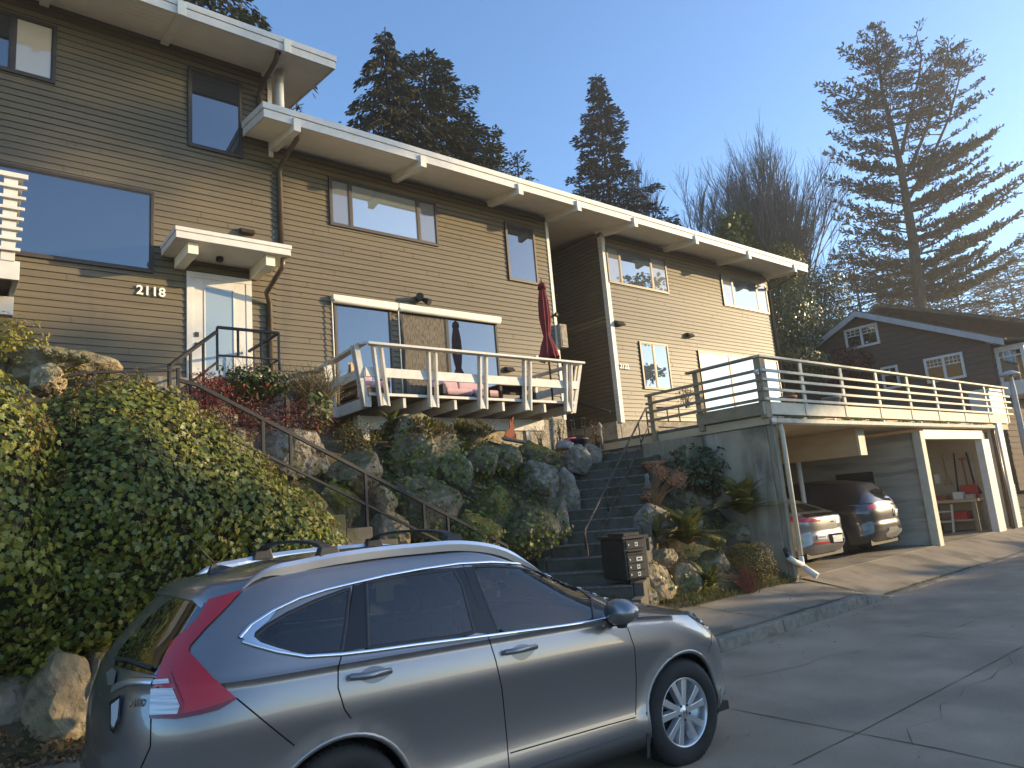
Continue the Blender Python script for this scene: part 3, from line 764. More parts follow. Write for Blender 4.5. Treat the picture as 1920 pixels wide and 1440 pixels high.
for k in range(7): mb.box(9.05, 10.05, 11.28+.075*k, 11.28+.075*k+.062, DZF+.36, DZF+.39)
mb.build('table_top', M['wicker'], t)
for x in (9.06, 9.98):
    for y in (11.3, 11.72):
        mb = MB(); mb.box(x, x+.06, y, y+.06, DZF, DZF+.358); mb.build('leg', M['wicker'], t)
mb = MB(); mb.box(9.2, 9.9, 11.5, 11.54, DZF+.22, DZF+.35); mb.build('apron', M['wicker'], t)

# ------------------------------------------------------------------ concrete stairs and railings
M['step'] = pmat('dark_mossy_step_concrete', (0.085,0.076,0.058), (0.14,0.125,0.10), scale=3, rough=0.95, bump=0.6, bscale=40, c3=(0.045,0.05,0.018), c3_scale=3, c3_amt=0.8)
M['nose'] = pmat('worn_pale_step_edge', (0.20,0.19,0.17), (0.09,0.085,0.07), scale=14, rough=0.9, bump=0.6, bscale=50)
st = thing('garden_stairs', 'long flight of dark mossy concrete steps climbing between boulders to the right-hand house', 'stairs', (S0.x,S0.y,S0.z))
mb = MB(); nb = MB()
for i in range(SCOUNT):
    z = S0.z+SRISE*(i+1)
    a = V(S0.x,S0.y,0)+SD*(STREAD*i); b = a+SD*(STREAD+.03)
    tw_ = 0.12*math.sin(i*2.3)*0.15
    lo = [a-SN*SHALF, a+SN*SHALF, b+SN*SHALF, b-SN*SHALF]
    mb.hexa([(p.x,p.y,z-.6) for p in lo], [(p.x,p.y,z-.0) for p in lo])
    e = a-SD*.012; g = a+SD*.035
    lo = [e-SN*(SHALF-.01), e+SN*(SHALF-.01), g+SN*(SHALF-.01), g-SN*(SHALF-.01)]
    nb.hexa([(p.x,p.y,z-.022) for p in lo], [(p.x,p.y,z+.004) for p in lo])
mb.build('steps', M['step'], st, bevel=.012); nb.build('step_edges', M['nose'], st, bevel=.006)
for s in (-1, 1):
    mb = MB()
    for i in range(SCOUNT):
        a = V(S0.x,S0.y,0)+SD*(STREAD*i); b = a+SD*STREAD; z = S0.z+SRISE*(i+1)
        p0 = a+SN*s*(SHALF+.01); p1 = b+SN*s*(SHALF+.01); p2 = b+SN*s*(SHALF+.15); p3 = a+SN*s*(SHALF+.15)
        mb.hexa([(p.x,p.y,z-.65) for p in (p0,p1,p2,p3)], [(p.x,p.y,z+.03) for p in (p0,p1,p2,p3)])
    mb.build('side_kerb', M['step'], st, bevel=.012)
# landing and path before the right-hand house
mb = MB(); mb.box(10.9, 14.4, 10.1, 12.6, 2.5, 2.83); tag(mb.build('upper_path', M['step'], bevel=.01), kind='structure')

M['rail_rust'] = pmat('dark_steel_rail_worn', (0.03,0.028,0.026), (0.12,0.075,0.045), scale=9, rough=0.5, c3=(0.02,0.02,0.02), c3_scale=6, c3_amt=0.9)
ra = thing('stair_railing', 'thin worn steel handrail on the long garden stairs by the mailboxes', 'railing', (9.6,9.0,2))
A1 = at(1096, 995, Y=8.15); B1 = at(1211, 765, Y=9.95)
A0 = at(1104, 1046, Y=8.10); B0 = at(1216, 800, Y=9.95)
def bars(pts, r=.019): mb = MB(); mb.tube(pts, r, 6); return mb
bars([A1-V(0,0,.28), A1-V(0,0,.02), A1+V(.03,.015,.02), B1]).build('handrail', M['rail_rust'], ra)
bars([A0, B0], .016).build('lower_rail', M['rail_rust'], ra)
bars([A1-V(-.02,0,.2), V(A1.x+.02, A1.y, A1.z-1.0)], .016).build('baluster', M['rail_rust'], ra)
for t in (.28, .36, .60, .84):
    p = A1.lerp(B1, t); q = A0.lerp(B0, t); bars([p, V(p.x,p.y,p.z-(.95 if t in (.36,.84) else (p.z-q.z)))], .013).build('baluster', M['rail_rust'], ra)
C1 = at(1272,763,Y=9.75); C0 = at(1310,803,Y=9.7)
bars([B1, C1]).build('handrail', M['rail_rust'], ra); bars([B0, C0], .016).build('lower_rail', M['rail_rust'], ra)
bars([B1, V(B1.x+.01,B1.y,2.6)]).build('baluster', M['rail_rust'], ra)
for q in (C1, at(1250,763,Y=9.75)): bars([q, V(q.x,q.y,q.z-.32)], .016).build('baluster', M['rail_rust'], ra)

# side stairs to the left-hand door (rise to the left behind the ivy)
ss = thing('side_stairs', 'concrete steps rising to the left behind the big ivy mound', 'stairs', (7.2,8.9,0.1))
mb = MB(); n = 14; ru = 0.36; ri = 0.178
for i in range(n):
    x1 = 7.25-ru*i; z = 0.10+ri*(i+1)
    mb.box(x1-ru-.02, x1, 8.40, 9.40, z-.7, z)
mb.build('steps', M['step'], ss, bevel=.012)
mb = MB()
for i in range(n):
    x1 = 7.25-ru*i; z = 0.10+ri*(i+1)
    mb.box(x1-ru-.001, x1-.001, 8.24, 8.399, z-.7, z+.06)
mb.build('side_kerb', M['step'], ss, bevel=.012)
r2 = thing('stair_railing', 'black steel railing slanting down in front of the boulders from the left-hand door', 'railing', (5,8.7,2))
RY = 8.6
def bb(p, q, w=.045, h=.045, m='black', par=None, name='rail_bar'):
    mb = MB(); mb.bar(p, q, w, h); return mb.build(name, M[m], par, bevel=.004)
tp = [at(335,713,Y=RY), at(370,722,Y=RY), at(950,1024,Y=RY)]
bb(tp[0], tp[1], par=r2, name='handrail'); bb(tp[1], tp[2], par=r2, name='handrail')
lo = [at(338,776,Y=RY), at(360,785,Y=RY), at(900,1052,Y=RY)]
bb(lo[1], lo[2], .035, .035, par=r2, name='lower_rail'); bb(lo[0], lo[1], .035, .035, par=r2, name='lower_rail')
bb(tp[2], tp[2]-V(0,0,.7), par=r2, name='baluster')
for (px, y0, y1) in ((334,690,790),(492,783,852),(544,810,876),(684,882,1012),(838,958,1030),(793,937,1000)):
    p = at(px, y0, Y=RY); q = at(px, y1, Y=RY); bb(p, V(p.x,RY,q.z), .038, .038, par=r2, name='baluster')
r3 = thing('stair_railing', 'black steel guard rail round the small landing before the white glazed door', 'railing', (3.4,11.4,4.3))
LY = 11.5
a = at(407,614,Y=LY); b = at(522,624,Y=LY); zl = (a.z+b.z)/2
b.z = a.z = zl
bb(a, b, par=r3, name='handrail'); bb(b, V(b.x-.02,12.9,zl), par=r3, name='handrail')
c = at(407,666,Y=LY); bb(V(a.x,LY,c.z), V(b.x,LY,c.z), .03, .03, par=r3, name='lower_rail'); bb(V(b.x,LY,c.z), V(b.x,12.9,c.z), .03, .03, par=r3, name='lower_rail')
for px in (407, 446, 489, 522):
    p = at(px, 620, Y=LY); bb(V(p.x,LY,zl), V(p.x,LY,c.z-.25 if px in (407,522) else c.z), .035, .035, par=r3, name='baluster')
for y in (11.9, 12.3, 12.7): bb(V(b.x,y,zl), V(b.x,y,c.z), .025, .025, par=r3, name='baluster')
h0 = at(318,686,Y=9.3); h1 = at(406,622,Y=LY)
bb(h0, h1, par=r3, name='handrail'); bb(h0, h0-V(0,0,1.0), par=r3, name='baluster'); l1 = at(406,680,Y=LY); l0 = at(322,745,Y=9.3); bb(l0, l1, .03, .03, par=r3, name='lower_rail')
for t in (.38, .66): p = h0.lerp(h1, t); bb(p, p-V(0,0,.75), .035, .035, par=r3, name='baluster')
mb = MB(); mb.box(a.x-.05, b.x+.3, LY-.05, 12.95, 4.22, 4.30); mb.build('landing_slab', M['bronze'], r3, bevel=.01)
for x in (a.x+.1, b.x+.1): mb = MB(); mb.box(x, x+.07, LY, LY+.07, 3.5, 4.22); mb.build('landing_leg', M['bronze'], r3)
r4 = thing('stair_railing', 'low black guard rail on top of the bank at the left, above the ivy', 'railing', (1.6,9.2,3.6))
GY = 9.2
pts = [at(104,709,Y=GY), at(158,699,Y=GY), at(330,694,Y=GY)]
bb(pts[0], pts[1], .03, .03, par=r4, name='handrail'); bb(pts[1], pts[2], .03, .03, par=r4, name='handrail')
for px, y0, y1 in ((105,708,772),(177,700,770),(235,698,757),(318,690,764)):
    p = at(px,y0,Y=GY); q = at(px,y1,Y=GY); bb(p, V(p.x,GY,q.z), .032, .032, par=r4, name='baluster')
bb(at(123,771,Y=GY), at(318,762,Y=GY), .026, .026, par=r4, name='lower_rail')
# steps from the side stairs up to the landing
mb = MB()
for i in range(7):
    y = 9.4+.3*i; z = 2.55+.24*(i+1); mb.box(2.35, 3.4, y, y+.32, z-.8, min(z, 4.2))
tag(mb.build('landing_steps', M['concrete'], bevel=.012), 'short grey concrete steps leading up to the white glazed door', 'stairs')

# ------------------------------------------------------------------ carport
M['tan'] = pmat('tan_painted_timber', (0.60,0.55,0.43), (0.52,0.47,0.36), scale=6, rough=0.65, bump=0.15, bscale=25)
M['tan_shaded'] = pmat('shaded_weathered_timber', (0.24,0.185,0.115), (0.32,0.25,0.16), scale=6, rough=0.75, bump=0.2, bscale=25)  # tan timber of the unlit side: shade put into the colour, plus weathering
M['rawwood'] = pmat('weathered_grey_timber', (0.23,0.19,0.13), (0.34,0.29,0.20), scale=5, rough=0.85, bump=0.4, bscale=20, stretch=(4,4,0.5))
M['ply'] = pmat('plain_plywood', (0.46,0.36,0.22), (0.52,0.42,0.27), scale=2.5, rough=0.75, stretch=(1,1,3))
M['alu'] = pmat('weathered_gutter_metal', (0.52,0.50,0.44), (0.40,0.38,0.33), scale=6, rough=0.45, metal=0.2)
M['gwall'] = pmat('garage_inner_wall', (0.36,0.32,0.25), (0.42,0.38,0.30), scale=2, rough=0.9)
M['formwork'] = pmat('board_marked_concrete', (0.40,0.35,0.28), (0.50,0.44,0.36), scale=1.5, rough=0.9, bump=0.4, bscale=9, stretch=(1,0.5,5), c3=(0.21,0.195,0.165), c3_scale=1.0, c3_amt=0.7)
cp = thing('carport', 'concrete carport and garage with a railed roof deck on the right', 'carport', (17.5,9.5,0.2))
CX0, CX1, CY = 11.86, 23.35, 7.0
mb = MB(); mb.box(CX0, CX1, CY+.03, 12.9, 0.0, FLOORZ); mb.build('garage_floor', M['walk'], cp)
mb = MB(); mb.box(CX0, CX0+.22, CY+.10, 12.9, FLOORZ-.3, 2.98); mb.build('side_wall', M['concrete'], cp, bevel=.015)
mb = MB(); mb.box(18.38, 18.58, CY+.16, 12.9, FLOORZ+.001, 2.9); mb.build('partition_wall', M['formwork'], cp)
mb = MB(); mb.box(CX0+.22, CX1, 12.7, 12.9, FLOORZ+.001, 2.9); mb.build('back_wall', M['formwork'], cp)
mb = MB(); mb.box(CX1-.2, CX1, CY+.2, 12.69, FLOORZ+.001, 2.9); mb.build('side_wall', M['gwall'], cp)
mb = MB(); mb.box(CX0-.05, 24.9, CY+.02, 13.0-.03, 2.985, 3.14); mb.build('roof_deck', M['ply'], cp)
mb = MB(); mb.box(CX0-.12, 24.95, CY-.02, CY+.03, 3.165, 3.40); mb.build('skirt_board', M['tan'], cp, bevel=.005)
mb = MB(); mb.box(CX0-.13, CX0-.08, CY+.031, 8.50, 3.165, 3.40); mb.build('skirt_board', M['tan_shaded'], cp, bevel=.005)
mb = MB(); mb.box(CX0-.06, 24.9, CY+.04, 12.95, 3.145, 3.20); mb.build('deck_boards', M['dk_board'], cp)
rz_ = [4.27]+[at(1430,y,Y=CY).z for y in (695,712,730,748)]
for i, z in enumerate(rz_):
    mb = MB()
    if i == 0: mb.box(CX0-.16, 25.3, CY-.075, CY+.06, z-.045, z+.0)
    else: mb.box(CX0-.14, 25.3, CY-.075, CY-.035, z-.026, z+.026)
    mb.build('rail', M['tan'], cp, bevel=.005)
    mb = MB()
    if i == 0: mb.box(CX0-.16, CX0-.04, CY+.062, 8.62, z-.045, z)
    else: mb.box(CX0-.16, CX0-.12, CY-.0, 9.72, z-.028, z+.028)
    mb.build('rail', M['tan_shaded'], cp, bevel=.005)
for k, px in enumerate((1503,1577,1642,1699,1749,1797,1841,1876)):
    x = at(px, 720, Y=CY).x
    mb = MB(); mb.box(x-.055, x+.055, CY-.034, CY-.021+.02, 3.18, 4.224); mb.build('rail_post', M['tan'], cp, bevel=.005)
mb = MB(); mb.box(CX0-.118, CX0+.06, CY-.034, CY+.10, 3.1, 4.224); mb.build('corner_post', M['tan_shaded'], cp, bevel=.006)
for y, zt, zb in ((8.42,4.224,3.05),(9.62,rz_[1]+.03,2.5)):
    mb = MB(); mb.box(CX0-.118, CX0-.01, y-.06, y+.06, zb, zt); mb.build('rail_post', M['tan_shaded'], cp, bevel=.005)
mb = MB(); mb.box(CX0-.20, CX0-.162, CY-.02, CY+.05, 3.9, 4.0); mb.tube([(CX0-.2,CY+.01,3.97),(CX0-.26,CY+.01,3.93)], .03, 8); mb.build('security_camera', M['white'], cp)
# gutter with brackets, moss on the roof edge
mb = MB(); prof = [(CY-.16,3.06),(CY-.15,2.995),(CY-.10,2.965),(CY-.05,2.97),(CY-.03,2.99),(CY-.03,3.09),(CY-.04,3.09),(CY-.045,3.01),(CY-.10,2.985),(CY-.145,3.01),(CY-.15,3.07)]
mb.prism(prof, 'X', CX0+.0, 23.2)
for x in (14.0, 16.2, 18.2, 19.8, 21.4): mb.box(x-.02, x+.02, CY-.165, CY-.02, 3.075, 3.10)
mb.build('gutter', M['alu'], cp, fix=False)
random.seed(3)
mb = MB()
for i in range(420):
    x = 12.0+11*random.random()**0.9; r = random.uniform(.015,.05); y = CY-.05+random.uniform(-.04,.03)
    if noise.noise(V(x*1.1,0,0)) < -0.12: continue
    c = V(x,y,3.10+random.uniform(0,.02))
    vs = [c+V(r*1.5*math.cos(a), r*.8*math.sin(a), 0) for a in (0,1.26,2.5,3.77,5.0)]+[c+V(0,0,r*.9)]
    mb.add(vs, [(k,(k+1)%5,5) for k in range(5)], 0, True)
tag(mb.build('moss', M['moss'], cp), kind='stuff')
mb = MB(); mb.box(CX0+.02, CX0+.14, CY-.03, CY+.095, FLOORZ-.2, 2.98); mb.build('post', M['rawwood'], cp, bevel=.008)
mb = MB(); x = CX0+.20; mb.tube([(x-.04,CY-.09,2.97),(x,CY-.09,2.85),(x,CY-.09,.62)], .042, 10); mb.build('downspout', M['tan'], cp)
mb = MB(); mb.tube([(x,CY-.09,.60),(x,CY-.09,.45),(x+.05,CY-.16,.36),(x+.08,CY-.30,.25)], [.045,.05,.055,.062], 12); mb.tube([(x-.30,CY-.02,.62),(x-.16,CY-.06,.52),(x+.0,CY-.10,.46)], .05, 10)
mb.build('drain_elbow', M['white'], cp)
mb = MB(); mb.tube([at(1425,915,Y=8.2), (x-.30,CY-.02,.62)], .04, 8); mb.build('drain_pipe', M['black'], cp)
# garage frame
mb = MB(); mb.box(18.28, 18.52, CY-.04, CY+.15, FLOORZ-.1, 2.9); mb.build('door_frame', M['tan'], cp, bevel=.008)
mb = MB(); mb.box(18.521, 22.5, CY-.03, CY+.12, 2.70, 2.93); mb.build('door_header', M['white'], cp, bevel=.008)
mb = MB(); mb.box(22.3, 22.85, CY-.04, CY+.14, FLOORZ-.05, 2.695); mb.build('door_frame', M['white'], cp, bevel=.008)
mb = MB(); mb.tube([(23.1,CY-.1,2.95),(23.2,CY-.06,2.8),(23.2,CY-.06,.25)], .05, 8); mb.tube([(23.42,CY-.04,2.9),(23.42,CY-.04,.2)], .045, 8); mb.build('downspout', M['copper'], cp)
mb = MB(); mb.box(23.75, 24.15, CY-.05, CY+.25, 0.1, 3.16); mb.build('end_post', M['white'], cp, bevel=.01)
# hanging store under the roof, pipe, dark board
mb = MB(); mb.box(15.78, 16.05, 7.32, 12.6, 2.39, 2.98); hs = mb.build('hanging_store', M['ply'], cp)
mb = MB(); mb.box(15.76, 16.07, 7.26, 7.319, 2.385, 2.975); mb.build('end_board', M['tan'], hs, bevel=.004)
mb = MB(); mb.tube([(15.86,8.8,FLOORZ),(15.86,8.8,2.389)], .055, 12); mb.build('pipe_post', M['white'], cp)
p = at(1565,878,X=18.37); q = at(1640,905,X=18.37)
mb = MB(); mb.box(18.33, 18.378, q.y, p.y, 1.25, 2.05); tag(mb.build('dark_board', M['black'], bevel=.01), 'black flat board leaning on the concrete wall behind the second parked car', 'board')
# planter beside the stairs
pl = MB(); pl.box(11.3, CX0-.02, 8.5, 9.6, 1.9, 2.95); tag(pl.build('planter_box', M['rawwood'], bevel=.015), 'weathered wooden planter box beside the carport wall at the top of the stairs', 'planter')
# ------------------------------------------------------------------ the grey crossover car in front
from mathutils.geometry import delaunay_2d_cdt
def spl(x, pts):
    """smooth monotone-ish interpolation through points"""
    if x <= pts[0][0]: return pts[0][1]
    if x >= pts[-1][0]: return pts[-1][1]
    for i in range(len(pts)-1):
        if x <= pts[i+1][0]:
            x0, y0 = pts[i]; x1, y1 = pts[i+1]; h = x1-x0; t = (x-x0)/h
            d = (y1-y0)/h
            dl = (y0-pts[i-1][1])/(x0-pts[i-1][0]) if i > 0 else d
            dr = (pts[i+2][1]-y1)/(pts[i+2][0]-x1) if i+2 < len(pts) else d
            m0 = 0 if dl*d <= 0 and i > 0 else (dl+d)/2
            m1 = 0 if dr*d <= 0 and i+2 < len(pts) else (dr+d)/2
            return (2*t**3-3*t*t+1)*y0+(t**3-2*t*t+t)*h*m0+(-2*t**3+3*t*t)*y1+(t**3-t*t)*h*m1
M['paint'] = pmat('grey_metallic_car_paint', (0.235,0.226,0.228), (0.255,0.245,0.246), scale=300, rough=0.34, metal=0.75, spec=0.5, coat=1.0, detail=1)
M['paint'].node_tree.nodes['Principled BSDF'].inputs['Coat Roughness'].default_value = 0.03
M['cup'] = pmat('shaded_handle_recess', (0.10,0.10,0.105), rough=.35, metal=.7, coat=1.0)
M['plastic'] = pmat('black_car_plastic', (0.02,0.02,0.021), (0.028,0.028,0.028), scale=60, rough=0.5, bump=0.1, bscale=200)
M['gloss_black'] = pmat('gloss_black_trim', (0.012,0.012,0.013), rough=0.15)
M['seam'] = pmat('dark_panel_gap', (0.004,0.004,0.004), rough=0.9)
M['chrome'] = pmat('bright_chrome_trim', (0.75,0.76,0.78), rough=0.12, metal=1.0)
M['satin'] = pmat('satin_silver_roof_rail', (0.62,0.63,0.65), rough=0.28, metal=0.85)

M['rearglass'] = glassmat('dark_rear_glass', (0.010,0.010,0.008), 0.16)
M['redlamp'] = pmat('red_tail_lamp', (0.48,0.014,0.022), (0.38,0.010,0.016), scale=3, rough=0.22, coat=0.8)
M['darkred'] = pmat('deep_red_tail_lamp', (0.16,0.004,0.007), rough=0.15, coat=0.8)
M['redbright_lamp'] = pmat('bright_red_lamp', (0.50,0.02,0.03), (0.40,0.015,0.02), scale=30, rough=.15, coat=1.0, stretch=(1,1,6))
M['clearlamp'] = pmat('clear_ribbed_lamp', (0.62,0.64,0.66), (0.40,0.42,0.45), scale=4, rough=0.12, stretch=(1,1,22), coat=1.0, detail=1)
M['headlamp'] = pmat('clear_headlamp', (0.55,0.55,0.52), (0.30,0.30,0.29), scale=8, rough=0.1, coat=1.0, metal=0.3)
M['tyre'] = pmat('black_tyre_rubber', (0.016,0.016,0.016), (0.028,0.026,0.024), scale=7, rough=0.8, bump=0.2, bscale=40)
M['alloy'] = pmat('silver_alloy', (0.60,0.61,0.63), (0.54,0.55,0.57), scale=8, rough=0.3, metal=0.8)
M['darkalloy'] = pmat('dark_wheel_recess', (0.03,0.03,0.032), rough=0.5)
M['seatcloth'] = pmat('grey_car_seat_cloth', (0.05,0.05,0.055), (0.07,0.07,0.075), scale=60, rough=0.95)
M['dash'] = pmat('black_dashboard', (0.02,0.02,0.022), rough=0.6)
M['plate'] = pmat('white_number_plate', (0.48,0.50,0.52), rough=0.4)
M['ink'] = pmat('dark_blue_plate_letters', (0.02,0.03,0.10), rough=0.5)
def clearglass(name, op=0.30, tint=(0.66,0.76,0.76), refl=0.03):
    m = bpy.data.materials.new(name); m.use_nodes = True
    n = m.node_tree; b = n.nodes['Principled BSDF']; n.nodes.remove(b); out = n.nodes['Material Output']
    tr = n.nodes.new('ShaderNodeBsdfTransparent'); tr.inputs[0].default_value = (*tint, 1)
    gl = n.nodes.new('ShaderNodeBsdfGlossy'); gl.inputs['Roughness'].default_value = 0.0
    fr = n.nodes.new('ShaderNodeFresnel'); fr.inputs[0].default_value = 1.5
    ma = n.nodes.new('ShaderNodeMath'); ma.operation = 'ADD'; ma.inputs[1].default_value = refl; ma.use_clamp = True
    mx = n.nodes.new('ShaderNodeMixShader')
    n.links.new(fr.outputs[0], ma.inputs[0]); n.links.new(ma.outputs[0], mx.inputs[0]); n.links.new(tr.outputs[0], mx.inputs[1]); n.links.new(gl.outputs[0], mx.inputs[2])
    n.links.new(mx.outputs[0], out.inputs[0]); return m
M['carglass'] = clearglass('tinted_car_glass')
M['privacy'] = clearglass('dark_privacy_glass', tint=(0.20,0.24,0.27), refl=0.035)

def side_w(z):
    return spl(z, [(.18,.80),(.26,.855),(.33,.884),(.40,.889),(.49,.870),(.58,.866),(.70,.877),(.82,.899),(.885,.913),(.93,.910),(1.02,.894),(1.08,.874),(1.12,.858),(1.20,.820),(1.32,.762),(1.44,.700),(1.53,.648),(1.60,.60)])
def build_body(par):
    """body shell of a compact crossover: stack of plan outlines. par scales/varies; returns verts, faces"""
    NU = 150
    us = []
    def plan(xr, xf, W, Lr, nr, Lf, nf):
        pts = []
        k1, k2, k3 = 34, 82, 34
        for i in range(k1):
            a = math.pi/2*i/k1
            c, s = math.cos(a), math.sin(a)
            pts.append((xr+Lr*(1-c**(2/nr)), W*s**(2/nr)))
        xa, xb = xr+Lr, xf-Lf
        for i in range(k2+1): pts.append((xa+(xb-xa)*i/k2, W))
        for i in range(1, k3+1):
            a = math.pi/2*(1-i/k3); c, s = math.cos(a), math.sin(a)
            pts.append((xf-Lf*(1-abs(c)**(2/nf)), W*abs(s)**(2/nf) if i < k3 else 0.0))
        return pts
    zb = lambda x: spl(x, [(-1.1,.34),(-.8,.27),(-.4,.22),(.5,.20),(2.2,.20),(2.9,.22),(3.3,.26),(3.55,.30)])
    ze = lambda x: spl(x, [(-1.0,1.115),(0,1.105),(1.0,1.092),(1.9,1.075),(2.25,1.055),(2.6,1.02),(2.9,.975),(3.1,.93),(3.25,.875),(3.36,.80),(3.5,.70)])
    crown = lambda x, y: ze(x)+0.075*max(0, 1-(abs(y)/.87)**2)*min(1, max(0, (x-1.2)/.8))
    rows = []
    for i in range(23):
        t = i/22
        zn = .22+t*.87
        W = side_w(zn)
        xr = spl(t, [(0,-.86),(.10,-.94),(.22,-.985),(.42,-.985),(.50,-.965),(.62,-.965),(.8,-.955),(1,-.915)])
        xf = spl(t, [(0,3.40),(.10,3.47),(.28,3.525),(.50,3.525),(.72,3.49),(.86,3.44),(1,3.33)])
        P = plan(xr, xf, W, spl(t,[(0,.6),(1,.72)]), spl(t,[(0,3.6),(1,3.3)]), .95, spl(t,[(0,3.2),(.6,3.0),(1,2.7)]))
        rows.append([(x, y, zb(x)+(ze(x)-zb(x))*t) for x, y in P])
    for i in range(1, 15):                       # bonnet, windscreen base
        h = i/14
        xf = 3.33+(2.50-3.33)*h
        W = .876-.012*h
        P = plan(-.915+.006*h, xf, W, .72, 3.3, .95-.12*h, 2.7-.25*h)
        rows.append([(x, y, crown(x, y)+.014*h) for x, y in P])
    zr = lambda x: spl(x, [(-.75,1.475),(-.5,1.522),(0,1.575),(.6,1.60),(1.1,1.592),(1.45,1.555),(1.9,1.46)])
    nb = len(rows)
    for i in range(1, 17):
        s = i/16
        zn = 1.105+s*.49
        W = side_w(zn)*(1 if s < .999 else 1)
        xr = spl(s, [(0,-.909),(.35,-.83),(.7,-.715),(1,-.60)])
        xf = spl(s, [(0,2.50),(.3,2.20),(.65,1.88),(1,1.55)])
        P = plan(xr, xf, W, .70-.1*s, 3.3-.3*s, .83-.18*s, 2.45)
        r = []
        for x, y in P:
            base = crown(x, y)+.014 if x > 1.2 else ze(x)+.014
            r.append((x, y, base+(zr(x)+.03*(1-(abs(y)/W)**2)-base)*s))
        rows.append(r)
    for i in range(1, 9):                         # roof cap
        c = i/8
        W = side_w(1.595)*(1-c)
        P = plan(-.60+(.45+.60)*c, 1.55+(.6-1.55)*c, max(W, .001), max(.60*(1-c),.002), 3.0, max(.65*(1-c),.002), 2.45)
        r = []
        for x, y in P:
            yy = abs(y)/.60
            r.append((x, y, zr(x)+.03+.035*min(1,c*1.6)-.03*yy**2+ .0))
        rows.append(r)
    # y is positive here; the visible right-hand side has y < 0
    n = len(rows[0]); vs = []; fs = []
    for r in rows:
        for x, y, z in r: vs.append((x, -y, z))
    off = len(vs)
    for r in rows:
        for x, y, z in r: vs.append((x, y, z))
    for i in range(len(rows)-1):
        for k in range(n-1):
            a, b, c, d = i*n+k, i*n+k+1, (i+1)*n+k+1, (i+1)*n+k
            fs.append((a, b, c, d)); fs.append((off+a, off+d, off+c, off+b))
    return vs, fs
WB, WR = 2.62, 0.362
def arch_cut(vs, fs, ra=.405, zc=.362, wb=WB, flare=.018):
    out = []
    V2 = [list(v) for v in vs]
    keep = []
    for f in fs:
        cx = sum(vs[i][0] for i in f)/len(f); cy = sum(vs[i][1] for i in f)/len(f); cz = sum(vs[i][2] for i in f)/len(f)
        if abs(cy) > .5 and any((cx-w)**2+(cz-zc)**2 < ra*ra for w in (0, wb)): continue
        keep.append(f)
    used = {}
    for f in keep:
        for i in range(len(f)):
            e = tuple(sorted((f[i], f[(i+1) % len(f)]))); used[e] = used.get(e, 0)+1
    bd = set(i for e, c in used.items() if c == 1 for i in e)
    for i in range(len(V2)):
        x, y, z = V2[i]
        if abs(y) < .45: continue
        for w in (0, wb):
            d = math.hypot(x-w, z-zc)
            if i in bd and d < ra*1.16 and z > .2:
                s = ra/d; V2[i][0] = w+(x-w)*s; V2[i][2] = zc+(z-zc)*s; d = ra
            if d < ra*1.2 and z > .2:                   # slight wheel arch flare
                k = max(0, 1-(d-ra)/(ra*.2)); V2[i][1] += math.copysign(flare*k*k*(3-2*k), y)
    return V2, keep

CARLOC = V(1.664, 4.444, 0.001)
car = thing('parked_car', 'grey metallic crossover with silver roof rails parked at the kerb in the foreground', 'car', CARLOC)
car.rotation_euler = (0, R_(1.398), R_(-1.2257))
CM = Matrix.Translation(CARLOC) @ car.rotation_euler.to_matrix().to_4x4()
CI = CM.inverted()
def cb(mb, name, mats, par=None, **k):
    o = mb.build(name, mats, None, **k); o.parent = par or car; return o
vs0, fs0 = build_body(None)
vs1, fs1 = arch_cut(vs0, fs0)
BV = BVHTree.FromPolygons([Vector(v) for v in vs0], fs0)
CO = CI @ V(0, 0, CAMZ)
def hit(px, py, off=0.003, dist=False):
    d = (CI.to_3x3() @ ray(px, py)).normalized()
    p, nrm, i, t = BV.ray_cast(CO, d)
    if p is None:
        # silhouette: nearest surface point to the ray
        best = None
        for k in range(40):
            q = CO+d*(3.0+k*.08); pn, nn, ii, dd = BV.find_nearest(q)
            if best is None or dd < best[2]: best = (pn, nn, dd)
        p, nrm = best[0], best[1]
    if nrm.dot(d) > 0: nrm = -nrm
    return p+nrm*off, nrm
def densify(poly, step=5.0, close=True):
    out = []
    n = len(poly)
    for i in range(n if close else n-1):
        a = Vector(poly[i]); b = Vector(poly[(i+1) % n]); k = max(1, int((b-a).length/step))
        for j in range(k): out.append(a.lerp(b, j/k))
    if not close: out.append(Vector(poly[-1]))
    return out
def smooth_poly(pts, it=2, close=True):
    """corner cutting that keeps the rough shape"""
    P = [Vector(p) for p in pts]
    for _ in range(it):
        Q = []
        n = len(P)
        for i in range(n if close else n-1):
            a, b = P[i], P[(i+1) % n]; Q += [a.lerp(b, .22), a.lerp(b, .78)]
        if not close: Q = [P[0]]+Q+[P[-1]]
        P = Q
    return P
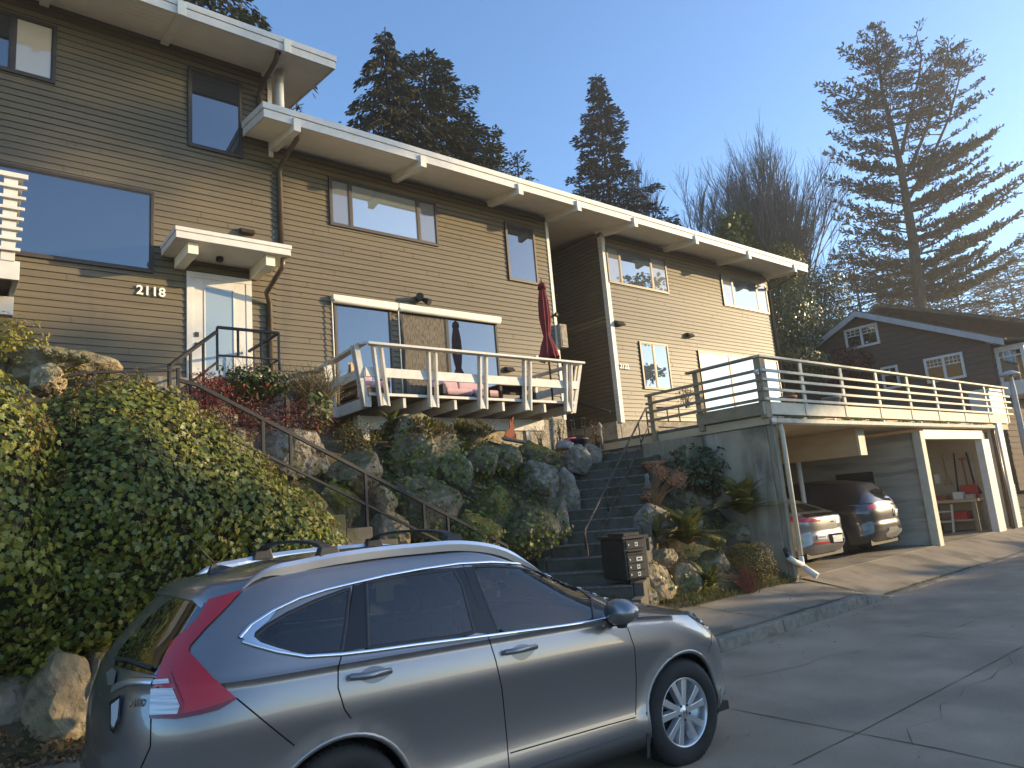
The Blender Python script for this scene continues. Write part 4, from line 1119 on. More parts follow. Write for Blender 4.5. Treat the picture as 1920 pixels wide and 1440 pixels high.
def patch(poly, name, m, off=0.004, par=None, mirror=True, step=7.0, sm=0):
    if sm: poly = smooth_poly(poly, sm)
    B = densify(poly, step); n = len(B)
    pts = list(B)
    x0, x1 = min(p.x for p in B), max(p.x for p in B); y0, y1 = min(p.y for p in B), max(p.y for p in B)
    def inside(q):
        c = False
        for i in range(n):
            a, b = B[i], B[(i+1) % n]
            if (a.y > q.y) != (b.y > q.y) and q.x < (b.x-a.x)*(q.y-a.y)/(b.y-a.y)+a.x: c = not c
        return c
    gx = x0
    while gx < x1:
        gy = y0
        while gy < y1:
            q = Vector((gx, gy))
            if inside(q) and min((q-b).length for b in B) > step*.55: pts.append(q)
            gy += step
        gx += step
    r = delaunay_2d_cdt(pts, [(i, (i+1) % n) for i in range(n)], [], 1, 1e-4)
    P = [hit(p.x, p.y, off) for p in r[0]]
    res = []
    for s in ((1, -1) if mirror else (1,)):
        F = []
        for f in r[2]:
            a, b, c = (P[i][0] for i in f[:3])
            up = (b-a).cross(c-a).dot(P[f[0]][1]) > 0
            F.append(tuple(f) if up == (s > 0) else tuple(reversed(f)))
        mb = MB(); mb.add([(p.x, p.y*s, p.z) for p, nn in P], F, 0, True)
        o = cb(mb, name, m, par, fix=False); res.append(o)
    return res
def ribbon(pts, name, m, r=0.005, off=0.002, par=None, mirror=True, close=False, step=6.0, flat=0.35):
    D = densify(pts, step, close)
    P = [hit(p.x, p.y, off) for p in D]
    if close: P.append(P[0])
    res = []
    for s in ((1, -1) if mirror else (1,)):
        mb = MB(); N = 6; rows = []
        for i, (p, nn) in enumerate(P):
            t = (P[min(i+1, len(P)-1)][0]-P[max(i-1, 0)][0]).normalized()
            b = nn.cross(t).normalized()
            rows.append([p+b*r*math.cos(a)+nn*r*flat*math.sin(a) for a in [2*math.pi*k/N for k in range(N)]])
        for row in rows: mb.v += [(q.x, q.y*s, q.z) for q in row]
        for i in range(len(rows)-1):
            for k in range(N): mb.f.append([i*N+k, i*N+(k+1) % N, (i+1)*N+(k+1) % N, (i+1)*N+k]); mb.m.append(0); mb.sm.append(True)
        res.append(cb(mb, name, m, par))
    return res
# --- side glass outlines in the photograph (outer edge of the chrome surround)
TOPL = [(449,1196),(470,1172),(510,1146),(560,1122),(610,1106),(660,1094),(720,1080),(790,1067),(860,1057),(920,1054),(975,1058),(1025,1068),(1075,1086),(1120,1108),(1160,1136),(1178,1150)]
BOTL = [(1178,1150),(1120,1164),(1060,1173),(1000,1181),(915,1192),(860,1199),(780,1209),(700,1220),(640,1227),(575,1231),(520,1222),(480,1211),(455,1203)]
FWIN = [(886,1063),(920,1061),(970,1064),(1020,1074),(1062,1090),(1108,1122),(1113,1164),(1060,1170),(1000,1178),(934,1187),(915,1140)]
# body, with real openings for the front side windows and windscreen
def inpoly(q, B):
    c = False; n = len(B)
    for i in range(n):
        a, b = B[i], B[(i+1) % n]
        if (a[1] > q[1]) != (b[1] > q[1]) and q[0] < (b[0]-a[0])*(q[1]-a[1])/(b[1]-a[1])+a[0]: c = not c
    return c
FW3 = [hit(x, y, 0)[0] for x, y in FWIN]; FWxz = [(p.x, p.z) for p in FW3]
RWIN = [(682,1088),(740,1077),(800,1068),(850,1063),(872,1100),(894,1189),(860,1196),(780,1206),(686,1219)]
QWIN = [(486,1193),(503,1179),(541,1157),(591,1134),(652,1110),(648,1170),(640,1221),(600,1227),(575,1227),(522,1212)]
RWxz = [(p.x, p.z) for p in [hit(x, y, 0)[0] for x, y in RWIN]]; QWxz = [(p.x, p.z) for p in [hit(x, y, 0)[0] for x, y in QWIN]]
def glazed(c):
    if abs(c.y) > .5 and c.z > 1.07 and any(inpoly((c.x, c.z), q) for q in (FWxz, RWxz, QWxz)): return True
    return False
def wscreen(c, nrm):
    return c.z > 1.13 and c.z < 1.50 and c.x > 1.25 and nrm.x > .40 and abs(c.y) < .80-(c.z-1.1)*.42
mb = MB(); mb.v = [tuple(v) for v in vs1]
ws = MB(); ws.v = [tuple(v) for v in vs1]
for f in fs1:
    P = [Vector(vs1[i]) for i in f]; c = sum(P, Vector())/len(P)
    nrm = (P[2]-P[0]).cross(P[3]-P[1])
    if nrm.length > 0: nrm.normalize()
    if glazed(c): continue
    if wscreen(c, nrm): ws.f.append(list(f)); ws.m.append(0); ws.sm.append(True); continue
    mb.f.append(list(f)); mb.m.append(0); mb.sm.append(True)
def prune(mb):
    u = sorted({i for f in mb.f for i in f}); mp = {a: b for b, a in enumerate(u)}
    mb.v = [mb.v[i] for i in u]; mb.f = [[mp[i] for i in f] for f in mb.f]
prune(mb); prune(ws)
body = cb(mb, 'body', M['paint'], fix=False)
mw = body.modifiers.new('weld', 'WELD'); mw.merge_threshold = 0.0004
cb(ws, 'windscreen', M['carglass'], fix=False)
# floor pan and interior
mb = MB(); mb.box(-.85, 3.25, -.78, .78, .24, .30); mb.box(.45, 2.15, -.74, .74, .30, .36); mb.box(-.8, .5, -.70, .70, .75, .78); cb(mb, 'underbody', M['plastic'])
def arch_liner(x, s):
    mb = MB(); rows = []
    for k in range(19):
        a = math.pi*(k/18)*1.16-.25
        for y in (.86, .42): mb.v.append((x+.404*math.cos(a), s*y, .362+.404*math.sin(a)))
    for k in range(18): mb.f.append([2*k, 2*k+1, 2*k+3, 2*k+2]); mb.m.append(0); mb.sm.append(True)
    b = len(mb.v); mb.v += [(x+.404*math.cos(math.pi*(k/18)*1.16-.25), s*.42, .362+.404*math.sin(math.pi*(k/18)*1.16-.25)) for k in range(19)]
    mb.f.append(list(range(b, b+19))); mb.m.append(0); mb.sm.append(False)
    return cb(mb, 'wheel_arch_liner', M['seam'])
for x in (0, WB):
    for s in (-1, 1):
        arch_liner(x, s)
        # dark lip round the arch
        mb = MB(); pts = []; N = 26
        for k in range(N+1):
            a = math.pi*1.13*(k/N)-math.pi*.065
            X, Z = x+.408*math.cos(a), .362+.408*math.sin(a)
            yy = BV.ray_cast(V(X+.0, s*2, max(Z,.24)), V(0, -s, 0))[0]
            yy = (yy.y if yy else s*.88)
            pts.append((X, yy+s*.006, Z))
        mb.tube(pts, .017, 8); cb(mb, 'arch_lip', M['paint'])
def seat(x, y):
    s = MB(); s.box(x-.25, x+.28, y-.24, y+.24, .50, .66); 
    so_ = cb(s, 'seat', M['seatcloth'], bevel=.05)
    s = MB(); s.hexa([(x-.30,y-.23,.62),(x-.14,y-.23,.62),(x-.14,y+.23,.62),(x-.30,y+.23,.62)], [(x-.46,y-.19,1.20),(x-.36,y-.19,1.20),(x-.36,y+.19,1.20),(x-.46,y+.19,1.20)]); cb(s, 'backrest', M['seatcloth'], so_, bevel=.05)
    s = MB(); s.hexa([(x-.47,y-.12,1.25),(x-.38,y-.12,1.25),(x-.38,y+.12,1.25),(x-.47,y+.12,1.25)], [(x-.50,y-.10,1.42),(x-.42,y-.10,1.42),(x-.42,y+.10,1.42),(x-.50,y+.10,1.42)]); cb(s, 'headrest', M['seatcloth'], so_, bevel=.03)
for y in (-.37, .37): seat(1.12, y)
for y in (-.40, 0, .40): seat(.22, y)
mb = MB(); mb.hexa([(1.70,-.70,.80),(2.35,-.72,.80),(2.35,.72,.80),(1.70,.70,.80)], [(1.78,-.70,1.03),(2.35,-.66,1.07),(2.35,.66,1.07),(1.78,.70,1.03)]); cb(mb, 'dashboard', M['dash'], bevel=.04)
mb = MB(); c = V(1.62,.37,.98); pts = [c+V(-.07*math.sin(a)*1.0, .185*math.cos(a), .17*math.sin(a)) for a in [2*math.pi*k/24 for k in range(25)]]; mb.tube(pts, .015, 6, caps=False); cb(mb, 'steering_wheel', M['dash'])
mb = MB(); mb.box(1.68, 1.71, -.11, .11, 1.36, 1.43); cb(mb, 'rear_view_mirror', M['dash'], bevel=.01)
mb = MB(); mb.tube([(1.66,0,1.36),(1.66,0,1.27)], .004, 5); mb.tube([(1.66,0,1.27),(1.66,0.0,1.22)], [.02,.012], 6); cb(mb, 'hanging_trinket', M['plate'])
# front side window glass
patch(FWIN, 'side_window', M['carglass'], off=.001, sm=1)
patch([(868,1064),(886,1063),(915,1140),(934,1187),(915,1190),(905,1160)], 'pillar_trim', M['gloss_black'], off=.004)
ribbon([(886,1063),(915,1140),(934,1187)], 'window_seal', M['plastic'], r=.010, off=.003)
ribbon([(886,1063),(920,1061),(970,1064),(1020,1074),(1062,1090),(1108,1122),(1113,1164)], 'window_seal', M['plastic'], r=.011, off=.002)
patch([(1108,1122),(1163,1149),(1113,1164)], 'quarter_trim', M['gloss_black'], off=.004)
# rear door window, rear quarter window
patch([(686,1092),(740,1082),(800,1073),(849,1068),(866,1100),(888,1185),(860,1193),(780,1203),(690,1215)], 'side_window', M['privacy'], off=.004)
patch([(849,1066),(867,1064),(905,1160),(915,1188),(888,1186),(866,1100)], 'pillar_trim', M['gloss_black'], off=.004)
patch([(663,1099),(683,1093),(688,1215),(643,1222),(648,1190)], 'pillar_trim', M['gloss_black'], off=.004)
patch([(478,1193),(500,1175),(540,1151),(590,1128),(655,1104),(648,1170),(640,1222),(600,1228),(575,1228),(520,1213),(490,1203)], 'quarter_window', M['privacy'], off=.004)
for W_ in ([(686,1092),(740,1082),(800,1073),(849,1068),(866,1100),(888,1185),(860,1193),(780,1203),(690,1215)],[(478,1193),(500,1175),(540,1151),(590,1128),(655,1104),(648,1170),(640,1222),(600,1228),(575,1228),(520,1213),(490,1203)]):
    ribbon(W_, 'window_seal', M['plastic'], r=.012, off=.003, close=True)
# chrome surround
ribbon(TOPL, 'chrome_strip', M['chrome'], r=.011, off=.004, flat=.6)
ribbon(BOTL, 'chrome_strip', M['chrome'], r=.011, off=.004, flat=.6)
patch([(450,1195),(468,1174),(500,1153),(520,1142),(505,1163),(478,1186),(476,1194),(520,1214),(575,1229),(560,1231),(515,1222),(475,1210)], 'chrome_corner', M['chrome'], off=.006)
# door gaps
for line in ([(663,1094),(650,1180),(641,1228),(634,1252),(634,1290),(646,1330),(662,1352),(678,1372)],
             [(868,1058),(890,1120),(915,1192),(930,1240),(941,1290),(950,1380),(957,1470)],
             [(1158,1156),(1178,1180),(1190,1215),(1193,1270),(1192,1340)],
             [(1192,1345),(1130,1362),(957,1412)],
             [(443,1309),(500,1356),(552,1398)],
             [(283,1345),(282,1400),(262,1445)]):
    ribbon(line, 'door_gap', M['seam'], r=.0035, off=.001)
# door handles
def handle(pts, cup):
    patch(cup, 'handle_cup', M['cup'], off=.0015, sm=2)
    P = [hit(x, y, .028) for x, y in pts]
    for s in (1, -1):
        mb = MB(); q = [V(p.x, p.y*s, p.z) for p, nn in P]
        e0 = V(*[hit(*pts[0], 0)[0][k]*(s if k == 1 else 1) for k in range(3)]); e1 = V(*[hit(*pts[-1], 0)[0][k]*(s if k == 1 else 1) for k in range(3)])
        mb.tube([e0]+q+[e1], [.014]+[.017]*len(q)+[.012], 10); cb(mb, 'door_handle', M['paint'])
handle([(655,1271),(690,1268),(728,1259)], [(673,1262),(700,1246),(732,1255),(733,1266),(700,1284),(674,1276)])
handle([(945,1224),(970,1220),(1000,1213)], [(958,1216),(978,1206),(1003,1212),(1002,1222),(980,1241),(960,1232)])
# tail lamps
patch([(455,1107),(392,1125),(372,1160),(345,1185),(322,1205),(308,1235),(297,1262),(287,1300),(283,1346),(330,1347),(380,1338),(410,1330),(443,1309),(400,1272),(355,1222),(357,1212),(385,1180),(420,1145)], 'tail_lamp', M['redlamp'], off=.008)
patch([(283,1340),(330,1341),(380,1330),(443,1309),(440,1313),(410,1331),(380,1339),(330,1348),(283,1347)], 'tail_lamp_edge', M['darkred'], off=.012, mirror=True)
patch([(286,1292),(326,1291),(339,1324),(334,1339),(284,1341)], 'reversing_lamp', M['clearlamp'], off=.012)
patch([(290,1276),(318,1274),(320,1283),(289,1285)], 'reversing_lamp', M['clearlamp'], off=.012)
# rear glass, garnish, badges
patch([(322,1124),(345,1122),(385,1131),(391,1140),(380,1160),(345,1190),(325,1205),(310,1232),(296,1268),(215,1250),(225,1220),(245,1195),(280,1158)], 'rear_window', M['rearglass'], off=.006, mirror=False)
ribbon([(213,1292),(226,1284),(240,1279),(262,1278),(288,1279)], 'tailgate_garnish', M['satin'], r=.020, off=.006, mirror=False)
patch([(203,1262),(214,1254),(222,1260),(218,1284),(207,1285)], 'badge', M['satin'], off=.012, mirror=False)
ribbon([(341,1338),(345,1318),(332,1288),(322,1262)], 'lamp_divider', M['darkred'], r=.004, off=.010)
p0, n0 = hit(258, 1320, .006)
def on_surface_text(s, px0, px1, size, m, name, par=None):
    a, na = hit(*px0, .006); b, nb_ = hit(*px1, .006)
    x = (b-a).normalized(); z = na; y = z.cross(x).normalized(); z = x.cross(y)
    mw_ = Matrix.Translation(a) @ Matrix((x, y, z)).transposed().to_4x4()
    o = text_mesh(name, s, size, m, None, None, mw=mw_, depth=.003); o.parent = par or car; return o
on_surface_text('AWD', (244,1325), (268,1324), .045, M['chrome'], 'badge_lettering')
patch([(214,1322),(229,1310),(226,1346),(219,1364),(214,1358)], 'number_plate', M['plate'], off=.014, mirror=False)
ribbon([(212,1318),(231,1306),(228,1350),(219,1372),(213,1365)], 'plate_frame', M['gloss_black'], r=.008, off=.014, mirror=False, close=True)
ribbon([(222,1236),(245,1240),(290,1256)], 'rear_wiper', M['plastic'], r=.010, off=.02, mirror=False)
# roof spoiler
mb = MB()
def roofz(x, y):
    r = BV.ray_cast(V(x, y, 3), V(0,0,-1)); return r[0].z if r[0] else 1.5
rows = []
for x, dz in ((-.32,.002),(-.45,.006),(-.56,.006),(-.655,-.028),(-.65,-.05),(-.56,-.06)):
    rows.append([(x+.10*(abs(y)/.6)**2.5, y, roofz(max(x,-.52), y*.96)+dz-(0.03 if x < -.6 else 0)) for y in [(-.58+1.16*k/16) for k in range(17)]])
for r in rows: mb.v += r
for i in range(len(rows)-1):
    for k in range(16): mb.f.append([i*17+k, i*17+k+1, (i+1)*17+k+1, (i+1)*17+k]); mb.m.append(0); mb.sm.append(True)
cb(mb, 'roof_spoiler', M['paint'])
# roof rails, cross bars, aerial
def rail_pts(s):
    return [(x, s*(.575-.03*max(0,(x-1.1))**2-(.02 if x < 0 else 0)), roofz(x, s*.575)+dz) for x, dz in [(-.40,.005),(-.30,.035),(-.1,.048),(.2,.055),(.6,.055),(1.0,.05),(1.3,.042),(1.55,.02),(1.68,.0)]]
for s in (-1, 1):
    mb = MB(); P = rail_pts(s)
    Q = [V(x, spl(x, [(p[0],p[1]) for p in P]), spl(x, [(p[0],p[2]) for p in P])) for x in [-.40+2.08*k/40 for k in range(41)]]
    rows = []
    for p in Q:
        d = min(1, (p.x+.40)/.2, (1.68-p.x)/.3)
        rows.append([(p.x, p.y+s*dy, p.z+dz*max(.15, d)) for dy, dz in ((.026,-.05),(.030,-.008),(.018,.014),(-.010,.014),(-.024,-.008),(-.028,-.05))])
    for r in rows: mb.v += r
    for i in range(40):
        for k in range(5): mb.f.append([i*6+k, i*6+k+1, (i+1)*6+k+1, (i+1)*6+k]); mb.m.append(0); mb.sm.append(False)
    cb(mb, 'roof_rail', M['satin'])
for x in (.08, .92):
    mb = MB(); zt = roofz(x, .5)+.082
    for s in (-1, 1):
        mb.hexa([(x-.07,s*.55-.035,zt-.06),(x+.07,s*.55-.035,zt-.06),(x+.07,s*.55+.045,zt-.06),(x-.07,s*.55+.045,zt-.06)], [(x-.05,s*.55-.03,zt+.012),(x+.05,s*.55-.03,zt+.012),(x+.05,s*.55+.03,zt+.012),(x-.05,s*.55+.03,zt+.012)])
    pts = [(x, .52*math.cos(a), zt+.005+.045*math.sin(a)) for a in [math.pi*k/12 for k in range(13)]]
    for a, b in zip(pts, pts[1:]): mb.bar(a, b, .07, .018)
    cb(mb, 'roof_cross_bar', M['plastic'], bevel=.006)
mb = MB(); z = roofz(-.32,.02); mb.hexa([(-.42,-.03,z-.01),(-.20,-.02,z-.01),(-.20,.02,z-.01),(-.42,.03,z-.01)], [(-.40,-.012,z+.045),(-.33,-.01,z+.03),(-.33,.01,z+.03),(-.40,.012,z+.045)]); mb.tube([(-.37,0,z+.03),(-.52,0,z+.20)], .004, 5); cb(mb, 'aerial', M['plastic'])
# mirror
for s in (-1, 1):
    mb = MB(); c = V(1.93, s*1.00, 1.135)
    prof = []
    for k in range(9):
        t = k/8; a = math.pi*t; 
        prof.append((.075*math.sin(a)**.6 if 0 < t < 1 else .0, t))
    n = 14; rings = []
    for r, t in [(0,0),(.70,.03),(.95,.2),(1,.45),(.9,.7),(.6,.92),(.0,1)]:
        rings.append([c+V(-.075+.19*t, s*.125*r*math.cos(a), .085*r*math.sin(a)*(1-.15*math.cos(a)*s*s)) for a in [2*math.pi*k/n for k in range(n)]])
    for r in rings: mb.v += [tuple(p) for p in r]
    for i in range(len(rings)-1):
        for k in range(n): mb.f.append([i*n+k, i*n+(k+1) % n, (i+1)*n+(k+1) % n, (i+1)*n+k]); mb.m.append(0); mb.sm.append(True)
    mo = cb(mb, 'door_mirror', M['paint'])
    mb = MB(); mb.tube([c+V(.04,-s*.06,-.07), V(1.96, s*.86, 1.07)], [.035,.04], 8); mb.tube([c+V(.0,0,-.06), c+V(.0,0,-.10)], [.05,.03], 8); cb(mb, 'mirror_arm', M['plastic'], mo)
# head lamp, sills, bumper details
patch([(1283,1148),(1305,1147),(1320,1151),(1330,1168),(1334,1179),(1318,1172),(1300,1160)], 'headlamp', M['headlamp'], off=.006)
ribbon([(1334,1180),(1334,1205),(1322,1238)], 'bumper_gap', M['seam'], r=.003, off=.001)
patch([(1350,1292),(1372,1285),(1376,1302),(1358,1312),(1350,1335),(1348,1310)], 'bumper_corner', M['satin'], off=.008)
for s in (-1, 1):
    mb = MB(); P = [(x, s*(side_w(.30)+.004), .285+.0*x) for x in (.44,.8,1.2,1.6,2.0,2.17)]
    rows = [[(x, y+s*dy, z+dz) for dy, dz in ((-.06,-.06),(.012,-.06),(.022,-.02),(.020,.035),(.004,.06),(-.06,.06))] for x, y, z in P]
    for r in rows: mb.v += r
    for i in range(len(rows)-1):
        for k in range(5): mb.f.append([i*6+k, i*6+k+1, (i+1)*6+k+1, (i+1)*6+k]); mb.m.append(0); mb.sm.append(True)
    cb(mb, 'sill', M['plastic'])
    mb = MB(); mb.hexa([(2.16,s*.80,.16),(2.19,s*.80,.16),(2.19,s*.90,.16),(2.16,s*.90,.16)], [(2.20,s*.80,.44),(2.23,s*.80,.44),(2.23,s*.895,.44),(2.20,s*.895,.44)]); cb(mb, 'mud_flap', M['plastic'])
    mb = MB(); mb.hexa([(-.40,s*.78,.18),(-.37,s*.78,.18),(-.37,s*.88,.18),(-.40,s*.88,.18)], [(-.42,s*.78,.42),(-.39,s*.78,.42),(-.39,s*.875,.42),(-.42,s*.875,.42)]); cb(mb, 'mud_flap', M['plastic'])
# front grille, plate and rear bumper (hidden from this side, built for completeness)
mb = MB()
for k in range(3): mb.box(3.47, 3.53, -.45, .45, .66+.05*k, .69+.05*k)
cb(mb, 'grille', M['chrome'], bevel=.008)
# wheels
def wheel(x, s, steer=0.0):
    w_ = MB(); R0 = WR
    prof = [(.225,.075),(.235,.10),(.262,.112),(.305,.112),(.335,.100),(.352,.080),(.360,.055),(.3605,.032),(.353,.030),(.353,.024),(.3615,.022),(.362,0),(.3615,-.022),(.353,-.024),(.353,-.030),(.3605,-.032),(.360,-.055),(.352,-.08),(.335,-.10),(.30,-.112),(.235,-.10)]
    mb = MB(); mb.lathe([(r, h) for r, h in prof], (0,0,0), 64, axis='Y')
    for k in range(64):                              # shoulder tread blocks
        a = 2*math.pi*k/64
        for h in (.068, -.068):
            c = V(.3545*math.cos(a), h, .3545*math.sin(a)); d = V(math.cos(a), 0, math.sin(a)); tg = V(-math.sin(a), 0, math.cos(a))
            mb.hexa([c-tg*.011-V(0,.014,0), c+tg*.011-V(0,.014,0), c+tg*.011+V(0,.014,0), c-tg*.011+V(0,.014,0)], [c-tg*.010-V(0,.012,0)+d*.009, c+tg*.010-V(0,.012,0)+d*.009, c+tg*.010+V(0,.012,0)+d*.002, c-tg*.010+V(0,.012,0)+d*.002])
    ty = mb
    rim = MB(); rim.lathe([(.150,-.02),(.20,.02),(.213,.05),(.218,.085),(.226,.098),(.232,.096),(.234,.078),(.228,.06)], (0,0,0), 56, axis='Y')
    disc = MB(); disc.lathe([(.0,.005),(.13,.005),(.205,-.03)], (0,0,0), 32, axis='Y', sm=False)
    sp = MB()
    for k in range(5):
        for j, dl in enumerate((-.23, .23)):
            a0 = 2*math.pi*k/5+math.pi/2+dl*.35; a1 = 2*math.pi*k/5+math.pi/2+dl*1.18+.10
            d0 = V(math.cos(a0),0,math.sin(a0)); d1 = V(math.cos(a1),0,math.sin(a1))
            t0_ = V(-d0.z,0,d0.x); t1_ = V(-d1.z,0,d1.x)
            w0, w1 = .024, .034
            lo = [d0*.035-t0_*w0, d0*.035+t0_*w0, d1*.222+t1_*w1, d1*.222-t1_*w1]
            hi = [V(p.x*.99,.088 if i < 2 else .082,p.z*.99) for i, p in enumerate([d0*.035-t0_*w0*.7, d0*.035+t0_*w0*.7, d1*.222+t1_*w1*.72, d1*.222-t1_*w1*.72])]
            sp.hexa([V(p.x,.04,p.z) for p in lo], hi)
    sp.lathe([(.0,.094),(.030,.094),(.036,.090),(.062,.084),(.066,.05)], (0,0,0), 24, axis='Y')
    nut = MB()
    for k in range(5):
        a = 2*math.pi*k/5+math.pi/2+.62; nut.lathe([(0,.096),(.008,.096),(.0095,.08)], (.052*math.cos(a),0,.052*math.sin(a)), 6, axis='Y')
    cap = MB(); cap.box(-.016,-.011,.094,.097,-.016,.016); cap.box(.011,.016,.094,.097,-.016,.016); cap.box(-.011,.011,.094,.097,-.0025,.0025)
    objs = []
    if s < 0:
        Mx = Matrix.Translation((x, -.785, WR-.006)) @ Matrix.Rotation(steer, 4, 'Z') @ Matrix.Scale(-1, 4, (0,1,0))
    else:
        Mx = Matrix.Translation((x, .785, WR-.006)) @ Matrix.Rotation(steer, 4, 'Z')
    def T(mb): mb.v = [tuple(Mx @ Vector(v)) for v in mb.v]; return mb
    wt = cb(T(ty), 'wheel', M['tyre'])
    ro = cb(T(rim), 'rim', M['alloy'], wt); 
    cb(T(sp), 'spokes', M['alloy'], wt, bevel=.003); cb(T(disc), 'brake_disc', M['darkalloy'], wt); cb(T(nut), 'wheel_nuts', M['darkalloy'], wt); cb(T(cap), 'hub_emblem', M['darkalloy'], wt)
for x in (0, WB):
    for s in (-1, 1): wheel(x, s, R_(-4) if x > 1 else 0)
# ------------------------------------------------------------------ boulders
import numpy as np
M['rock'] = pmat('grey_brown_boulder', (0.14,0.108,0.074), (0.28,0.225,0.16), scale=3.2, rough=0.95, bump=1.0, bscale=11, c3=(0.38,0.34,0.28), c3_scale=5.5, c3_amt=0.3, detail=10, bdist=0.05)
moss_on_top(M['rock'], (0.075,0.072,0.016), .40, .80, 2.6, .85)
M['rock_tan'] = pmat('tan_boulder', (0.22,0.17,0.10), (0.38,0.31,0.19), scale=3.5, rough=0.95, bump=1.0, bscale=9, c3=(0.09,0.075,0.05), c3_scale=3.5, c3_amt=0.7, detail=10, bdist=0.06)
moss_on_top(M['rock_tan'], (0.10,0.10,0.02), .62, .95, 2.2, .9)
M['rock_pale'] = pmat('pale_lichen_boulder', (0.16,0.132,0.098), (0.29,0.245,0.19), scale=4, rough=0.95, bump=1.0, bscale=12, c3=(0.40,0.385,0.35), c3_scale=7, c3_amt=0.35, detail=10, bdist=0.05)
moss_on_top(M['rock_pale'], (0.06,0.065,0.018), .60, .95, 2.6, .8)
M['rock_moss'] = pmat('mossy_boulder', (0.13,0.11,0.07), (0.23,0.19,0.125), scale=3.5, rough=1.0, bump=1.0, bscale=12, c3=(0.10,0.095,0.018), c3_scale=2.2, c3_amt=1.0, detail=10, bdist=0.05)
moss_on_top(M['rock_moss'], (0.12,0.11,0.02), .25, .6, 3, 1.0)
OBST = []                                         # meshes plants may sit on
def rock_mesh(rng, sx, sy, sz, nplanes=17, rough=.06, sub=4):
    bm = bmesh.new(); bmesh.ops.create_icosphere(bm, subdivisions=sub, radius=1)
    pl = []
    for _ in range(nplanes):
        n = Vector((rng.gauss(0,1), rng.gauss(0,1), rng.gauss(0,1))).normalized(); pl.append((n, rng.uniform(.58,.90)))
    o = Vector((rng.uniform(0,50), rng.uniform(0,50), rng.uniform(0,50)))
    for v in bm.verts:
        d = v.co.normalized(); r = 1.02
        for n, h in pl:
            c = d.dot(n)
            if c > .05: r = min(r, h/c)
        r += rough*noise.fractal(d*2.2+o, .9, 2.0, 4)+.022*noise.noise(d*9+o)+.012*noise.noise(d*19+o)
        v.co = Vector((d.x*r*sx, d.y*r*sy, d.z*r*sz))
    me = bpy.data.meshes.new('boulder'); bm.to_mesh(me); bm.free()
    me.polygons.foreach_set('use_smooth', [False]*len(me.polygons))
    return me
def fdepth(p): return (p-V(0,0,CAMZ)).dot(_F)
def boulder(x0, x1, y0, y1, Y, m, label, seed=0, yaw=None, dd=.8):
    rng = random.Random(seed*77+5)
    c = at((x0+x1)/2, (y0+y1)/2, Y=Y); s = fdepth(c)/FPX
    hw = (x1-x0)/2*s*1.42; hh = (y1-y0)/2*s*1.42
    me = rock_mesh(rng, hw, hw*dd, hh)
    me.materials.append(M[m])
    o = bpy.data.objects.new('boulder', me); col.objects.link(o)
    o.location = c+V(.25,.3,0)*hw; o.rotation_euler = (rng.uniform(-.15,.15), 0, R_(-40)+rng.uniform(-.25,.25))
    tag(o, label, 'boulder', 'boulders of the garden rock wall'); OBST.append(o); return o
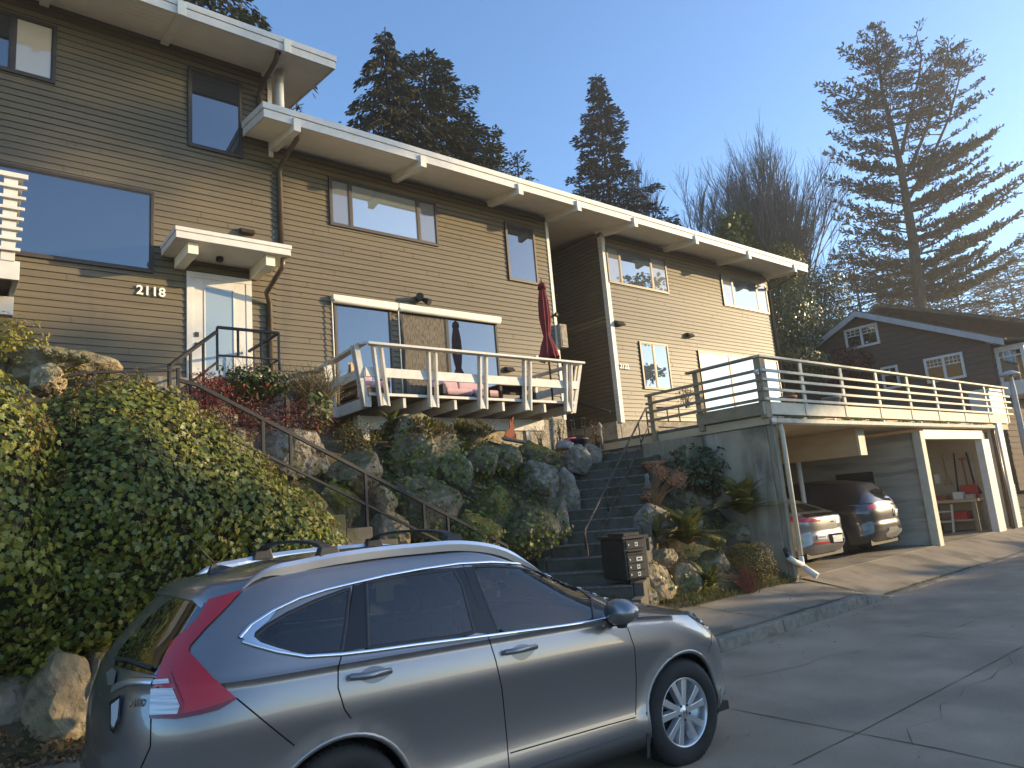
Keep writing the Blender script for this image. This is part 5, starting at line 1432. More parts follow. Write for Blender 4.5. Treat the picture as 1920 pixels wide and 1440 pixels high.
B_ = [
 (478,605,800,895,9.85,'rock_pale','broad pale lichen-spotted boulder under the red shrub, crossed by the slanting black railing'),
 (598,712,855,930,9.7,'rock','grey boulder with a sunlit right end, just below the small-leaved bush'),
 (716,842,800,935,10.0,'rock','largest dark flat-faced boulder near the top of the slope below the deck'),
 (828,882,852,922,9.5,'rock_pale','pointed pale boulder standing in ivy in the middle of the slope'),
 (742,842,900,1000,9.2,'rock','big rounded brown-grey boulder behind the railing foot'),
 (878,930,835,885,9.9,'rock','small dark boulder right of the pointed pale one, just under the flat plank'),
 (925,972,842,890,9.9,'rock','dark squat boulder under the deck support post'),
 (985,1042,872,948,9.6,'rock_pale','grey slab-like boulder leaning right of the weedy patch'),
 (1046,1084,892,965,9.5,'rock_pale','tall narrow grey boulder close to the left edge of the long stairs'),
 (885,965,925,1000,9.1,'rock_moss','dark boulder covered in green moss in the lower middle of the slope'),
 (940,1035,965,1045,8.7,'rock','low dark boulder just above the car roof near the stairs'),
 (700,738,918,965,9.3,'rock_tan','narrow tan jagged boulder with yellow moss beside the railing baluster'),
 (684,752,965,1040,8.95,'rock','brown-grey boulder at the bottom right of the side stairs'),
 (835,930,975,1050,8.8,'rock_moss','olive mossy boulder right above the front roof bar of the car'),
 (532,602,918,968,8.7,'rock_moss','round yellow-mossy boulder above the right end of the ivy mound'),
 (1058,1102,838,885,10.1,'rock_pale','smooth blue-grey stone below the dark plant pots'),
 (1095,1124,838,880,10.3,'rock_pale','small upright grey stone at the head of the long stairs'),
 (950,1042,828,885,10.0,'rock_moss','flat-topped mossy boulder left of the blue-grey stone'),
 (1022,1068,940,1030,9.0,'rock','upright dark boulder beside the lower steps of the long stairs'),
 (838,905,795,838,10.4,'rock','flat grey stone on the crest beneath the deck beam'),
 (722,790,778,818,10.5,'rock_tan','small sunlit tan stone under the left part of the deck beam'),
 (590,660,905,985,9.6,'rock_moss','shadowed mossy boulder behind the slanting railing, left of the tan jagged one'),
 (640,720,1000,1050,9.0,'rock','grey boulder half hidden by the car roof bars'),
 (1236,1338,905,990,8.6,'rock','large smooth grey-brown boulder right of the dried flower shrub'),
 (1192,1262,955,1020,7.9,'rock_pale','blue-grey boulder behind the mailboxes'),
 (1255,1312,968,1012,8.1,'rock','grey boulder between the two upper ferns'),
 (1186,1268,1062,1140,7.35,'rock_tan','sunlit tan boulder touching the right side of the mailbox post'),
 (1262,1312,1072,1140,7.3,'rock_tan','small tan boulder second from the mailbox post'),
 (1305,1368,1035,1090,7.5,'rock','dark shaded boulder behind the clipped golden hedge'),
 (1350,1412,985,1032,7.9,'rock','grey boulder with dead twigs below the highest fern'),
 (1308,1362,1000,1040,7.75,'rock_moss','dark boulder capped with bright yellow moss beside the hedge'),
 (1215,1268,1028,1068,7.55,'rock','dark grey boulder directly right of the letterbox doors'),
 (1325,1400,905,965,8.8,'rock','grey boulder leaning against the carport wall below the rhododendron'),
 (1172,1232,1095,1150,7.2,'rock','low grey stone at the foot of the mailbox post'),
 (0,138,1245,1410,7.35,'rock_tan','largest sunlit tan boulder at the left foot of the ivy'),
 (108,215,1255,1400,7.30,'rock','shaded brown boulder between the big tan boulder and the car tailgate'),
 (-60,20,1270,1400,7.4,'rock','mossy boulder cut off by the left edge of the picture'),
 (22,162,652,715,9.6,'rock_tan','reddish-brown boulder overhanging under the grey succulents'),
 (48,108,688,738,9.2,'rock_tan','tan stone propping the overhanging reddish boulder'),
 (108,232,703,785,9.7,'rock','big grey boulder behind the low guard rail above the ivy'),
 (195,268,712,770,10.2,'rock_tan','sunlit brown stone beside the silvery rosette plant'),
]
for i, (x0,x1,y0,y1,Y,m,l) in enumerate(B_): boulder(x0,x1,y0,y1,Y,m,l,seed=i+1)

# ------------------------------------------------------------------ leaves
LEAF = {
 'ivy': ([(0,-.5),(.22,-.42),(.52,-.30),(.30,-.05),(.46,.18),(.17,.16),(0,.55),(-.17,.16),(-.46,.18),(-.30,-.05),(-.52,-.30),(-.22,-.42)], .10),
 'oval': ([(0,-.5),(.20,-.25),(.26,.05),(.16,.32),(0,.5),(-.16,.32),(-.26,.05),(-.20,-.25)], .12),
 'lance': ([(0,-.5),(.10,-.2),(.11,.1),(0,.5),(-.11,.1),(-.10,-.2)], .08),
 'lance2': ([(0,-.5),(.13,-.15),(.15,.1),(0,.5),(-.15,.1),(-.13,-.15)], .05),
 'needle': ([(-.05,-.5),(.05,-.5),(.03,.5),(-.03,.5)], .0),
 'spray': ([(0,-.5),(.16,-.28),(.10,-.2),(.24,-.02),(.13,.05),(.18,.28),(.06,.25),(0,.5),(-.06,.25),(-.18,.28),(-.13,.05),(-.24,-.02),(-.10,-.2),(-.16,-.28)], .10),
}
class Leaves:
    """many small leaves: position, growing direction, normal, size, material"""
    def __init__(s): s.v = []; s.f = []; s.m = []
    def leaf(s, p, d, n, size, kind='oval', mi=0, wid=1.0):
        sh, fold = LEAF[kind]
        d = d.normalized(); x = d.cross(n)
        if x.length < 1e-4: x = d.orthogonal()
        x.normalize(); n = x.cross(d)
        b = len(s.v)
        for u, v in sh:
            q = p+x*(u*size*wid)+d*((v+.5)*size)+n*(abs(u)*fold*size*1.2-(v*v)*fold*size*.8)
            s.v.append((q.x, q.y, q.z))
        k = len(sh)
        s.f.append(tuple(range(b, b+k))); s.m.append(mi)
    def twig(s, pts, r0, r1, mi=0, n=3):
        pts = [Vector(p) for p in pts]; L = len(pts); b = len(s.v)
        d = (pts[-1]-pts[0]).normalized() if (pts[-1]-pts[0]).length > 0 else Vector((0,0,1))
        a = d.orthogonal().normalized(); c = d.cross(a)
        for i, p in enumerate(pts):
            r = r0+(r1-r0)*i/max(1, L-1)
            for k in range(n):
                t = 6.2832*k/n; q = p+(a*math.cos(t)+c*math.sin(t))*r; s.v.append((q.x,q.y,q.z))
        for i in range(L-1):
            for k in range(n):
                s.f.append((b+i*n+k, b+i*n+(k+1) % n, b+(i+1)*n+(k+1) % n, b+(i+1)*n+k)); s.m.append(mi)
    def build(s, name, mats, parent=None):
        me = bpy.data.meshes.new(name); me.from_pydata(s.v, [], s.f)
        for m in (mats if isinstance(mats, (list, tuple)) else [mats]): me.materials.append(m)
        me.polygons.foreach_set('material_index', s.m); me.update()
        return link(me, name, parent)
def rv(rng): return Vector((rng.gauss(0,1), rng.gauss(0,1), rng.gauss(0,1))).normalized()
M['ivy_a'] = leafmat('glossy_dark_ivy_leaf', (0.080,0.106,0.020), (0.130,0.152,0.028), rough=.42, spec=.4, trans=.18, scale=9)
M['ivy_b'] = leafmat('fresh_ivy_leaf', (0.18,0.185,0.024), (0.26,0.24,0.04), rough=.42, spec=.4, trans=.25, scale=9)
M['ivy_c'] = leafmat('yellowing_ivy_leaf', (0.15,0.14,0.025), (0.20,0.16,0.04), rough=.4, trans=.3, scale=9)
M['ivy_seed'] = leafmat('brown_ivy_flower_head', (0.16,0.11,0.05), (0.22,0.15,0.07), rough=.8, spec=.1, trans=.1)
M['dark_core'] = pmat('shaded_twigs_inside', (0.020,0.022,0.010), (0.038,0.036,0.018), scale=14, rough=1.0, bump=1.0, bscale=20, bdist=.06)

def ivy_bush(name, label, x0, x1, prof, ztop, dens, seed, flower=.0, bright=.3, ybase=0.0, edge=.35):
    """ivy covering a bank; prof: list of (y, fraction of height); ztop(x)"""
    rng = random.Random(seed)
    t = thing(name, label, 'ivy', ((x0+x1)/2, prof[0][0], .4))
    NX, NS = 60, 30
    def S(u, v):
        x = x0+(x1-x0)*u
        zt = ztop(x)
        y = lerp_prof(v, [(i/(len(prof)-1), p[0]) for i, p in enumerate(prof)])
        k = lerp_prof(v, [(i/(len(prof)-1), p[1]) for i, p in enumerate(prof)])
        z0_ = .75+.2*noise.noise(V(x*1.5, seed, 0))
        e = min(1, (1-u)/.12)**.5 if u > .88 else 1
        y2 = prof[-1][0]+(y-prof[-1][0])*e+ybase
        p = V(x, y2, z0_+(zt-z0_)*k)
        b = .34*noise.noise(V(x*1.1, p.z*1.1, seed))+.10*noise.noise(V(x*3, p.z*3, seed+9))
        p += V(.05, -.8, .35)*b
        return p
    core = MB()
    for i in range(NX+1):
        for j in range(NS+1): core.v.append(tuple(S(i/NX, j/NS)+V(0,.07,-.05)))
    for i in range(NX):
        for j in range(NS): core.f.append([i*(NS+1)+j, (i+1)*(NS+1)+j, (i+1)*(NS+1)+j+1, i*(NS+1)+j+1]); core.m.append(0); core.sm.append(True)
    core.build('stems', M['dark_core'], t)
    L = Leaves()
    area = (x1-x0)*3.2
    for _ in range(int(area*dens)):
        u = rng.random(); v = rng.random()
        p = S(u, v); a = S(min(1,u+.01), v)-S(max(0,u-.01), v); b = S(u, min(1,v+.02))-S(u, max(0,v-.02))
        n = a.cross(b)
        if n.length < 1e-6: continue
        n.normalize()
        if n.y > .3: n = -n
        n2 = (n+rv(rng)*.55+SUN*.12).normalized()
        d = (V(0,0,-1)+rv(rng)*.7+n*.25); d = d-n2*d.dot(n2)
        if d.length < .05: continue
        sz = rng.uniform(.026,.072)
        out = rng.random()**2*.16
        hn = noise.noise(p*1.3+V(seed,0,0))
        r = rng.random()
        mi = 2 if r > .96 else (1 if r < bright+.45*hn else 0)
        L.leaf(p+n*(out-.02), d, n2, sz, 'ivy', mi)
    fl = flower
    for _ in range(int(area*fl)):
        u = rng.random(); v = rng.uniform(.35,1); p = S(u, v)
        if noise.noise(p*1.7) < -.05: continue
        n = V(0,-.4,1)+rv(rng)*.5
        c = p+n*.14
        for _k in range(16):
            L.leaf(c+rv(rng)*.032, rv(rng), rv(rng), rng.uniform(.015,.028), 'oval', 3)
        L.twig([p, c], .004, .003, 3)
    L.build('leaves', [M['ivy_a'], M['ivy_b'], M['ivy_c'], M['ivy_seed']], t)
    return t
zt1 = lambda x: lerp_prof(x, [(-3,3.0),(.6,2.95),(.95,3.2),(1.6,3.42),(2.15,3.2),(2.5,2.92),(2.95,2.42),(3.3,2.05),(3.55,1.7),(3.85,1.0)])
ivy_bush('ivy_mound', 'big dark green ivy mound covering the bank behind the grey car', -.2, 3.9, [(7.75,.0),(7.35,.12),(7.05,.30),(7.0,.5),(7.2,.7),(7.6,.88),(8.0,1.0),(8.5,.99)], zt1, 1400, 11, flower=26, bright=.30)
zt2 = lambda x: lerp_prof(x, [(-3,3.55),(-.5,3.55),(.25,3.42),(.62,3.05),(.82,2.6),(1.0,1.6)])
ivy_bush('ivy_mound', 'brighter yellow-green ivy with brown flower heads at the left edge of the picture', -2.2, .95, [(7.6,.0),(7.1,.12),(6.85,.32),(6.75,.55),(6.9,.8),(7.2,.95),(7.7,1.0)], zt2, 1400, 12, flower=60, bright=.62)

# scatter over slope and boulders
bpy.context.view_layer.update()
def world_bvh(objs):
    vs, fs = [], []
    for o in objs:
        b = len(vs); mw_ = o.matrix_world
        vs += [mw_ @ v.co for v in o.data.vertices]; fs += [[i+b for i in p.vertices] for p in o.data.polygons]
    return BVHTree.FromPolygons(vs, fs)
GB = world_bvh(OBST+[bpy.data.objects['ground']])
CAMP = V(0,0,CAMZ)
def drop(px, py):
    d = ray(px, py).normalized(); p, n, i, t = GB.ray_cast(CAMP, d)
    if p is None: return None, None
    return p, (n if n.dot(d) < 0 else -n)
L = Leaves(); rng = random.Random(5)
for (cx, cy, rx_, ry_, k, br) in ((745,850,40,60,260,.2),(722,805,28,40,170,.35),(790,868,42,40,260,.35),(845,880,55,28,200,.3),(865,840,40,26,230,.55),(905,858,50,20,200,.3),(820,1000,70,40,420,.45),(765,915,45,28,200,.3),
        (935,830,70,24,260,.5),(900,935,45,55,260,.2),(1000,1000,50,40,300,.25),(1030,1010,40,35,200,.3),(960,880,70,35,320,.15),(1075,985,18,40,90,.2),(1105,905,20,14,60,.2),(560,905,50,40,130,.2),(620,1000,30,40,120,.3),(980,930,60,60,300,.12),
        (1320,905,50,35,260,.2),(1260,960,40,20,90,.2),(1330,985,40,18,90,.2),(1300,1095,50,20,160,.3),(1140,860,40,12,60,.2),(860,1020,60,25,260,.35),(670,905,40,18,80,.3),(960,1020,60,30,300,.2)):
    for _ in range(int(k*.42)):
        px, py = rng.gauss(cx, rx_*.6), rng.gauss(cy, ry_*.6)
        p, n = drop(px, py)
        if p is None or p.y < 7.1 or p.y > 12.5: continue
        n2 = (n+rv(rng)*.6+V(0,-.2,.3)).normalized(); d = V(0,0,-1)+rv(rng)*.8; d = d-n2*d.dot(n2)
        if d.length < .05: continue
        L.leaf(p+n*rng.uniform(.01,.09), d, n2, rng.uniform(.04,.085), 'ivy', 1 if rng.random() < br else 0)
tag(L.build('trailing_ivy', [M['ivy_a'], M['ivy_b']]), kind='stuff')
# small weeds and moss tufts on the slope
M['weed'] = leafmat('small_weed_leaf', (0.065,0.085,0.022), (0.11,0.115,0.03), rough=.6, trans=.25, scale=5)
M['dry'] = leafmat('dry_brown_stem', (0.16,0.10,0.05), (0.24,0.16,0.08), rough=.9, spec=.1, trans=.15, scale=5)
M['mossleaf'] = leafmat('moss_tuft', (0.10,0.095,0.018), (0.16,0.14,0.03), rough=.9, spec=.1, trans=.15, scale=5)
L = Leaves(); rng = random.Random(8)
def tuft(px, py, mi, k, s, spread=.05):
    p, n = drop(px, py)
    if p is None or p.y < 7.03 or p.y > 12.9: return
    for _ in range(k):
        d = (n*.6+V(0,-.15,.8)+rv(rng)*.6)
        L.leaf(p+rv(rng)*spread*V(1,1,.2).length*.5, d, rv(rng), rng.uniform(.5,1.2)*s, 'lance' if mi != 2 else 'oval', mi)
for _ in range(620):
    px, py = rng.uniform(470,1120), rng.uniform(790,1060)
    tuft(px, py, 0 if rng.random() < .62 else (2 if rng.random() < .75 else 1), 5, .05)
for _ in range(380): tuft(rng.gauss(965,45), rng.gauss(930,50), 0, 5, .055)
for _ in range(420): tuft(rng.uniform(1180,1440), rng.uniform(830,1130), 0 if rng.random() < .5 else (2 if rng.random() < .6 else 1), 5, .05)
for _ in range(500): tuft(rng.gauss(880,80), rng.gauss(805,10), rng.choice([0,1,1,2]), 4, .09)
for _ in range(500): tuft(rng.uniform(100,330), rng.uniform(690,780), rng.choice([0,2,1]), 4, .05)
tag(L.build('ground_weeds', [M['weed'], M['dry'], M['mossleaf']]), kind='stuff')
# grass and weeds at the foot of the slope, along the sidewalk
L = Leaves(); rng = random.Random(9)
for _ in range(5200):
    x = rng.uniform(5.5,12.1); y = 7.0+abs(rng.gauss(0,.22))-.06*rng.random()+.05*noise.noise(V(x*2,0,0))
    if x < 9 and rng.random() < .6: continue
    z = .20+max(0,y-7.0)*.6
    L.leaf(V(x,y,z-.01), V(rng.gauss(0,.5), rng.gauss(-.2,.5), 1), rv(rng), rng.uniform(.03,.10), 'lance', 0, .7)
for _ in range(900):
    x = rng.uniform(12.4,17); y = kerby(x)+.16+abs(rng.gauss(0,.05)); L.leaf(V(x,y,kz(x)+.0), V(rng.gauss(0,.6), rng.gauss(0,.6), 1), rv(rng), rng.uniform(.015,.04), 'lance', 0)
tag(L.build('grass', M['grass']), kind='stuff')
M['litter'] = leafmat('fallen_brown_leaf', (0.13,0.07,0.03), (0.26,0.15,0.06), rough=.7, trans=.1, scale=7)
L = Leaves(); rng = random.Random(10)
for _ in range(1900):
    x = rng.uniform(-.8,2.6); y = rng.gauss(7.02,.16)
    z = .19+max(0,y-7.02)*.9+rng.random()*.04
    L.leaf(V(x,y,z), rv(rng)*V(1,1,.3).length, (V(0,-.2,1)+rv(rng)*.6).normalized(), rng.uniform(.03,.07), 'oval', 0)
for _ in range(420):
    x = rng.uniform(2.6,12); y = rng.choice([rng.gauss(6.95,.12), rng.gauss(5.30,.05), rng.uniform(5.7,7)]) 
    if y < 5.55: z = roadz(x)+.012
    else: z = .2
    if 5.55 < y < 7.05: z = wp(x, min(y,7.0)).z+.01
    L.leaf(V(x,y,z), V(rng.gauss(0,1),rng.gauss(0,1),.1), (V(0,0,1)+rv(rng)*.4).normalized(), rng.uniform(.02,.05), 'oval', 0)
for _ in range(240):
    x = rng.uniform(3,16); y = 5.25-abs(rng.gauss(0,1.1)); L.leaf(V(x,y,roadz(x)+.008), V(rng.gauss(0,1),rng.gauss(0,1),.1), (V(0,0,1)+rv(rng)*.3).normalized(), rng.uniform(.015,.035), 'oval', 0)
tag(L.build('fallen_leaves', M['litter']), kind='stuff')

# ------------------------------------------------------------------ garden plants
M['fern'] = leafmat('sword_fern_leaf', (0.10,0.115,0.026), (0.19,0.18,0.045), rough=.5, trans=.3, scale=4)
M['fern_dry'] = leafmat('dry_fern_leaf', (0.22,0.13,0.05), (0.16,0.10,0.04), rough=.8, trans=.2, scale=4)
M['rhodo'] = leafmat('dark_leathery_leaf', (0.042,0.062,0.026), (0.075,0.095,0.038), rough=.35, spec=.5, trans=.12, scale=4)
M['pinkflower'] = leafmat('pink_flower_petal', (0.42,0.14,0.20), (0.5,0.2,0.26), rough=.6, trans=.3)
M['golden'] = leafmat('golden_box_leaf', (0.22,0.135,0.03), (0.11,0.095,0.022), rough=.5, trans=.25, scale=6)
M['redleaf'] = leafmat('dark_red_leaf', (0.085,0.014,0.012), (0.15,0.028,0.018), rough=.5, trans=.25, scale=5)
M['redbright'] = leafmat('bright_red_leaf', (0.35,0.03,0.03), (0.26,0.03,0.03), rough=.5, trans=.3)
M['grey_green'] = leafmat('grey_green_leaf', (0.13,0.145,0.085), (0.19,0.19,0.11), rough=.7, trans=.2, scale=5)
M['variegated'] = leafmat('cream_edged_leaf', (0.10,0.15,0.04), (0.34,0.33,0.16), rough=.4, trans=.25, scale=16)
M['midgreen'] = leafmat('mid_green_leaf', (0.045,0.070,0.018), (0.080,0.100,0.028), rough=.45, trans=.25, scale=5)
M['yellowleaf'] = leafmat('yellow_leaf', (0.30,0.24,0.03), (0.20,0.20,0.04), rough=.5, trans=.35, scale=5)
M['drypink'] = leafmat('dry_pinkish_flower', (0.27,0.155,0.10), (0.36,0.22,0.145), rough=.9, spec=.1, trans=.2, scale=5)
M['bark'] = pmat('grey_brown_bark', (0.06,0.047,0.035), (0.12,0.095,0.07), scale=8, rough=.95, bump=.8, bscale=16, stretch=(2,2,.5), bdist=.03)
def fern(px, py, Y, h, label, seed, nf=26, dry=.12):
    rng = random.Random(seed); c = at(px, py, Y=Y)
    t = thing('sword_fern', label, 'fern', c)
    L = Leaves()
    for k in range(nf):
        a = rng.uniform(0, 6.283); ln = h*rng.uniform(.8,1.25); up = rng.uniform(.75,1.75)
        d0 = V(math.cos(a), math.sin(a), 0); mi = 1 if rng.random() < dry else 0
        pts = []
        for i in range(15):
            s = i/14; pts.append(c+d0*(ln*s*(.45+.5*s)/max(.75,up))+V(0,0,ln*(up*s*.92-.66*s*s)))
        L.twig(pts, .006, .002, mi)
        for i in range(1, 14):
            tg = (pts[min(14,i+1)]-pts[i-1]).normalized(); sd = tg.cross(V(0,0,1)).normalized(); nn = sd.cross(tg)
            w = ln*.17*math.sin(math.pi*(.12+.86*(i/14)**.8))
            for sg in (-1, 1):
                for o in (0, .5):
                    q = pts[i].lerp(pts[i+1], o)
                    L.leaf(q, sd*sg+tg*.35-nn*.15+rv(rng)*.1, nn, w*rng.uniform(.85,1.1), 'lance', mi, 1.5)
    L.build('fronds', [M['fern'], M['fern_dry']], t); return t
def shrub(name, label, cat, px, py, Y, rx_, ry_, rz_2, n, size, mats, weights, kind='oval', seed=1, stems=10, sheath=.35, up=.3, group=None, lumps=3.0, boxy=False):
    rng = random.Random(seed); c = at(px, py, Y=Y)
    t = thing(name, label, cat, c-V(0,0,rz_2), group)
    L = Leaves(); S = Leaves()
    tips = []
    for _ in range(stems):
        e = c+V(rx_*rng.uniform(-.7,.7), ry_*rng.uniform(-.7,.7), rz_2*rng.uniform(.0,.8)); b = c+V(rx_*rng.uniform(-.2,.2), ry_*rng.uniform(-.2,.2), -rz_2)
        m_ = b.lerp(e, .5)+V(rng.uniform(-.1,.1)*rx_, 0, .1*rz_2); S.twig([b, m_, e], .012*max(.6,rz_2*2), .004)
    for _ in range(n):
        d = rv(rng); r = rng.random()**sheath*(1+.28*noise.noise(d*lumps+V(seed,0,0)))
        if boxy: d = d/max(abs(d.x),abs(d.y),abs(d.z))**.75; r = min(1, r)
        p = c+V(d.x*rx_*r, d.y*ry_*r, d.z*rz_2*r)
        if not boxy and noise.noise(p*5.5+V(0,seed,0)) < -.28: continue
        nn = (d+rv(rng)*.8+V(0,0,.3)).normalized(); g = d*.5+V(0,0,up)+rv(rng)*.6; g = g-nn*g.dot(nn)
        if g.length < .05: continue
        x = rng.random(); mi = 0; acc = 0
        for k, w_ in enumerate(weights):
            acc += w_
            if x <= acc: mi = k; break
        L.leaf(p, g, nn, size*rng.uniform(.65,1.25), kind, mi)
    L.build('leaves', [M[m] for m in mats], t); S.build('stems', M['bark'], t)
    return t
fern(1396,966,7.55,.72,'golden-green sword fern high against the carport wall',21, nf=46)
fern(1290,1022,7.55,.66,'broad sword fern right of the mailboxes with arching fronds',22, nf=46)
fern(1232,1008,7.8,.42,'small yellowish fern directly behind the mailboxes',23, nf=18)
fern(1330,1102,7.15,.42,'low dark green fern in front of the red-stemmed plant at the sidewalk',24, nf=24, dry=.03)
fern(735,800,10.4,.30,'small fern under the left end of the deck beam',25, nf=14, dry=.1)
shrub('rhododendron','dark green rhododendron with two pink flowers against the carport side wall','shrub',1315,882,8.5,.98,.5,.52,2600,.11,['rhodo','midgreen','pinkflower'],[.82,.165,.015],'oval',31, up=-.1)
shrub('clipped_hedge','small clipped golden box hedge at the carport post','hedge',1408,1052,7.25,.40,.34,.30,5200,.030,['golden','midgreen'],[.7,.3],'oval',32, sheath=.2, lumps=1, boxy=True)
# straw-like red stems
rng = random.Random(33); c = at(1402,1108,Y=7.02); t = thing('red_stemmed_plant','clump of reddish upright stems in front of the clipped golden hedge','plant',c); L = Leaves()
for _ in range(150):
    b = c+V(rng.gauss(0,.10),rng.gauss(0,.07),-.03); e = b+V(rng.gauss(0,.10),rng.gauss(0,.06),rng.uniform(.2,.45)); L.twig([b, b.lerp(e,.5)+rv(rng)*.02, e], .004, .002, 0)
    for _k in range(3): L.leaf(b.lerp(e,rng.uniform(.5,1)), rv(rng)+V(0,0,.6), rv(rng), .035, 'lance', rng.choice([0,1]))
M['redstem'] = leafmat('reddish_stem', (0.24,0.075,0.04), (0.16,0.055,0.03), rough=.8, trans=.1)
L.build('stems', [M['redstem'], M['dry']], t)
# dried flower shrub leaning over the boulder by the stairs
rng = random.Random(34); b0_ = at(1226,962,Y=8.15); t = thing('dried_hydrangea','dry pinkish-brown flower shrub leaning over the boulders right of the long stairs','shrub',b0_); L = Leaves()
for k in range(34):
    px = 1214+64*rng.random()+8*rng.random(); py = 878+24*rng.random()+.20*(px-1245)
    e = at(px, py, Y=8.0+rng.uniform(-.2,.25)); m_ = b0_.lerp(e,.55)+V(-.08,0,.06)
    L.twig([b0_+rv(rng)*.04, m_, e], .010, .004, 1)
    for _ in range(46):
        q = e+rv(rng)*.10*rng.random()**.5; L.leaf(q, rv(rng)+V(0,0,.3), rv(rng), rng.uniform(.022,.045), 'oval', 0)
for _ in range(10):
    e = at(1226+rng.gauss(0,9), 925+rng.gauss(0,10), Y=8.1); L.twig([b0_, e], .006, .003, 1)
    for _k in range(14): L.leaf(e+rv(rng)*.06, rv(rng), rv(rng), .03, 'oval', 0)
L.build('flower_heads', [M['drypink'], M['dry']], t)
# planting by the left-hand door
for i,(px,py,rx_,rz_2) in enumerate(((420,775,.55,.34),(500,790,.60,.36),(575,790,.42,.32),(385,735,.32,.30))):
    shrub('red_shrub',('dark red leafy shrub at the left below the door steps','dark red leafy shrub in the middle of the bed, hanging over the pale boulder','dark red leafy shrub at the right end of the bed beside the cream-edged plant','red-tipped shrub rising beside the slanting railing top')[i],'shrub',px,py,10.0,rx_,.42,rz_2,1700,.055,['redleaf','midgreen','redbright','dry'],[.78,.06,.04 if i != 3 else .2,.12],'lance',40+i, up=.2, group='red shrubs below the door')
shrub('green_shrub','mid green leafy shrub above the red shrubs, before the door landing','shrub',470,718,10.5,.62,.4,.26,1300,.075,['midgreen','rhodo','redbright'],[.68,.30,.02],'oval',45)
rng = random.Random(46); c = at(588,752,Y=10.5); t = thing('heather_bush','bushy grey-green heather with upright stems left of the white deck','shrub',c); L = Leaves()
for _ in range(330):
    e = c+V(rng.gauss(0,.30),rng.gauss(0,.2),rng.uniform(.18,.55)); b = c+V(rng.gauss(0,.16),rng.gauss(0,.12),-.12)
    L.twig([b,e], .004, .002, 1)
    for k in range(16):
        q = b.lerp(e, .35+.65*k/15); L.leaf(q, (e-b).normalized()+rv(rng)*.8, rv(rng), rng.uniform(.022,.04), 'lance', 0 if rng.random() < .85 else 1)
L.build('stems', [M['grey_green'], M['dry']], t)
rng = random.Random(47); c = at(500,745,Y=10.4); t = thing('tall_grass','sparse dry ornamental grass stalks above the green shrub','plant',c); L = Leaves()
for _ in range(60):
    b = c+V(rng.gauss(0,.25),rng.gauss(0,.12),0); e = b+V(rng.gauss(-.15,.22),rng.gauss(0,.1),rng.uniform(.4,.75)); m_ = b.lerp(e,.5)+V(0,0,.08); L.twig([b,m_,e], .004, .0015, 0)
L.build('stalks', [M['dry']], t)
shrub('variegated_shrub','small shrub with cream-edged pointed leaves at the left foot of the deck','shrub',596,772,9.9,.22,.2,.26,190,.12,['variegated','midgreen'],[.85,.15],'oval',48, up=.1)
shrub('small_leaved_bush','small-leaved brownish green bush cascading over a boulder left of the deck post','shrub',668,820,9.9,.36,.3,.30,2300,.032,['midgreen','golden','ivy_seed'],[.5,.3,.2],'oval',49, up=-.1)
shrub('yellow_shrub','yellow-leaved shrub at the left edge below the balcony','shrub',18,648,9.8,.42,.35,.34,900,.055,['yellowleaf','ivy_b'],[.7,.3],'oval',50)
shrub('brown_plant','brownish dry plant hanging between boulders behind the slanting railing','plant',690,920,9.15,.26,.18,.24,800,.03,['redstem','dry','weed'],[.35,.45,.2],'lance',51, up=-.2)
rng = random.Random(52)
def rosettes(name, label, spots, r, mats, k=26):
    c = sum((at(px,py,Y=Y) for px,py,Y in spots), Vector())/len(spots); t = thing(name, label, 'plant', c); L = Leaves()
    for px, py, Y in spots:
        o = at(px, py, Y=Y)
        for i in range(k):
            a = i*2.4; e = .15+.85*(i/k); L.leaf(o, V(math.cos(a)*e, math.sin(a)*e, 1.05-e), V(-math.cos(a)*.5, -math.sin(a)*.5, .8), r*(.6+.5*e), 'lance', rng.randrange(len(mats)), 1.5)
    L.build('leaves', [M[m] for m in mats], t)
rosettes('succulent_mat','pale grey-green succulents draped over the reddish boulder', [(75+i*9+rng.uniform(-3,3), 660+(i%3)*5+i*1.6, 9.4) for i in range(11)], .10, ['grey_green'], 16)
rosettes('silver_rosette','silvery spiky rosette plant behind the low guard rail', [(254,738,9.7)], .20, ['grey_green'], 34)
shrub('planter_shrub','thin orange-brown twiggy shrub in the wooden planter box','shrub',1286,742,9.0,.34,.2,.26,420,.035,['drypink','golden'],[.6,.4],'oval',53)
# ------------------------------------------------------------------ trees
M['cedar'] = leafmat('dark_olive_cedar_spray', (0.034,0.036,0.014), (0.070,0.064,0.023), rough=.8, spec=.15, trans=.12, scale=.8)
M['cedar_g'] = leafmat('green_cedar_spray', (0.038,0.046,0.014), (0.078,0.080,0.023), rough=.8, spec=.15, trans=.15, scale=.8)
M['cone'] = leafmat('brown_cone_cluster', (0.11,0.075,0.032), (0.16,0.11,0.05), rough=.9, spec=.1, trans=.1, scale=2)
M['spruce'] = leafmat('blue_grey_spruce_needles', (0.034,0.040,0.028), (0.066,0.068,0.042), rough=.8, spec=.15, trans=.1, scale=.8)
M['firn'] = leafmat('fir_needles', (0.042,0.044,0.020), (0.085,0.078,0.032), rough=.8, spec=.15, trans=.2, scale=.6)
M['bark_l'] = pmat('pale_grey_bark', (0.11,0.10,0.085), (0.20,0.18,0.15), scale=5, rough=.95, bump=.5, bscale=10)
M['bark_d'] = pmat('dark_fissured_bark', (0.04,0.033,0.027), (0.085,0.07,0.055), scale=5, rough=1, bump=1.0, bscale=9, stretch=(2,2,.4), bdist=.05)
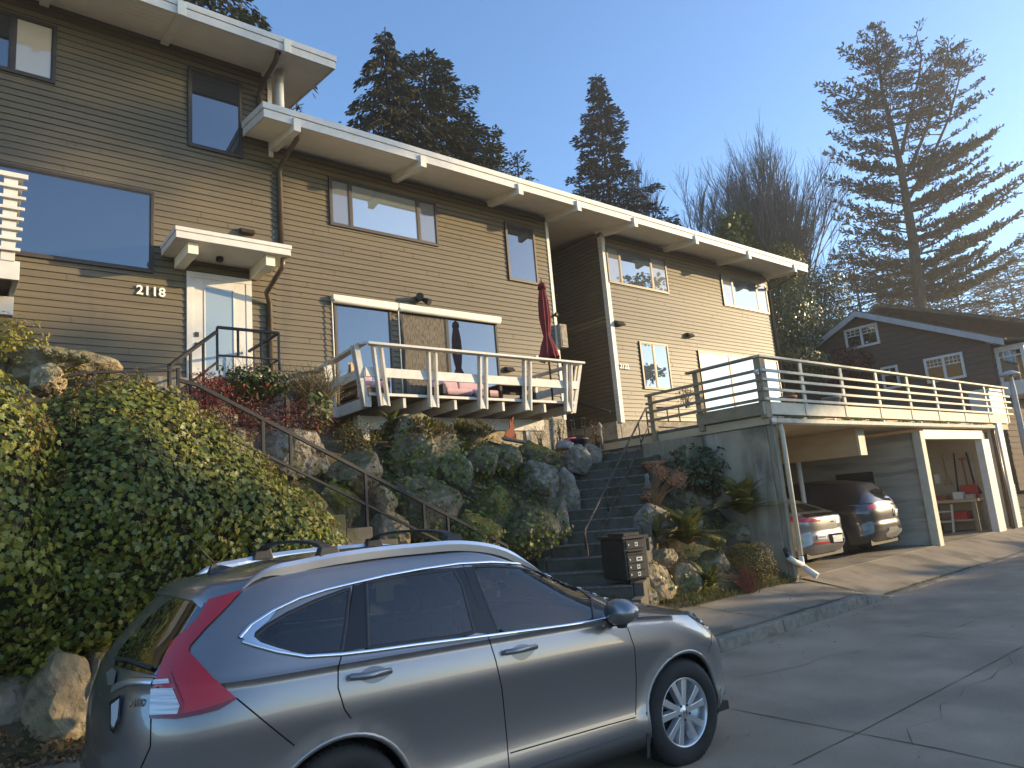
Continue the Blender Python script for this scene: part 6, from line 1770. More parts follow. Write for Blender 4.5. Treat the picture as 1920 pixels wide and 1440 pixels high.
def trunk(t, pts, r0, r1, m='bark_d', name='trunk'):
    mb = MB(); n = len(pts); mb.tube(pts, [r0+(r1-r0)*(i/(n-1))**.8 for i in range(n)], 8); return mb.build(name, M[m], t)
def conifer(name, label, top, basez, rad, seed, mats, w, n=7000, droop=.5, leaf=.30, tip=.10, lean=(0,0), kind='spray', gaps=.25, lay=.9, shape=.8, group='evergreen trees behind the houses', up=0.0, base_r=.3):
    rng = random.Random(seed); top = Vector(top); H = top.z-basez; base = V(top.x+lean[0], top.y+lean[1], basez)
    t = thing(name, label, 'tree', base, group)
    trunk(t, [base.lerp(top, k/8)+V(.05*math.sin(k*2+seed),0,0) for k in range(9)], base_r, .03)
    L = Leaves()
    nb = int(H/lay*7)
    bl = []
    for i in range(nb):
        s = (i+rng.random())/nb                      # 0 top .. 1 bottom
        s = s**1.15
        a = i*2.39996+rng.uniform(-.4,.4)
        ln = rad*(tip+(1-tip)*min(1, s/shape)**.85)*rng.uniform(.62,1.16)*(1+.22*noise.noise(V(math.cos(a)*1.4, math.sin(a)*1.4, s*9+seed)))
        bl.append((s, a, ln))
    tot = sum(b[2] for b in bl)
    for s, a, ln in bl:
        o = top.lerp(base, .012+s*.97); d = V(math.cos(a), math.sin(a), 0); sd = V(-d.y, d.x, 0)
        pts = [o+d*(ln*q)+V(0,0,ln*(up*q-droop*q*q*.7)+(.18*ln*max(0,q-.7) if droop > .3 else 0)) for q in (0,.25,.5,.75,1)]
        L.twig(pts, .03+.010*ln, .008, len(mats))
        k = max(8, int(n*ln/tot))
        for _ in range(k):
            q = rng.random()**.62
            p0 = pts[min(3,int(q*4))].lerp(pts[min(4,int(q*4)+1)], q*4-int(q*4))
            wd = ln*.26*(1.05-q*.8)+.10
            off = rng.gauss(0, .55)*wd
            p = p0+sd*off+V(0,0,-abs(off)*.25-rng.random()*.12*ln*(.3 if droop < .3 else 1)*.6)+rv(rng)*.07
            g = d*.8+sd*(off/wd)*.9+V(0,0,-droop*1.1+up)+rv(rng)*.45
            nn = V(0,0,1)+rv(rng)*.7
            x = rng.random(); mi = 0; acc = 0
            for kk, ww in enumerate(w):
                acc += ww
                if x <= acc: mi = kk; break
            L.leaf(p, g, nn, leaf*rng.uniform(.6,1.3), kind, mi, 1.1)
    L.build('crown', [M[m] for m in mats]+[M['bark_d']], t)
    return t
def TP(px, py, Y): return at(px, py, Y=Y)
conifer('cedar_tree','tall dark drooping cedar with ragged pointed top behind the left roof', TP(720,50,26), 6.5, 3.5, 61, ['cedar','cone'], [.84,.16], n=26000, droop=.95, leaf=.30, tip=.05, up=.1, shape=.34, kind='lance2')
conifer('cedar_tree','broad greener cedar adjoining the dark drooping one', TP(792,96,27.5), 6.5, 3.9, 62, ['cedar_g','cedar'], [.8,.2], n=26000, droop=.55, leaf=.28, tip=.26, up=.25, shape=.28, kind='lance2')
conifer('cedar_tree','slim greener cedar top at the right shoulder of the cedar group', TP(828,122,27), 6.5, 2.8, 63, ['cedar_g','cedar'], [.85,.15], n=15000, droop=.4, leaf=.26, tip=.05, up=.25, shape=.36, kind='lance2')
conifer('cedar_tree','lower cedar at the right end of the cedar group, sloping down to the roof', TP(872,200,27), 6.5, 2.6, 64, ['cedar_g','cedar'], [.7,.3], n=14000, droop=.4, leaf=.26, tip=.1, up=.25, shape=.3, kind='lance2')
conifer('cedar_tree','cedar rising above the upper roof edge at the top left', TP(395,-190,22), 6.0, 3.3, 65, ['cedar_g','cone'], [.9,.1], n=20000, droop=.7, leaf=.24, up=.15, shape=.42, kind='lance2')
conifer('small_fir','tiny fir tip just above the lower roof corner at the left', TP(556,192,24), 6.0, 1.3, 66, ['cedar_g'], [1], n=2500, droop=.2, leaf=.2, up=.3, kind='lance2')
conifer('small_fir','left one of the two small fir tops beside the cedar group', TP(929,268,30), 7.0, 2.6, 67, ['spruce','cedar'], [.5,.5], n=6000, droop=.15, leaf=.26, up=.28, shape=.6, kind='lance2')
conifer('small_fir','right one of the two small fir tops, between cedar group and spruce', TP(968,286,31), 7.0, 3.6, 68, ['cedar_g','spruce'], [.5,.5], n=7000, droop=.15, leaf=.26, up=.32, shape=.6, kind='lance2')
conifer('spruce_tree','tall pointed blue-grey spruce in the middle of the sky', TP(1117,138,28), 7.0, 6.2, 69, ['spruce','firn'], [.78,.22], n=42000, droop=.22, leaf=.30, tip=.03, up=.10, shape=.95, lay=.7, kind='lance2')

# bare broad trees
def bare_tree(name, label, base, stems, seed, H, spread, r0, m='bark_l', lv=4, group=None):
    rng = random.Random(seed); t = thing(name, label, 'tree', base, group); L = Leaves(); base = Vector(base)
    def grow(p, d, ln, r, lvl):
        n = 4; pts = [p]
        dd = d.copy()
        for i in range(n):
            dd = (dd+rv(rng)*.10+V(0,0,.05)).normalized(); pts.append(pts[-1]+dd*ln/n)
        L.twig(pts, r, r*.55, 0, 4 if r > .05 else 3)
        if lvl <= 0: return
        k = rng.choice((3,4,4,5))
        for i in range(k):
            q = rng.uniform(.35,1.0); b = pts[min(n-1,int(q*n))].lerp(pts[min(n,int(q*n)+1)], q*n-int(q*n))
            s = rv(rng); s = s-dd*s.dot(dd)
            nd = (dd*1.0+s.normalized()*rng.uniform(.22,.55)+V(0,0,.12)).normalized()
            grow(b, nd, ln*rng.uniform(.45,.72), max(.011, r*.52), lvl-1)
        grow(pts[-1], dd, ln*.6, r*.5, lvl-1)
    for k in range(stems):
        a = 6.283*k/stems+rng.uniform(-.3,.3); e = rng.uniform(.08,1)*spread
        d = V(math.cos(a)*e, math.sin(a)*e, 1).normalized()
        grow(base+V(math.cos(a),math.sin(a),0)*.35*rng.random(), d, H*rng.uniform(.36,.46), r0*rng.uniform(.6,1.1), lv)
    L.build('branches', [M[m]], t)
    return t
bt = TP(1462,640,21)
bare_tree('bare_tree','wide many-stemmed leafless tree right of the houses', V(bt.x,bt.y,bt.z-2.5), 17, 71, (TP(1445,225,21).z-bt.z+2.0)*.88, .36, .16, lv=4)
b2 = TP(1205,420,27); bare_tree('bare_tree','small leafless tree showing right of the spruce behind the roof', V(b2.x,b2.y,b2.z-3), 5, 72, 7.5, .5, .10, lv=3)
b3 = TP(1330,470,24); bare_tree('bare_tree','thin leafless tree at the left of the big many-stemmed one', V(b3.x-.5,b3.y,b3.z-2.5), 4, 73, 8.2, .45, .08, lv=3)
# ivy climbing up the stems
def ivy_column(px0,py0,px1,py1,Y,r,label,seed):
    rng = random.Random(seed); a = TP(px0,py0,Y); b = TP(px1,py1,Y); t = thing('ivy_column',label,'ivy',a); L = Leaves()
    trunk(t,[a,b],.14,.08,'bark_d','stem')
    for _ in range(2600):
        q = rng.random(); p = a.lerp(b,q)+V(rng.gauss(0,r),rng.gauss(0,r),rng.gauss(0,.2))*(1.15-.5*q)*(1+.5*noise.noise(V(q*8,seed,0)))
        L.leaf(p, rv(rng)+V(0,0,-.5), rv(rng), rng.uniform(.14,.26), 'ivy', 0)
    L.build('leaves',[M['ivy_a']],t)
ivy_column(1385,560,1366,408,20.5,.38,'ivy-covered stem left of the leafless tree middle, just above the roof',1)
ivy_column(1420,560,1392,400,20.5,.22,'slimmer ivy-covered stem second from the left in the leafless tree',2)
ivy_column(1512,650,1497,430,20,.26,'ivy-covered stem at the right of the house eave end',3)

# the big fir
fb = TP(1728,560,20.5); ft = TP(1640,45,20.5)
ft.x = ft.x; S_ = fb.x
t = thing('tall_fir','very tall fir with several leaders and long tiered branches towering on the right','tree',V(fb.x,fb.y,8))
rng = random.Random(81); L = Leaves()
FD = fdepth(fb)
def FP(px, py, dy=0.0): return ray(px, py)*(FD+dy)+V(0,0,CAMZ)
main = [FP(1735,640), FP(1722,545), FP(1712,450), FP(1700,380), FP(1688,310), FP(1672,240), FP(1655,175), FP(1646,110), FP(1640,48)]
trunk(t, [V(main[0].x+.3,main[0].y,7.5)]+main, .62, .04)
lead = [[(1690,290),(1705,220),(1722,150),(1728,105),(1718,62)], [(1700,330),(1730,260),(1755,190),(1772,130),(1777,85)], [(1705,370),(1745,300),(1780,220),(1798,150),(1801,105)]]
lb = []
for k, ld in enumerate(lead):
    pts = [FP(x, y, dy=(k-1)*.5) for x, y in ld]; trunk(t, pts, .16, .03, name='limb'); lb.append(pts)
def fbranch(o, e, dens, leaf=.42, arch=.10):
    d = e-o; ln = d.length; m_ = o.lerp(e,.5)+V(0,0,-arch*ln)
    pts = []
    for i in range(13):
        s = i/12; pts.append(o*(1-s)**2+m_*2*s*(1-s)+e*s*s+rv(rng)*.03*ln*s*(1-s))
    L.twig(pts, .03+.010*ln, .01, 1)
    n2 = max(5, int(ln/.36)); lf = leaf*.62
    for k in range(n2):
        q = .06+.94*(k+rng.random())/n2; f = q*12; p0 = pts[min(11,int(f))].lerp(pts[min(12,int(f)+1)], f-int(f))
        dn = (pts[min(12,int(f)+1)]-pts[max(0,int(f)-1)]).normalized(); sd = dn.cross(V(0,0,1)).normalized()
        for sg in (-1, 1):
            if rng.random() < .22: continue
            tl = (.24*ln*(1.02-q)*min(1,q/.25)+.30)*rng.uniform(.5,1.25)
            g = (dn*.75+sd*sg*.85+V(0,0,rng.uniform(-.25,.30))).normalized(); tip = p0+g*tl+V(0,0,.06*tl)
            L.twig([p0, tip], .012, .006, 1)
            m2 = max(2, int(tl/.058))
            for j in range(m2):
                u = (j+rng.random())/m2
                if u < .12: continue
                c = p0.lerp(tip, u)
                L.leaf(c+rv(rng)*.04, g*.7+V(0,0,.35)+rv(rng)*.75, rv(rng), lf*rng.uniform(.7,1.45), 'lance2', 0, 1.25)
# tier ends read along the outline of the crown
ends = [(1545,200),(1540,150),(1583,95),(1608,70),(1548,248),(1556,290),(1552,345),(1580,330),(1600,300),(1570,400),(1590,440),(1560,380),(1615,210),(1600,150),(1610,250),(1630,90),(1665,75),(1690,110),(1700,150),
        (1870,250),(1850,185),(1855,290),(1872,240),(1905,300),(1920,330),(1900,360),(1915,400),(1880,420),(1925,440),(1840,330),(1810,300),(1830,400),(1790,340),(1770,380),(1860,460),(1810,450),(1770,440),(1780,500),(1740,420),(1690,460),(1640,440),(1610,470),(1570,470),(1600,520),(1650,520),(1560,520),(1680,540),(1800,540),(1840,520),(1745,540),(1630,395),(1650,340),(1640,300),(1755,330),(1760,290),(1620,350),(1900,480),(1660,490),(1720,500)]
for (x, y) in ends:
    for rep in range(2):
        yy = y+rng.uniform(-10,10); xx = x+rng.uniform(-10,10)
        ax = yy+abs(xx-1690)*(.40 if xx > 1690 else .22)+rng.uniform(-8,22)
        ax = max(70, min(560, ax))
        # trunk point at that picture height
        best = min(range(len(main)-1), key=lambda i: abs(((main[i]+main[i+1])/2).z-FP(1700,ax).z))
        zt = FP(1690,ax).z; a, b = main[0], main[-1]
        for p, q in zip(main, main[1:]):
            if p.z <= zt <= q.z: a, b = p, q; break
        o = a.lerp(b, (zt-a.z)/max(.01,(b.z-a.z))) if a.z <= zt <= b.z else main[-2]
        dy = rng.uniform(-3.0,3.0)*(min(1,abs(xx-1690)/120)+.25)
        fbranch(o, FP(xx, yy, dy)+V(0,0,0), 26, .46)
for pts in lb:
    for i in range(34):
        s = rng.uniform(.25,1); f = s*4; p = pts[min(3,int(f))].lerp(pts[min(4,int(f)+1)], f-int(f)); a = rng.uniform(0,6.283); ln = (1.15-s)*3.0+.5
        fbranch(p, p+V(math.cos(a)*ln, math.sin(a)*ln, ln*.35), 34, .36)
for i in range(60):
    s = rng.uniform(.0,1); o = main[-1].lerp(main[5], s); a = rng.uniform(0,6.283); ln = .35+s*2.9
    fbranch(o, o+V(math.cos(a)*ln, math.sin(a)*ln, ln*.22), 36, .36)
L.build('crown', [M['firn'], M['bark_d']], t)
# further conifers and shrubs to the right
conifer('fir_tree','dark fir behind the brown gabled house, right of the big fir trunk', TP(1880,470,24), 9, 9, 82, ['firn','spruce'], [.7,.3], n=14000, droop=.1, leaf=.42, up=.1, shape=.6, kind='lance2')
conifer('fir_tree','low dark conifer between leafless tree and brown gable', TP(1590,445,26), 7, 6.5, 83, ['firn','cedar'], [.6,.4], n=12000, droop=.2, leaf=.36, up=.1, shape=.6, kind='lance2')
conifer('fir_tree','hazy conifer seen under the big fir, above the brown gable', TP(1665,455,32), 9, 8, 84, ['firn'], [1], n=9000, droop=.2, leaf=.45, up=.1, shape=.7, kind='lance2')
conifer('fir_tree','dark conifer right behind the foot of the big fir trunk', TP(1775,455,27), 8, 8, 85, ['firn','spruce'], [.7,.3], n=12000, droop=.15, leaf=.42, up=.1, shape=.6, kind='lance2')
conifer('fir_tree','far right dark conifer above the dark-roofed house', TP(1925,430,22), 8, 9, 86, ['firn','spruce'], [.7,.3], n=13000, droop=.15, leaf=.42, up=.1, shape=.6, kind='lance2')
conifer('fir_tree','dark conifer filling the gap between the brown gable and the big fir', TP(1700,480,24), 8, 6, 87, ['firn','cedar_g'], [.6,.4], n=11000, droop=.2, leaf=.36, up=.1, shape=.6, kind='lance2')
for i,(px,py,Y,rx_,rz_2,ms,lab) in enumerate(((1488,600,15.5,1.5,1.9,['rhodo','ivy_a'],'dark evergreen shrub just right of the house corner downspout'),(1540,560,17,1.9,1.8,['rhodo','cedar_g'],'tall dark evergreen shrub left of the brown gable'),
      (1500,690,14.5,1.5,.8,['midgreen','golden'],'yellowish green shrub behind the deck railing left'),(1590,690,14.5,1.3,1.0,['redleaf','dry'],'reddish twiggy shrub before the brown gable wall'),(1655,700,14,1.1,.9,['golden','midgreen'],'golden green shrub between the two lower gable windows'),
      (1470,500,19,1.3,1.4,['ivy_a','golden'],'ivy and yellow leaves at the foot of the leafless tree'),(1560,630,16,1.5,1.0,['rhodo','midgreen'],'dark shrub under the left slope of the brown gable'))):
    shrub('evergreen_shrub',lab,'shrub',px,py,Y,rx_,rx_*.8,rz_2,5200,.13,ms,[.75,.25],'oval',90+i,group='shrubs between the houses')
# ------------------------------------------------------------------ brown gabled house
M['shingle'] = pmat('brown_shingle_wall', (0.085,0.060,0.045), (0.115,0.082,0.06), scale=3, rough=.9, bump=.4, bscale=14, stretch=(1,1,8))
M['moss_roof'] = pmat('mossy_old_roof', (0.07,0.06,0.045), (0.13,0.10,0.055), scale=3, rough=1, bump=.8, bscale=14, c3=(0.20,0.12,0.05), c3_scale=2, c3_amt=.7)
M['trimgrey'] = pmat('pale_grey_trim', (0.42,0.42,0.42), (0.36,0.36,0.36), scale=4, rough=.7)
GX = 32.0
bh = thing('brown_house','dark brown shingled gable house with white windows beyond the carport','house',(36,13,4))
ap = at(1603,585,X=GX-.4); er = at(1866,634,X=GX-.4); sl_ = (ap.z-er.z)/(ap.y-er.y); yl = 2*ap.y-er.y
mb = MB(); n = 40
for i in range(n):
    z0_ = 1.0+i*.23; z1_ = z0_+.235
    def hw(z): return min(ap.y-er.y-.35, (ap.z-.18-z)/sl_)
    a, b = hw(z0_), hw(z1_)
    if a <= 0: break
    b = max(b, .01)
    mb.add([(GX-.03,ap.y-a,z0_),(GX-.03,ap.y+a,z0_),(GX,ap.y+b,z1_),(GX,ap.y-b,z1_),(GX,ap.y-a,z0_),(GX,ap.y+a,z0_)],[(0,1,2,3),(4,5,1,0)])
YW = er.y+.35
for i in range(26):
    z0_ = 1.0+i*.23
    if z0_ > er.z-.1: break
    mb.add([(GX,YW-.03,z0_),(GX+11,YW-.03,z0_),(GX+11,YW,z0_+.235),(GX,YW,z0_+.235)],[(0,1,2,3)])
mb.build('shingle_wall',M['shingle'],bh)
for s in (-1,1):
    mb = MB(); e = V(0, s*(ap.y-er.y), -(ap.z-er.z)); o = V(GX-.4, ap.y, ap.z)
    mb.hexa([o, o+V(11.8,0,0), o+V(11.8,0,0)+e*1.06, o+e*1.06], [o+V(0,0,.1), o+V(11.8,0,.1), o+V(11.8,0,.1)+e*1.06, o+V(0,0,.1)+e*1.06]); mb.build('roof_slope',M['moss_roof'],bh)
    mb = MB(); mb.hexa([o+V(-.05,0,-.22), o+V(-.002,0,-.22), o+V(-.002,0,-.22)+e*1.05, o+V(-.05,0,-.22)+e*1.05],[o+V(-.05,0,.04), o+V(-.002,0,.04), o+V(-.002,0,.04)+e*1.05, o+V(-.05,0,.04)+e*1.05]); mb.build('barge_board',M['trimgrey'],bh,bevel=.01)
def gwin(c0, c1, panes, lattice):
    """window in the gable wall from two picture corners (top left, bottom right)"""
    a = at(*c0,X=GX); b = at(*c1,X=GX); y1, y0, z1, z0 = a.y, b.y, a.z, b.z; x = GX-.035; f = .10
    mb = MB(); mb.box(x-.06,x,y0,y1,z0,z0+f); mb.box(x-.06,x,y0,y1,z1-f,z1); mb.box(x-.06,x,y0,y0+f,z0+f,z1-f); mb.box(x-.06,x,y1-f,y1,z0+f,z1-f)
    for k in range(1,panes): yy = y0+(y1-y0)*k/panes; mb.box(x-.055,x,yy-.05,yy+.05,z0+f,z1-f)
    zt = z0+(z1-z0)*.62
    for k in range(panes):
        ya = y0+(y1-y0)*k/panes+.08; yb = y0+(y1-y0)*(k+1)/panes-.08
        mb.box(x-.04,x,ya,yb,zt-.02,zt+.02)
        for j in range(1,lattice): yy = ya+(yb-ya)*j/lattice; mb.box(x-.035,x,yy-.012,yy+.012,zt+.02,z1-f)
        mb.box(x-.035,x,ya,yb,(zt+z1-f)/2-.012,(zt+z1-f)/2+.012) if lattice > 2 else None
    w_ = mb.build('window',M['white'],bh)
    mb = MB(); mb.box(x-.012,x-.006,y0+f-.01,y1-f+.01,z0+f-.01,z1-f+.01); mb.build('pane',M['rearglass'],w_)
gwin((1583,620),(1652,644),2,3); gwin((1732,674),(1814,707),2,4); gwin((1652,690),(1691,726),1,2)
# white bay window on the front
q = at(1880,690,Y=YW-.02); bx0 = GX+.35
mb = MB(); zb_, zt_ = at(1880,705,X=bx0).z-.5, er.z-.25
mb.box(bx0,bx0+4.5,YW-1.0,YW,zb_-.3,zb_+.25); mb.box(bx0,bx0+4.5,YW-1.0,YW,zt_-.22,zt_)
for x in (bx0,bx0+1.1,bx0+2.2,bx0+3.3,bx0+4.36): mb.box(x,x+.14,YW-1.0,YW-.86,zb_+.25,zt_-.22)
mb.box(bx0,bx0+.1,YW-.14,YW,zb_+.25,zt_-.22); zm_ = (zb_+zt_)/2+.4; mb.box(bx0+.02,bx0+.08,YW-.86,YW-.14,zm_-.03,zm_+.03); mb.box(bx0+.02,bx0+.08,YW-.53,YW-.48,zm_,zt_-.22)
mb.build('bay_window',M['white'],bh,bevel=.01)
mb = MB(); mb.box(bx0+.03,bx0+4.4,YW-.90,YW-.1,zb_+.2,zt_-.2); mb.build('bay_glass',M['rearglass'],bh)
mb = MB(); mb.hexa([(bx0-.3,YW-1.3,zt_+.0),(bx0+5,YW-1.3,zt_+.0),(bx0+5,YW,zt_+.3),(bx0-.3,YW,zt_+.3)],[(bx0-.3,YW-1.3,zt_+.12),(bx0+5,YW-1.3,zt_+.12),(bx0+5,YW,zt_+.42),(bx0-.3,YW,zt_+.42)]); mb.build('bay_roof',M['moss_roof'],bh)
# dark roofed house behind
dh = thing('dark_house','large dark-roofed house on the hill behind the brown gable','house',(50,20,7))
a = at(1648,575,X=44); b = at(1712,543,X=46)
mb = MB(); o = V(44,17.2,at(1648,575,X=44).z); 
mb.hexa([(44,a.y,a.z),(44,6,a.z-4.8),(64,6,a.z-4.8),(64,a.y,a.z)],[(44,a.y-.1,a.z+.2),(44,6,a.z-4.6),(64,6,a.z-4.6),(64,a.y-.1,a.z+.2)])
mb.hexa([(44,a.y,a.z),(64,a.y,a.z),(64,a.y+8,a.z-4),(44,a.y+8,a.z-4)],[(44,a.y,a.z+.2),(64,a.y,a.z+.2),(64,a.y+8,a.z-3.8),(44,a.y+8,a.z-3.8)])
mb.build('roof',M['moss_roof'],dh)
mb = MB(); mb.box(44.5,63.5,a.y-6.5,a.y+6.5,2,a.z-3.6); mb.build('wall',M['shingle'],dh)

# ------------------------------------------------------------------ unseen trees and hedge off to the right, added and shaped to cast shade
def leafy_tree(name, label, x, y, gz_, H, rad, seed, n=3800, bottom=.25, leaf=.6, tiers=()):
    rng = random.Random(seed); t = thing(name, label, 'tree', (x,y,gz_), 'unseen trees placed for their shade'); L = Leaves()
    trunk(t, [V(x,y,gz_),V(x,y,gz_+H*.5),V(x+.2,y,gz_+H*.9)], .25, .05)
    for _ in range(n):
        d = rv(rng); r = min(1, rng.random()**.4*(1+.35*noise.noise(d*2.1+V(seed,0,0)))); p = V(x+d.x*rad*r, y+d.y*rad*r, gz_+H*(bottom+1)/2+d.z*r*H*(1-bottom)/2)
        L.leaf(p, rv(rng), rv(rng), leaf*rng.uniform(.7,1.3), 'spray', 0, 1.6)
    for z, rr, k in tiers:                          # flat leaf layers added above the crown to cast shadow bands
        for _ in range(k):
            a = rng.uniform(0,6.283); q = rng.random()**.6*rr; L.leaf(V(x+math.cos(a)*q, y+math.sin(a)*q, z+rng.gauss(0,.22)-.05*q), rv(rng), V(0,0,1)+rv(rng)*.5, leaf*rng.uniform(.6,1.1), 'spray', 0, 1.6)
    L.build('crown', [M['firn']], t); return t
NUM = ['one','two','three','four','five','six','seven','eight','nine','ten','eleven','twelve']
CAST = [(22.5,-8.5,6.8,2.6),(27,-10.5,7.6,3.2),(31.5,-11,7.3,3.2),(36.5,-10.8,7.0,3.4),(41.5,-11.2,6.9,3.6),(47,-11,6.8,3.6),(53,-12,7.2,3.6),(60,-12,7.4,4.0)]  # unseen trees, spots and heights set to shade the car and road
for i,(x,y,H,r) in enumerate(CAST):
    leafy_tree('caster_tree', 'low rounded unseen tree added for its shade, outside the right edge of the view, number %s from the camera' % NUM[i], x, y, -.3, H, r, 200+i, bottom=.0, n=9000)
TALL = [(45.6,-20,14.0,.75,()),(55.5,-20,15.6,2.0,((22.4,3.2,420),(23.6,4.0,460),(18.3,1.3,260)))]  # unseen trees, crowns sized to shade ivy, rock wall and facade
for i,(x,y,H,r,ti) in enumerate(TALL):
    leafy_tree('tall_caster_tree', 'tall unseen tree shaped for its shade, outside the right edge of the view, number %s from the camera' % NUM[i], x, y, -.3, H, r, 230+i, bottom=(.885,.88)[i], n=(240,230)[i], tiers=ti)
# long unseen hedge added to keep the road in even shade
t = thing('caster_hedge','long unseen hedge added to shade the road, outside the right edge of the view','hedge',(40,-9.4,-.3))
mb = MB(); xs_ = [17+1.5*i for i in range(34)]
rows = []
for x in xs_:
    h = 5.75+.25*noise.noise(V(x*.4,0,0)); rows.append([(x,-10.2,-.5),(x,-10.1,h-.3),(x,-9.5,h),(x,-8.9,h-.3),(x,-8.8,-.5)])
for r in rows: mb.v += r
for i in range(len(rows)-1):
    for k in range(4): mb.f.append([i*5+k,i*5+k+1,(i+1)*5+k+1,(i+1)*5+k]); mb.m.append(0); mb.sm.append(True)
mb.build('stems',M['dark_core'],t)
L = Leaves(); rng = random.Random(300)
for _ in range(7000):
    x = rng.uniform(17,66.5); a = rng.uniform(0,6.283); zz = rng.uniform(0,5.8); L.leaf(V(x,-9.5+rng.choice((-.75,.75)) if zz < 5.3 else -9.5+rng.uniform(-.7,.7),zz if zz < 5.3 else 5.75), rv(rng), rv(rng), rng.uniform(.2,.4), 'oval', 0, 1.4)
L.build('leaves',[M['ivy_a']],t)
# ------------------------------------------------------------------ two parked cars in the carport
M['silverpaint'] = pmat('silver_grey_car_paint', (0.22,0.22,0.23), (0.25,0.25,0.255), scale=300, rough=.3, metal=.7, coat=1.0, detail=1)
M['darkpaint'] = pmat('dark_grey_car_paint', (0.075,0.075,0.08), (0.085,0.085,0.09), scale=300, rough=.3, metal=.7, coat=1.0, detail=1)
M['keygreen'] = pmat('green_sticker', (0.10,0.42,0.16), rough=.5)
def simple_car(name, label, loc, mapf, paint):
    global car, CM, CI, CO, BV
    car = thing(name, label, 'car', loc); car.rotation_euler = (0,0,R_(90))
    CM = Matrix.Translation(loc) @ Matrix.Rotation(R_(90),4,'Z'); CI = CM.inverted(); CO = CI @ V(0,0,CAMZ)
    vs = [mapf(*v) for v in vs0]
    v2, f2 = arch_cut(vs, fs0, ra=.385, zc=.345, flare=.012)
    BV = BVHTree.FromPolygons([Vector(v) for v in vs], fs0)
    mb = MB(); mb.v = [tuple(v) for v in v2]; mb.f = [list(f) for f in f2]; mb.m = [0]*len(f2); mb.sm = [True]*len(f2); prune(mb)
    b = cb(mb, 'body', paint, fix=False); m = b.modifiers.new('weld','WELD'); m.merge_threshold = .0004
    mb = MB(); mb.box(-.8,3.2,-.72,.72,.2,.5); cb(mb,'underbody',M['plastic'])
    for x in (0,WB):
        for s in (-1,1):
            arch_liner(x,s); wheel(x,s)
    return b
def loft_glass(u0, u1, z0_, z1_, name, m, off=.006, side=None):
    pass
def strip_rear(pts, name, m, off=.006, par=None):
    return patch(pts, name, m, off=off, par=par, mirror=False, step=5)
def map_hatch(x, y, z):
    # lower liftback: long sloping tail glass, high short deck
    if z > 1.0:
        k = (z-1.0)/.6; z = 1.0+(z-1.0)*.72
        if x < 1.2: x = x+k*max(0,(1.2-x)/1.8)*.62
    return (x, y*.985, z*.985)
simple_car('parked_car','silver liftback parked nearest the carport post, a green sticker by its lamp', V(13.95,8.25,FLOORZ), map_hatch, M['silverpaint'])
def q7(*p): return [(1440+x/4, 780+y/4) for x, y in p]
strip_rear(q7((150,765),(260,762),(385,775),(395,790),(340,795),(240,800),(150,795)),'tail_lamp',M['redlamp'],.01)
strip_rear(q7((262,764),(384,776),(500,770),(560,765),(575,800),(500,845),(360,850),(250,800)),'tail_panel',M['silverpaint'],.004)
strip_rear(q7((530,748),(575,778),(595,830),(560,800)),'tail_lamp',M['clearlamp'],.01)
strip_rear(q7((250,740),(400,725),(520,722),(520,735),(380,752),(290,765)),'rear_window',M['rearglass'],.008)
strip_rear(q7((150,665),(250,660),(420,705),(320,715),(150,725)),'rear_window',M['rearglass'],.008)
strip_rear(q7((450,885),(590,868),(596,930),(565,950),(470,955)),'plate_recess',M['gloss_black'],.006)
strip_rear(q7((478,895),(550,888),(556,938),(490,946)),'number_plate',M['plate'],.016)
strip_rear(q7((366,897),(438,892),(442,920),(372,926)),'white_sticker',M['plate'],.010)
strip_rear(q7((375,905),(430,901),(432,910),(377,915)),'sticker_print',M['ink'],.013)
strip_rear(q7((345,950),(460,942),(462,952),(348,962)),'reflector',M['redlamp'],.010)
strip_rear(q7((202,940),(225,936),(270,938),(270,955),(235,958),(222,970),(204,966)),'green_sticker',M['keygreen'],.010)
strip_rear(q7((512,1005),(575,995),(560,1040),(514,1055)),'fog_lamp',M['gloss_black'],.01)
strip_rear(q7((462,790),(478,784),(494,788),(480,796)),'badge',M['chrome'],.012)
on_surface_text('KDL 41', (1561.5,1014.5), (1577,1013), .085, M['ink'], 'plate_lettering')
def map_suv(x, y, z):
    if z > 1.1: z = 1.1+(z-1.1)*1.06
    return (x, y*.985, z*1.0)
simple_car('parked_car','dark grey crossover with red tail lamps parked beside the concrete partition', V(16.78,8.30,FLOORZ), map_suv, M['darkpaint'])
strip_rear(q7((735,690),(760,670),(830,652),(905,648),(905,668),(850,680),(800,700),(745,705)),'tail_lamp',M['redlamp'],.012)
strip_rear(q7((990,632),(1030,628),(1046,640),(1044,670),(1020,655)),'tail_lamp',M['redlamp'],.012)
strip_rear(q7((760,560),(800,545),(890,555),(1000,628),(950,640),(880,632),(800,600)),'rear_window',M['rearglass'],.008)
strip_rear(q7((930,690),(1000,680),(1020,690),(1010,740),(940,752)),'plate_recess',M['gloss_black'],.006)
strip_rear(q7((944,698),(992,692),(1000,735),(952,744)),'number_plate',M['plate'],.016)
strip_rear(q7((880,880),(905,858),(1000,838),(1085,800),(1092,850),(1060,900),(960,920),(890,905)),'bumper_trim',M['satin'],.012)
strip_rear(q7((900,835),(1060,800),(1075,812),(1000,838),(905,856)),'bumper_step',M['plastic'],.014)
strip_rear(q7((965,662),(975,656),(985,660),(980,672),(968,673)),'badge',M['chrome'],.014)
strip_rear(q7((905,655),(1030,640),(1034,650),(908,668)),'tailgate_strip',M['chrome'],.010)
on_surface_text('BRT 07', (1676.5,964.0), (1689,962.5), .085, M['ink'], 'plate_lettering')

